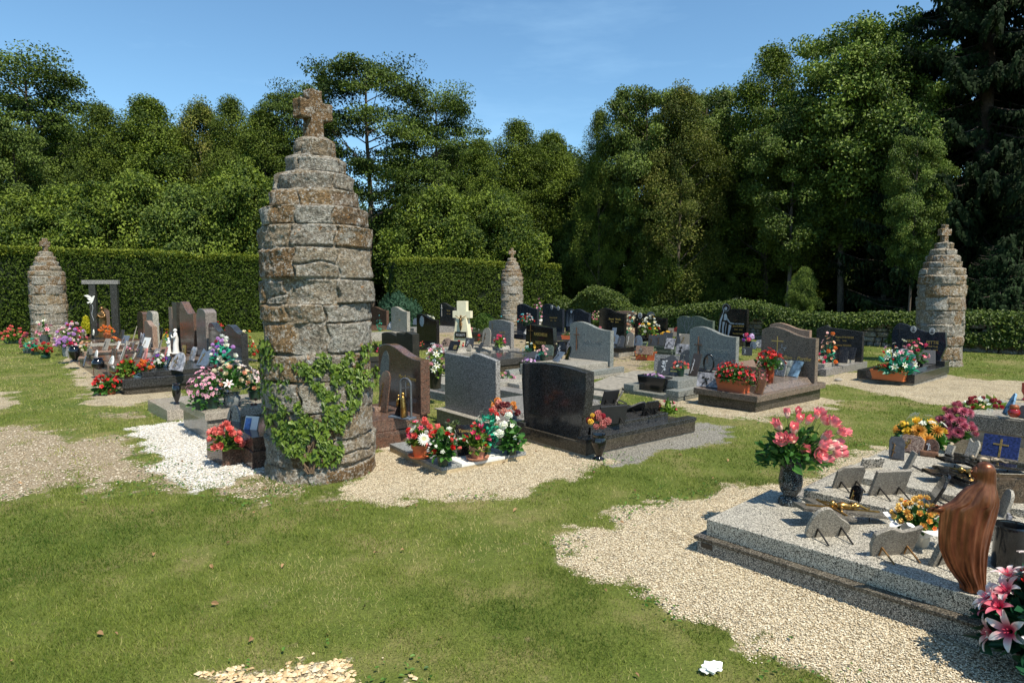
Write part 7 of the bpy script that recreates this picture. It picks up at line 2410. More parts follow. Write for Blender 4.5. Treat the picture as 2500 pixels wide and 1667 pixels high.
# ---------------- centre row clutter
fl('glossy black vase of dusty pink carnations before the light waved grave', 1460, 866, .26, 28, 26, [('ball', ((.35, .03, .05), (.62, .22, .24)), 6, .08), ('ball', SALM, 3, .07)], ('vase', 40, 9.5, M_BPLAST()), nl=16, ls=.05, seed=41, lift=.03)
fl('long black bowl of mauve pansies at the foot of the light waved grave', 1292, 905, .06, 46, 10, [('open', LILA, 12, .06), ('open', ((.6, .3, .5), (.75, .6, .7)), 6, .06)], ('bowltrough', 22, 28, plain('dark_bronze_bowl', (.05, .04, .03), .2)), nl=40, ls=.04, seed=42, flat=.4, rz=R(-48), name='flower_box')
fl('small pot with pink and cream roses among the plaques of the light waved grave', 1325, 880, .26, 28, 22, [('rose', ((.72, .35, .35), (.8, .55, .55)), 8, .075)], ('bucket', 14, 8, M_GPLAST()), nl=30, ls=.06, seed=43, leaf=L_TEAL(), name='potted_flowers')
pq('small square slate plaque with a bronze sprig at the front left', 1314, 879, .26, 20, 12, SL_BL, 'rect', look=235, lean=24, orn='dark')
pq('long bluish slate plaque tilted low in the middle of the light waved grave', 1354, 882, .26, 28, 20, SL_BL, 'rect', look=200, lean=40, orn='dark')
pq('flat dark slate plaque lying back at the left of the light waved grave', 1296, 874, .26, 34, 14, SLATE, 'fan', look=225, lean=45)
pq('grey green granite plaque behind the pink roses', 1338, 868, .26, 24, 22, G_GREEN(), 'clip', look=235, lean=10)
pq('round black plaque with a pale oak leaf', 1368, 866, .26, 28, 28, P_BLACK, 'fan', look=230, lean=14, orn='silver')
pq('tall narrow black and gold plaque standing edge on', 1382, 878, .26, 16, 28, M_BPLAST(), 'arch', look=200, lean=18, orn='gold')
pq('grey patterned plaque under the wilted black stems', 1396, 864, .26, 34, 32, P_CLOUD, 'arch', look=225, lean=8, orn='dark')
pq('right hand slate plaque with a rose and a gold name strip', 1410, 874, .26, 20, 30, SL_BL, 'rect', look=228, lean=18, strip=1, orn='dark')
fl('white flowers standing behind the black oak leaf plaque', 1366, 858, .3, 16, 12, [('rose', CREAM, 4, .06)], ('bucket', 12, 4, M_BPLAST()), nl=14, ls=.05, seed=44)
fl('wilted dark stems over the patterned grey plaque', 1400, 862, .26, 44, 26, [('tiny', ((.02, .02, .02), (.06, .055, .05)), 10, .05)], None, nl=60, ls=.05, seed=45, leaf=leaf_mat('wilted_leaf', (0.02, .018, .015), (.09, .08, .07), .6, .1), name='wilted_bouquet')
lying_cross('dark granite cross lying tilted on the polished black grave', 1272, 868, .25, 66, SLATE, None, R(18), .05, 8)
fl('yellow lilies with blue and white blossoms before the black tilted headstone', 1292, 858, .25, 36, 26, [('lily', YEL, 3, .12), ('tiny', ((.1, .4, .45), (.6, .65, .6)), 8, .08), ('open', CREAM, 4, .06)], None, nl=30, ls=.06, seed=46, leaf=L_TEAL())
fl('pot of bright red pink geraniums on the rounded grey grave', 1219, 847, .21, 32, 20, [('ball', HOT, 9, .075), ('open', WHITE, 4, .04)], ('bucket', 10, 7, M_BPLAST()), nl=44, ls=.11, seed=47, leaf=L_BOUQY(), down=.4, name='potted_flowers')
pq('pale arched plaque with a bronze saint on the rounded grey grave', 1186, 842, .21, 26, 36, P_LIGHT, 'arch', look=225, lean=6, orn='bronze')
lying_cross('weathered dark branch shaped cross plaque on thin legs', 1178, 850, .21, 56, SLATE, None, R(20), .05, 6)
pq('dark little plaque leaning by the branch shaped cross', 1168, 855, .21, 14, 16, SLATE, 'rect', look=210, lean=30)
pq('small pale leaf plaque in the middle of the rounded grey grave', 1143, 857, .21, 14, 14, P_LIGHT, 'wave', look=225, lean=20)
pq('black plaque with a tricolour ribbon and gold lines', 1104, 856, .21, 28, 20, P_BLACK, 'rect', look=232, lean=26, strip=3)
pq('dark plaque with a silver rose medal behind the tricolour one', 1144, 848, .21, 24, 20, SLATE, 'rect', look=232, lean=12, strip=1, orn='silver')
pq('pink stone plaque with a dark bird at the left of the rounded grey grave', 1090, 846, .21, 34, 18, P_PINK, 'fan', look=232, lean=14, orn='dark')
fl('red roses behind the tricolour plaque', 1121, 848, .21, 26, 16, [('rose', RED, 7, .075)], None, nl=20, ls=.06, seed=48)
fl('single red geranium stem by the pale arched plaque', 1170, 838, .21, 9, 24, [('ball', RED, 2, .08)], None, nl=8, ls=.05, seed=49)
fl('low oval bowl of pastel roses between the black stone and the rounded grave', 1068, 868, .2, 42, 16, [('rose', ((.7, .4, .35), (.8, .55, .5)), 10, .06), ('tiny', ((.5, .6, .6), (.7, .75, .7)), 10, .06), ('open', YEL, 4, .04)], ('bowltrough', 9, 22, M_BPLAST()), nl=40, ls=.05, seed=50)
# tall tub with pink lilies and white lilies
fl('tall black tub overflowing with pink roses and white lilies between two headstones', 1063, 948, .22, 54, 68, [('lily', WHITE, 7, .12), ('rose', ((.72, .3, .34), (.8, .5, .52)), 10, .085), ('lily', LPINK, 5, .10), ('tiny', ((.3, .5, .5), (.7, .72, .7)), 8, .08)], ('bucket', 44, 17, granite('granite_charcoal', (0, 0, 0))), nl=90, ls=.10, seed=51, leaf=L_BOUQY(), down=.2)
fl('pink artificial blossoms with a small orange gourd on the stepped grave end', 1235, 935, .14, 62, 26, [('rose', LPINK, 6, .075), ('ball', PINK, 3, .07)], None, nl=60, ls=.12, seed=52, leaf=L_BOUQ(), flat=.6)
gd = simple('gourd', 'little orange gourd beside the pink artificial blossoms', 'gourd', P(1253, 939, .14)); MB().ball((0, 0, .025), .035, 1, 1, .8).build('gourd', plain('orange_gourd', (.75, .22, .04), .4), gd)
fl('black glazed pot brimming with white artificial lilies', 1045, 832, .12, 44, 22, [('lily', WHITE, 10, .10), ('rose', WHITE, 6, .08)], ('vase', 46, 11, M_BPLAST()), nl=30, ls=.07, seed=53)
fl('few orange red blossoms beside the stepped black stone', 1031, 846, .12, 12, 12, [('ball', ((.5, .05, .02), (.75, .18, .10)), 7, .04)], None, nl=14, ls=.04, seed=54)
pq('crumpled pale stone plaque behind the stepped black stone', 1029, 828, .2, 16, 22, P_CLOUD, 'clip', look=225, lean=12)
pq('round dark photo plaque on the pale back row grave', 953, 806, .2, 26, 18, SL_BL, 'fan', look=230, lean=12, orn='white')
pq('narrow silver framed plaque by the pale back row grave', 971, 808, .2, 12, 20, P_LIGHT, 'rect', look=225, lean=20, orn='silver')
fl('jumble of dried stems and blue flowers on the reddish back row grave', 928, 812, .15, 24, 44, [('tiny', TEAL, 6, .06)], None, nl=60, ls=.06, seed=55, leaf=L_TEAL(), name='flower_arrangement')
fl('pink red flowers peeping past the pillar behind the reddish brown headstone', 927, 862, .2, 16, 14, [('ball', HOT, 6, .06)], None, nl=16, ls=.05, seed=56)
pq('white framed tilted photo plaque next to the slim cross grave', 1085, 791, .2, 9, 13, P_WHITE, 'rect', look=235, lean=16)
pq('dark round plaque left of the white portrait grave', 1012, 793, .2, 11, 14, SL_BL, 'arch', look=235, lean=10)
fl('small white flower dish and pink bloom right of the cream cross', 1160, 807, .25, 26, 6, [('ball', PINK, 1, .08), ('tiny', WHITE, 5, .05)], None, nl=8, ls=.04, seed=57)
RQ = Grave('low dark grave right of the cream cross', near=(1168, 834), ang=41, W=1.0, L=1.4); RQ.slab(.05, 1.4, .05, .95, -.05, .20, granite('granite_dark_taupe', (0, 0, 0)), 'plinth'); RQ.slab(0, 1.4, 0, 1.0, .201, .28, G_DARK(), 'slab')

# back row flowers
fl('large turquoise white and purple bouquet in front of the small centre pillar', 1246, 782, .3, 54, 28, [('open', TEAL, 9, .10), ('rose', WHITE, 8, .10), ('open', ((.4, .05, .3), (.65, .15, .55)), 9, .09)], None, nl=50, ls=.10, seed=61, leaf=L_TEAL())
fl('domed bouquet of red turquoise and white roses', 1284, 796, .3, 44, 22, [('rose', TEAL, 9, .085), ('rose', RED, 8, .08), ('rose', WHPK, 12, .08)], ('bucket', 10, 10, M_GPLAST()), nl=30, ls=.09, seed=62)
fl('tall pointed bouquet of pink lilies left of the portrait grave', 1317, 792, .3, 32, 48, [('lily', ((.55, .06, .2), (.8, .45, .55)), 14, .10), ('lily', WHITE, 5, .10)], ('vase', 14, 8, M_WHITE()), nl=40, ls=.09, seed=63, leaf=L_TEAL(), dome=.1)
pq('red and white striped book plaque under the domed bouquet', 1280, 815, .25, 12, 16, P_WHITE, 'rect', look=200, lean=30, orn='bronze')
pq('black angular plaque leaning on the portrait grave', 1350, 800, .2, 22, 28, P_BLACK, 'pent', look=232, lean=10, orn='faint')
fl('small terracotta box of heather before the etched pond grave', 1387, 828, .12, 34, 16, [('tiny', ((.3, .12, .08), (.45, .25, .18)), 8, .05)], ('trough', 9, 17, M_PLTERRA()), nl=110, ls=.09, seed=64, leaf=L_BOUQY(), flat=.4, rz=R(-20), leafshape='needle', name='flower_box')
fl('round bouquet of small pink and cream roses before the gold script grave', 1457, 785, .45, 36, 26, [('rose', PINK, 12, .075), ('rose', CRIM, 5, .07), ('rose', CREAM, 7, .07)], None, nl=40, ls=.08, seed=65, leaf=L_BOUQY())
fl('spray of grey blue lavender behind the pink bouquet', 1478, 790, .45, 14, 26, [('tiny', ((.2, .25, .4), (.45, .5, .62)), 10, .07)], None, nl=20, ls=.06, seed=66)
fl('large white and cream lily bouquet at the left of the flower bank', 1524, 818, .25, 40, 32, [('lily', CREAM, 10, .12), ('rose', PEACH, 5, .09), ('rose', WHITE, 8, .09)], ('bucket', 8, 10, M_BPLAST()), nl=40, ls=.10, seed=67, leaf=L_TEAL())
fl('high white bouquet with one red rose in the flower bank', 1550, 800, .4, 52, 30, [('lily', CREAM, 12, .11), ('rose', WHITE, 10, .09), ('rose', RED, 2, .10), ('open', TEAL, 5, .07)], ('bucket', 10, 10, M_BPLAST()), nl=50, ls=.09, seed=68)
fl('dense white yellow and red bouquet at the right of the flower bank', 1584, 824, .25, 52, 44, [('rose', WHITE, 18, .09), ('open', YEL, 8, .07), ('rose', RED, 4, .09), ('lily', CREAM, 8, .10)], ('bucket', 12, 12, M_BPLAST()), nl=80, ls=.10, seed=69, leaf=L_BOUQY())
fl('yellow chrysanthemum clump in the middle of the flower bank', 1628, 822, .3, 26, 12, [('ball', YEL, 8, .10)], None, nl=20, ls=.07, seed=70)
fl('orange lilies low in the flower bank', 1596, 826, .3, 22, 8, [('lily', ORAN, 4, .11)], None, nl=10, ls=.06, seed=71)
fl('two big coral carnation heads before the etched bare tree', 1659, 812, .45, 28, 12, [('ball', ((.6, .05, .02), (.8, .16, .10)), 3, .14), ('rose', WHITE, 1, .07)], None, nl=10, ls=.07, seed=72)
fl('little pink and white posy between the grey plaques of the flower bank', 1627, 836, .3, 14, 8, [('rose', LPINK, 3, .08)], None, nl=4, ls=.05, seed=73)
fl('pink and violet chrysanthemums in a black vase behind the blue grey headstone', 1826, 846, .3, 24, 16, [('ball', ((.4, .2, .5), (.75, .6, .75)), 3, .12), ('ball', HOT, 2, .12), ('ball', PURP, 2, .1)], ('box', 14, 8, M_BPLAST()), nl=8, ls=.06, seed=74)
fl('terracotta box of green grassy leaves at the edge of the grass patch', 1576, 878, 0, 36, 10, [('tiny', ORAN, 1, .03)], ('trough', 20, 26, M_PLTERRA()), nl=90, ls=.30, seed=75, leaf=leaf_mat('grassy_leaf', (0.10, 0.16, 0.02), (0.28, 0.34, 0.08), .5, .3), leafshape='needle', flat=.5, rz=R(-25), name='flower_box')
for i, (lab, a, b, c_, d, mat, sh, lk, ln, on) in enumerate([
 ('light blue round plaque with a gold rose at the left of the flower bank', 1502, 840, 22, 20, SL_BL, 'fan', 235, 12, 'gold'),
 ('dark arched plaque with a green ornament in the flower bank', 1513, 847, 18, 24, SLATE, 'arch', 225, 20, 'faint'),
 ('grey arched plaque with a white silhouette in the flower bank', 1536, 846, 20, 30, P_GREY, 'arch', 225, 8, 'white'),
 ('blue rounded plaque with a bronze rose in the flower bank', 1556, 844, 22, 22, SL_BL, 'fan', 230, 12, 'bronze'),
 ('grey square plaque under the orange lilies', 1592, 844, 20, 22, SLATE, 'rect', 235, 12, 'bronze'),
 ('second grey square plaque right of the orange lilies', 1610, 845, 18, 24, SLATE, 'rect', 235, 10, 'bronze'),
 ('upright dark plaque behind the pink posy', 1628, 842, 22, 26, SLATE, 'rect', 232, 12, 'faint'),
 ('shiny grey plaque in front of the pink posy', 1632, 852, 22, 22, P_CLOUD, 'rect', 225, 24, 'dark'),
 ('dark five sided plaque right of the pink posy', 1650, 846, 18, 26, SLATE, 'pent', 220, 18, 'gold'),
 ('silver square plaque with a gilt sprig', 1670, 842, 24, 22, P_GREY, 'rect', 225, 16, 'gold'),
 ('pale lying plaque on the green grave top', 1662, 830, 26, 12, P_LIGHT, 'rect', 225, 50, 'dark'),
 ('first of two tall slanted dark plaques beside the blue grey headstone', 1682, 842, 12, 34, SLATE, 'rect', 215, 24, 'bronze'),
 ('second of two tall slanted dark plaques beside the blue grey headstone', 1692, 838, 12, 32, P_BLACK, 'rect', 215, 24, 'silver'),
 ('pale rectangular plaque with a gold line on the green grave side', 1668, 866, 36, 22, P_CLOUD, 'rect', 232, 12, 'dark'),
 ('oval bronze portrait plaque touching the blue grey headstone', 1694, 864, 16, 26, SLATE, 'oval', 225, 8, 'gold'),
 ('pink rectangular plaque behind the grassy terracotta box', 1572, 866, 40, 18, P_PINK, 'rect', 235, 10, 'faint'),
 ('beige framed dark plaque behind the yellow chrysanthemums', 1642, 822, 24, 18, P_LIGHT, 'rect', 230, 8, 'dark'),
 ('dark blue slab plaque left of the flower bank', 1496, 828, 10, 24, SL_BL, 'rect', 230, 16, 'faint'),
 ('small plaque under the black vase of violet chrysanthemums', 1823, 868, 22, 18, SLATE, 'rect', 235, 6, 'silver'),
 ('little blue cross plaque at the left of the taupe headstone', 1838, 852, 12, 16, SL_BL, 'arch', 235, 6, 'dark'),
 ('pale half round plaque at the left of the taupe headstone', 1853, 850, 18, 18, P_CLOUD, 'arch', 235, 6, 'white'),
]):
    pq(lab, a, b, .30 if b < 855 else .25, c_, d, mat, sh, lk, ln, orn=on)

# ---------------- black grave: plaques seen from behind and the vase of carnations
back('square dark plaque leaning at the far left of the black speckled slab', 1484, 985, .265, 40, 30, plain('matt_black', (.022, .022, .022), .6), 'rect', look=118)
back('wide rectangular black plaque seen from behind with a white clip', 1492, 1034, .265, 64, 40, plain('matt_black', (0,0,0)), 'rect', look=108, lean=14)
back('dark book like plaque lying tilted in the middle of the black speckled slab', 1545, 1002, .265, 46, 22, plain('matt_black', (0,0,0)), 'wave', look=120, lean=45)
back('glossy black clipped plaque at the right of the black speckled slab', 1583, 1012, .265, 44, 30, P_BLACK, 'clip', look=122, lean=18)
back('thin grey slanted plaque behind the square dark one', 1500, 985, .265, 10, 28, P_GREY, 'rect', look=170, lean=30)
fl('black vase of dusky red carnations standing before the black grave', 1462, 1121, 0, 58, 32, [('ball', ((.25, .02, .03), (.58, .20, .17)), 9, .075), ('ball', YEL, 2, .06), ('ball', CRIM, 3, .075)], ('vase', 62, 19, M_BPLAST()), nl=8, ls=.03, seed=81, lift=.10, flat=.8)
# ---------------- little slab with pots
def pot_with(label, px, py, h, hp, rp, mat, w, hh, flowers, saucer=False, **kw):
    b = fl(label, px, py, h, w, hh, flowers, ('pot' if saucer else 'bucket', hp, rp, mat), name='potted_flowers', **kw)
    if saucer:
        s = MP(b.location)
        MB().lathe([(rp * .95 * s, .002), (rp * 1.22 * s, .006), (rp * 1.42 * s, 7 * s), (rp * 1.36 * s, 7 * s), (rp * 1.15 * s, 2.4 * s), (.0001, 2.2 * s)], 36).build('saucer', mat, b)
    return b
pot_with('orange terracotta pot of white daisies and red roses at the left of the little slab', 1025, 1116, .062, 33, 20.5, plain('terracotta_bright', (0.60, 0.17, 0.06), .7, 0, .14, 22), 66, 62, [('daisy', WHITE, 6, .12), ('rose', SALM, 4, .09), ('ball', RED, 3, .085), ('rose', WHITE, 4, .06), ('lily', HOT, 4, .08)], True, nl=150, ls=.07, seed=82, leaf=L_BOUQY(), lift=.02)
pot_with('dark green pot of red rosebuds and white sprigs at the front of the little slab', 1082, 1136, .062, 27, 16, M_GPLAST(), 84, 74, [('bud', SALM, 8, .062), ('rose', RED, 6, .062), ('tiny', WHITE, 14, .05)], False, nl=190, ls=.08, seed=83, down=.05, lift=.03)
pot_with('pale terracotta pot of red trumpet buds in the middle of the little slab', 1166, 1120, .062, 34, 20.5, plain('terracotta_pale', (0.56, 0.27, 0.17), .8, 0, .16, 26), 62, 56, [('bell', HOT, 7, .075), ('bud', RED, 5, .04)], True, nl=230, ls=.065, seed=84, leaf=L_BOUQY(), down=.15)
pot_with('dark green pot of white geranium with frilly leaves at the right of the little slab', 1249, 1108, .062, 24, 14.5, M_GPLAST(), 66, 66, [('ball', ((.6, .65, .45), (.80, .80, .74)), 5, .10), ('open', WHITE, 4, .05)], False, nl=230, ls=.075, seed=85, down=.2, flat=.9, lift=.02)
fl('upright artificial red roses with turquoise leaves behind the middle pot', 1190, 1108, .062, 76, 100, [('rose', ((.6, .02, .02), (.75, .07, .06)), 6, .075), ('open', YEL, 2, .05), ('tiny', WHITE, 6, .06)], ('bucket', 26, 10, M_GPLAST()), nl=90, ls=.085, seed=86, leaf=L_TEAL(), lift=.03)
fl('maroon and orange carnations rising behind the white geranium', 1232, 1080, .03, 66, 30, [('ball', ((.5, .1, .08), (.62, .28, .2)), 5, .085), ('ball', ((.5, .1, .01), (.7, .3, .05)), 4, .08), ('ball', DKRED, 4, .08)], ('bucket', 40, 12, M_IRON()), nl=10, ls=.03, seed=87, lift=.16, flat=.8)
fl('small dark bush with one maroon flower behind the name plaque', 1112, 1060, .03, 50, 44, [('ball', DKRED, 2, .04)], None, nl=240, ls=.04, seed=88, leaf=leaf_mat('dark_bush_leaf', (0.02, 0.045, 0.012), (0.09, 0.12, 0.04), .5, .15), name='flowering_plant', cat='plant')
pq('black name plaque lettered Yannick among the potted flowers', 1135, 1078, .062, 44, 34, P_BLACK, 'rect', look=262, lean=14, txt=('Yannick', .048, .55, M_GOLD()))
pq('flat polished black tablet lying on the little slab', 1196, 1092, .062, 70, 12, P_BLACK, 'rect', look=240, lean=80, stand=False)
fl('dark polished planter with small red blossoms behind the rosebuds', 1128, 1106, .062, 44, 22, [('ball', RED, 6, .045), ('tiny', WHITE, 8, .05)], ('box', 22, 24, G_BLACK()), nl=60, ls=.06, seed=89, rz=R(35), name='flower_box')

# ---------------- brown grave by the pillar
def nativity():
    p = P(986, 1020, .285); s = MP(p)
    root = thing('arched_plaque', 'arched plaque with a gilt saint and a window cross on the reddish brown grave', 'plaque', p, face_yaw(240), PG)
    w, h = 46 * s, 98 * s
    fr = MB(); K = 16
    out = [(-w * .1, 0)] ; 
    arc = [(w * .15 + w * .35 * math.cos(PI - PI * k / K), h - w * .35 + w * .35 * math.sin(PI * k / K)) for k in range(K + 1)]
    path = [(-w * .20, 0, 0)] + [(x, 0, z) for x, z in arc] + [(w * .5, 0, 0)]
    fr.tube(path, .012, 6)
    fr.tube([(w * .15, 0, h * .55), (w * .15, 0, h * .97)], .005, 5); fr.tube([(-w * .1, 0, h * .74), (w * .42, 0, h * .78)], .005, 5)
    fr.build('frame', plain('grey_metal', (.16, .17, .18), .4, .5), root)
    MB().box(-w * .8, w * .62, -.07, .06, 0, .018, .002).build('base', SL_BL, root)
    MB().prism([(-w * .6, .018), (w * .2, .018), (w * .2, h * .5), (-w * .1, h * .55), (-w * .35, h * .3)], -.02, .02, 'y', .006).build('rock', P_BLACK, root)
    f = MB(); f.tube([(w * .15, -.04, .02), (w * .15, -.045, h * .3), (w * .10, -.04, h * .48), (w * .12, -.045, h * .6)], [.035, .030, .026, .012], 9)
    f.ball((w * .13, -.045, h * .62), .022); f.sm = True
    f.build('gilt_saint', M_GILT(), root, 'all')
    f = MB(); f.tube([(-w * .3, -.03, h * .3), (-w * .26, -.03, h * .45), (-w * .22, -.03, h * .5)], [.02, .018, .010], 7); f.ball((-w * .22, -.03, h * .56), .014); f.sm = True
    f.build('kneeling_figure', M_GILT(), root, 'all')
nativity()
pq('curved bronze and pink plaque touching the right side of the big pillar', 932, 1005, .285, 34, 86, G_BROWN(), 'arch', look=225, lean=8, orn='gold')
bk = simple('stone_block', 'small pink stone block by the foot of the curved bronze plaque', 'block', P(930, 1002, .285), R(30)); MB().box(-.09, .07, -.05, .05, 0, .05, .004).build('block', P_PINK, bk)

# ---------------- left of the pillar
fl('cube planter filling of coral red roses with fresh green leaves', 550, 1092, .175, 84, 58, [('rose', ((.62, .05, .04), (.80, .20, .17)), 26, .085)], None, nl=120, ls=.075, seed=91, leaf=L_BOUQY(), flat=.8)
fl('green plastic planter of pink geraniums on the raised pale grave', 506, 996, .325, 96, 72, [('open', ((.62, .12, .22), (.82, .50, .60)), 34, .045), ('tiny', ((.6, .10, .2), (.82, .50, .60)), 44, .075)], ('box', 28, 24, M_GPLAST()), nl=330, ls=.055, seed=92, leaf=L_BOUQ(), rz=R(20), down=.4, name='flower_box')
fl('cream lily and rose bouquet in crinkled clear film on the raised pale grave', 568, 992, .325, 108, 60, [('lily', ((.75, .55, .5), (.80, .74, .68)), 7, .14), ('rose', CREAM, 12, .075), ('rose', PEACH, 4, .07), ('ball', DKRED, 4, .045), ('tiny', CREAM, 10, .06), ('open', YEL, 5, .05)], ('bowlvase', 34, 20, glass_mat('clear_film', (0.62, 0.64, 0.62), .12, .78)), nl=170, ls=.09, seed=93, lift=.10)
cf = simple('film_wrap', 'crinkled clear film sleeve around the cream lily bouquet', 'wrapping', P(566, 985, .325))
paper(None, 0, 0, 9, .06, .24, .02, .22).build('sleeve', glass_mat('clear_film', (0, 0, 0)), cf, 'all')
pq('grey arched marker with a carved dark flower in front of the film bouquet', 568, 1038, .236, 46, 42, G_GREY(), 'fan', look=236, lean=6, orn='dark')
ph = pq('photo book plaque with a blue picture of two people beside the coral roses', 602, 1092, .116, 34, 62, M_WHITE(), 'rect', look=255, lean=20, orn='picture')
fl('dark glazed vase at the left edge of the raised pale grave', 432, 986, .146, 6, 4, [('tiny', PINK, 1, .03)], ('urn', 50, 10, M_BPLAST()), nl=0, seed=94, name='vase', cat='vase')
fl('dark green pot and pink lily touching the left side of the big pillar', 622, 975, .325, 34, 50, [('lily', ((.75, .5, .5), (.80, .62, .62)), 3, .14), ('rose', PEACH, 3, .08), ('ball', DKRED, 3, .04)], ('bucket', 24, 16, M_GPLAST()), nl=50, ls=.08, seed=95)
fl('withered dark red bouquet hanging beside the pillar', 624, 1030, .12, 22, 56, [('ball', ((.1, .02, .015), (.22, .07, .05)), 14, .035)], None, nl=60, ls=.04, seed=96, leaf=leaf_mat('wilted_leaf', (0,0,0), (0,0,0)), name='wilted_bouquet')

# ---------------- left cluster
fl('terracotta pot of red petunias at the corner of the nearest black grave', 262, 962, 0, 66, 40, [('bell', RED, 12, .09), ('open', RED, 8, .09)], ('trough', 13, 20, M_TERRA()), nl=260, ls=.08, seed=101, name='potted_flowers', down=.1)
fl('terracotta pot of red and yellow foliage on the nearest black grave', 312, 920, .25, 56, 44, [('bell', RED, 9, .08), ('bell', CRIM, 5, .07)], ('pot', 8, 14, M_TERRA()), nl=230, ls=.075, seed=102, leaf=L_BOUQY(), name='potted_flowers')
fl('orange begonias with red blossoms in the middle of the nearest black grave', 358, 905, .33, 34, 30, [('ball', ORAN, 7, .07), ('ball', RED, 8, .06), ('rose', LPINK, 3, .05)], None, nl=50, ls=.06, seed=103)
fl('pot of purple pansies and small white flowers on the nearest black grave', 390, 898, .33, 32, 34, [('open', PURP, 6, .08), ('tiny', WHITE, 12, .08), ('open', CRIM, 3, .06)], ('bucket', 8, 9, M_GPLAST()), nl=50, ls=.07, seed=104, name='potted_flowers')
fl('white orchids and violet pansies with big turquoise leaves by the black headstone', 545, 902, .33, 62, 60, [('rose', WHITE, 9, .10), ('open', PURP, 8, .08), ('ball', LILA, 8, .08), ('ball', CRIM, 2, .06)], ('urn', 24, 12, plain('navy_vase', (.02, .03, .06), .2, 0, .6, 30)), nl=60, ls=.13, seed=105, leaf=L_TEAL())
fl('red roses and green leaves standing out above the left graves', 524, 838, .2, 54, 34, [('rose', ((.5, .02, .02), (.72, .08, .07)), 26, .08)], None, nl=90, ls=.12, seed=106, leaf=L_BOUQY(), lift=.25)
fl('salmon bowl of flowers left of the black headstone in the back', 527, 842, .2, 30, 12, [('ball', PEACH, 8, .08)], None, nl=10, ls=.05, seed=107, lift=.08)
fl('peach and orange roses right of the black headstone in the back', 600, 850, .2, 40, 50, [('rose', PEACH, 9, .09), ('rose', ORAN, 5, .08), ('lily', CREAM, 3, .1)], None, nl=40, ls=.08, seed=108, dome=.3)
fl('scarlet geraniums just left of the big pillar in the distance', 612, 868, .15, 44, 30, [('ball', RED, 10, .075)], None, nl=90, ls=.06, seed=109)
lying_cross('grey granite cross plaque low beside the pillar behind the left cluster', 612, 886, .2, 60, SLATE, None, R(0), .05, 6)
robed_figure('statue', 'white Madonna statue standing between the left graves', P(430, 862, .33), 60 * MP(P(430, 862, .33)), M_WHITE(), 205, None, seed=3)
robed_figure('statue', 'small white angel statue left of the white Madonna', P(413, 862, .33), 38 * MP(P(413, 862, .33)), M_WHITE(), 235, None, seed=4)
robed_figure('statue', 'tiny white seated angel beside the silver arched plaque', P(412, 885, .33), 26 * MP(P(412, 885, .33)), M_WHITE(), 250, None, seed=5)
robed_figure('statue', 'bronze praying Mary standing in the granite portal', P(252, 822, .3), 74 * MP(P(252, 822, .3)), M_BRONZE(), 250, None, seed=6)
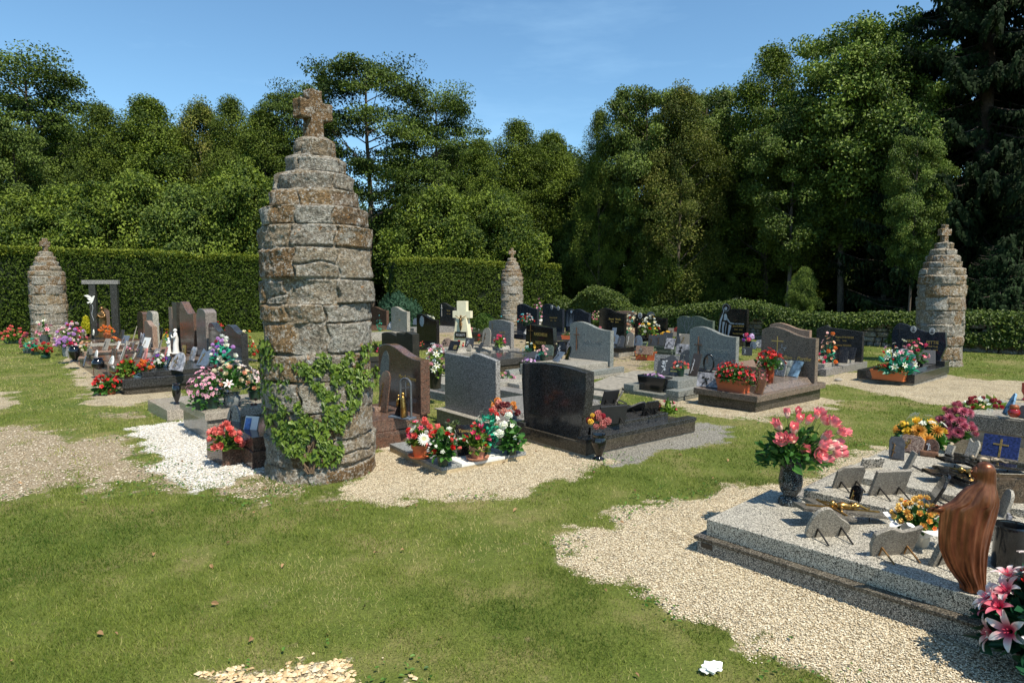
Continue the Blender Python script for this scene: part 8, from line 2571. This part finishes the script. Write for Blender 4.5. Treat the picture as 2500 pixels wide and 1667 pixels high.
for i, (lab, a, b, hz_, c_, d, mat, sh, lk, ln, on) in enumerate([
 ('big silver arched plaque with a gilt branch near the white angel', 428, 905, .33, 50, 38, P_CLOUD, 'arch', 235, 20, 'gold'),
 ('dark slate open plaque with a gilt posy in the nearest black grave', 490, 893, .33, 44, 34, SL_BL, 'swoop', 235, 30, 'gold'),
 ('slanted dark plaque left of the violet pansies', 505, 898, .33, 12, 42, SLATE, 'rect', 205, 25, 'faint'),
 ('pink marble plaque with a round photo in the left cluster', 372, 884, .27, 34, 28, P_PINK, 'rect', 225, 24, 'dark'),
 ('red and pink marble plaque next to the pink photo plaque', 345, 890, .27, 22, 34, plain('red_marble', (.5, .16, .13), .4, 0, .4, 12), 'wave', 225, 20, 'silver'),
 ('cream lying plaque edge in the left cluster', 318, 886, .27, 22, 22, P_LIGHT, 'arch', 215, 24, 'faint'),
 ('tall brown ribbon shaped plaque in the left cluster', 292, 886, .27, 22, 46, P_GREY, 'swoop', 215, 18, 'white'),
 ('white open book plaque in the left cluster', 352, 850, .27, 26, 22, M_WHITE(), 'rect', 235, 20, 'gold'),
 ('black round plaque beside the white open book', 365, 852, .27, 14, 14, P_BLACK, 'fan', 215, 16, 'faint'),
 ('square bronze picture plaque behind the ribbon plaque', 320, 853, .27, 20, 14, P_BROWN, 'rect', 235, 14, 'gold'),
 ('grey lectern plaque with a small cross in the left cluster', 302, 838, .27, 22, 16, SL_BL, 'rect', 240, 24, 'gold'),
 ('slim pale plaque leaning at the centre of the left cluster', 322, 836, .27, 8, 34, P_LIGHT, 'rect', 210, 16, 'faint'),
 ('grey irregular plaque in the middle of the left cluster', 254, 855, .27, 22, 24, P_LIGHT, 'rect', 235, 20, 'dark'),
 ('pale picture plaque at the centre left of the left cluster', 284, 852, .27, 14, 16, P_WHITE, 'rect', 225, 20, 'bronze'),
 ('pale scrolled plaque beside the irregular grey plaque', 214, 858, .27, 12, 20, P_LIGHT, 'swoop', 215, 20, 'faint'),
 ('white arched plaque with a bird left of the low black urn', 232, 878, .2, 16, 20, M_WHITE(), 'arch', 225, 10, 'silver'),
 ('white swan shaped plaque right of the low black urn', 268, 890, .25, 24, 18, M_WHITE(), 'wave', 225, 20, 'faint'),
 ('small dark plaque standing edge on beside the black urn', 203, 893, .16, 8, 20, SL_BL, 'rect', 205, 14, 'faint'),
 ('white triangular plaque behind the granite portal foot', 226, 818, .27, 14, 12, M_WHITE(), 'pent', 225, 8, 'faint'),
 ('small white photo plaque at the foot of the portal', 240, 824, .27, 10, 22, P_WHITE, 'clip', 225, 14, 'bronze'),
 ('dark slanted sign between the two white statues', 406, 862, .3, 18, 44, SLATE, 'rect', 225, 14, 'faint'),
 ('black oval plaque by the low pinkish headstone', 391, 830, .3, 14, 26, P_BLACK, 'oval', 225, 8, 'faint'),
 ('brown slanted plaque under the low pinkish headstone', 386, 858, .3, 14, 24, P_GREY, 'rect', 215, 16, 'faint'),
 ('grey plaque against the black second headstone', 480, 855, .3, 22, 34, SLATE, 'arch', 225, 8, 'gold'),
 ('gilt framed box plaque at the foot of the curling headstone', 448, 868, .3, 16, 22, M_GILT(), 'rect', 232, 6, 'faint'),
 ('dark arched plaque behind the red and pink marble plaque', 338, 872, .27, 26, 24, SLATE, 'arch', 228, 16, 'gold'),
 ('grey slab plaque with gold relief at the foot of the tall arched stone', 466, 880, .3, 24, 28, P_CLOUD, 'clip', 228, 18, 'gold'),
 ('low dark plaque leaning behind the purple pansies', 402, 896, .33, 22, 22, P_BLACK, 'clip', 228, 26, 'silver'),
 ('dark wing shaped plaque behind the orange begonias', 368, 896, .33, 26, 26, SLATE, 'swoop', 228, 22, 'faint'),
 ('brown block plaque behind the white swan', 276, 874, .27, 26, 20, P_BROWN, 'rect', 232, 8, 'faint'),
 ('grey granite plaque between the lilac roses and the swan', 216, 872, .2, 24, 18, P_GREY, 'rect', 235, 10, 'dark'),
 ('black rounded plaque left of the white open book', 334, 858, .27, 16, 20, P_BLACK, 'arch', 220, 18, 'silver'),
 ('pale clouded plaque at the foot of the pale round shouldered stone', 344, 838, .27, 20, 22, P_CLOUD, 'swoop', 232, 12, 'bronze'),
 ('dark square plaque between the portal and the brown round shouldered stone', 296, 826, .27, 16, 18, SLATE, 'rect', 232, 12, 'gold'),
 ('red and dark slanted plaque below the white angel', 396, 878, .3, 18, 26, plain('red_marble', (0,0,0)), 'rect', 215, 20, 'faint'),
]):
    pq(lab, a, b, hz_, c_, d, mat, sh, lk, ln, orn=on)
fl('yellow bow ribbon flower beside the slanted sign', 410, 842, .3, 16, 20, [('lily', YEL, 3, .14), ('rose', HOT, 2, .07)], None, nl=10, ls=.08, seed=110, leaf=L_TEAL(), lift=.15)
fl('big heap of mixed pink white and lilac bouquets at the left end of the graves', 172, 852, .15, 72, 50, [('rose', WHPK, 14, .11), ('ball', LILA, 12, .09), ('rose', HOT, 10, .10), ('lily', CREAM, 6, .12), ('tiny', ((.5, .2, .3), (.7, .5, .6)), 8, .08)], ('box', 16, 14, M_GPLAST()), nl=120, ls=.09, seed=111, leaf=L_BOUQY())
fl('grey conical vase of crimson and lilac roses', 161, 870, .16, 46, 26, [('rose', HOT, 5, .12), ('ball', LILA, 10, .08), ('rose', LPINK, 4, .09)], ('bucket', 24, 8, plain('grey_pot', (.28, .29, .28), .5)), nl=30, ls=.08, seed=112)
fl('pink lilies in a dark square vase before the far left pillar', 110, 835, .15, 34, 44, [('lily', ((.7, .15, .25), (.8, .4, .45)), 6, .16), ('lily', WHITE, 3, .14)], ('box', 18, 8, plain('slate_pot', (.07, .08, .08), .5)), nl=20, ls=.10, seed=113, dome=.4)
fl('pot of crimson and white striped flowers at the far left front', 73, 862, 0, 36, 38, [('rose', ((.3, .01, .03), (.6, .15, .2)), 12, .11), ('tiny', WHITE, 4, .07)], ('box', 12, 10, plain('slate_pot', (0, 0, 0))), nl=40, ls=.10, seed=114, leaf=L_TEAL(), name='potted_flowers')
fl('green bowl of red geraniums on a tile at the left front', 112, 874, 0, 28, 30, [('ball', RED, 9, .08)], ('bowlvase', 12, 10, M_GPLAST()), nl=90, ls=.07, seed=115, name='potted_flowers')
fl('green trough of fading plants between the crimson pot and the red geraniums', 88, 866, 0, 24, 12, [('ball', RED, 4, .06)], ('trough', 8, 11, M_GPLAST()), nl=60, ls=.06, seed=116, leaf=leaf_mat('bronze_leaf', (0,0,0), (0,0,0)), name='flower_box')
fl('low bush of coral geraniums at the far left edge', 34, 838, 0, 54, 36, [('ball', ((.6, .04, .03), (.78, .16, .14)), 24, .085)], ('bowltrough', 7, 20, M_GPLAST()), nl=220, ls=.09, seed=117, leaf=L_BOUQY(), name='potted_flowers')
fl('violet pot of yellow flowers on a brown block left of the far pillar', 54, 802, .2, 22, 14, [('open', YEL, 10, .09)], ('pot', 7, 6, plain('violet_pot', (.08, .04, .42), .4)), nl=40, ls=.08, seed=118, name='potted_flowers', lift=.05)
fl('low orange and yellow foliage under the coral geraniums', 20, 836, 0, 20, 20, [('open', ORAN, 4, .06)], None, nl=70, ls=.08, seed=119, leaf=L_BOUQY(), name='flowering_plant', cat='plant')
fb = Grave('brown block grave with a grey swan stone left of the far pillar', near=(66, 820), ang=41, W=.9, L=.8); fb.slab(0, .8, 0, .9, -.05, .28, G_BROWN(), 'block')
flat_part(fb.root, catmull([(-.2, 0), (.2, 0), (.16, .25), (.05, .30), (.12, .55), (.02, .62), (-.08, .48), (-.12, .25)], 4, True), .08, on_face(fb, .3, .2, .28), G_GREY(), 'carved_swan', .01)
fl('orange chrysanthemums with a carved wooden vase before the portal', 262, 835, .27, 34, 16, [('ball', ORAN, 16, .07)], ('vase', 26, 8, plain('carved_orange_wood', (.42, .11, .03), .5)), nl=30, ls=.06, seed=120)
fl('orange blossoms low at the right of the carved wooden vase', 276, 838, .27, 26, 16, [('lily', ORAN, 6, .12)], None, nl=12, ls=.07, seed=121)
fl('pink and beige dried posies among the left plaques', 205, 856, .27, 30, 22, [('rose', PEACH, 7, .08), ('tiny', CREAM, 6, .08)], None, nl=30, ls=.08, seed=122, leaf=L_BOUQY())
fl('mauve posy at the front of the grey lectern plaque', 313, 855, .27, 14, 8, [('ball', LPINK, 4, .06)], None, nl=6, ls=.05, seed=123)
fl('bright mixed flowers peeping over the hedge side of the left graves', 377, 800, .3, 22, 12, [('ball', RED, 3, .1), ('ball', ((.1, .1, .5), (.3, .35, .7)), 3, .1)], None, nl=8, ls=.08, seed=124)
fl('white blue and yellow flowers behind the curling brown headstone', 447, 800, .3, 34, 22, [('open', WHITE, 6, .09), ('open', ((.1, .1, .5), (.25, .3, .7)), 4, .1), ('open', YEL, 4, .08)], None, nl=20, ls=.08, seed=125, lift=.2)
uv = simple('vase', 'footed glossy black vase in front of the lilac roses', 'vase', P(183, 882, .16)); q = MP(uv.location)
container('urn', 37 * q, 12.5 * q, M_BPLAST(), uv)
uv2 = simple('vase', 'squat glossy black vase on the corner of a brown slab', 'vase', P(240, 898, .18)); q = MP(uv2.location)
container('bowlvase', 24 * q, 14 * q, M_BPLAST(), uv2)
# small golden conifer
def conifer(label, px, py, h, w, hh, seed, mat):
    p = P(px, py, h); s = MP(p); rng = np.random.default_rng(seed)
    root = thing('dwarf_conifer', label, 'conifer', p)
    n = 1500; t = rng.random(n) ** 1.2; a = rng.uniform(0, 2 * PI, n)
    r = w / 2 * s * (1 - t) ** .8 * np.sqrt(rng.uniform(.4, 1, n))
    C = np.stack([np.cos(a) * r, np.sin(a) * r, t * hh * s + 6 * s], -1)
    D = unit(np.stack([np.cos(a) * .4, np.sin(a) * .4, np.full(n, 1.0)], -1) + rng.normal(0, .2, (n, 3)))
    leaf_object('foliage', C, D, unit(rng.normal(0, 1, (n, 3))), rng.uniform(.05, .10, n), mat, 'spray', .2, seed, root)
    container('pot', 8 * s, 8 * s, M_BPLAST(), root)
conifer('little golden yellow cone shaped conifer in a pot', 212, 822, .2, 26, 40, 3, leaf_mat('golden_conifer', (.20, .20, .01), (.50, .46, .03), .5, .2))

# ---------------- odds and ends
ti = simple('crumpled_tissue', 'crumpled white paper tissue lying on the grass at the bottom', 'litter', P(1738, 1636, 0), R(20)); q = MP(ti.location)
rng_ = random.Random(5)
bm = bmesh.new(); bmesh.ops.create_icosphere(bm, subdivisions=3, radius=1)
for v in bm.verts:
    n = mnoise.fractal(v.co * 2.3, .8, 2.1, 4) * .55
    v.co = Vector((v.co.x * 26 * q * (1 + n), v.co.y * 15 * q * (1 + n), max(-.004, v.co.z * 12 * q * (1 + n * 1.5) + 8 * q)))
bm.normal_update()
me = bpy.data.meshes.new('tissue'); bm.to_mesh(me); bm.free(); me.materials.append(plain('white_paper', (0, 0, 0))); link('tissue', me, ti)
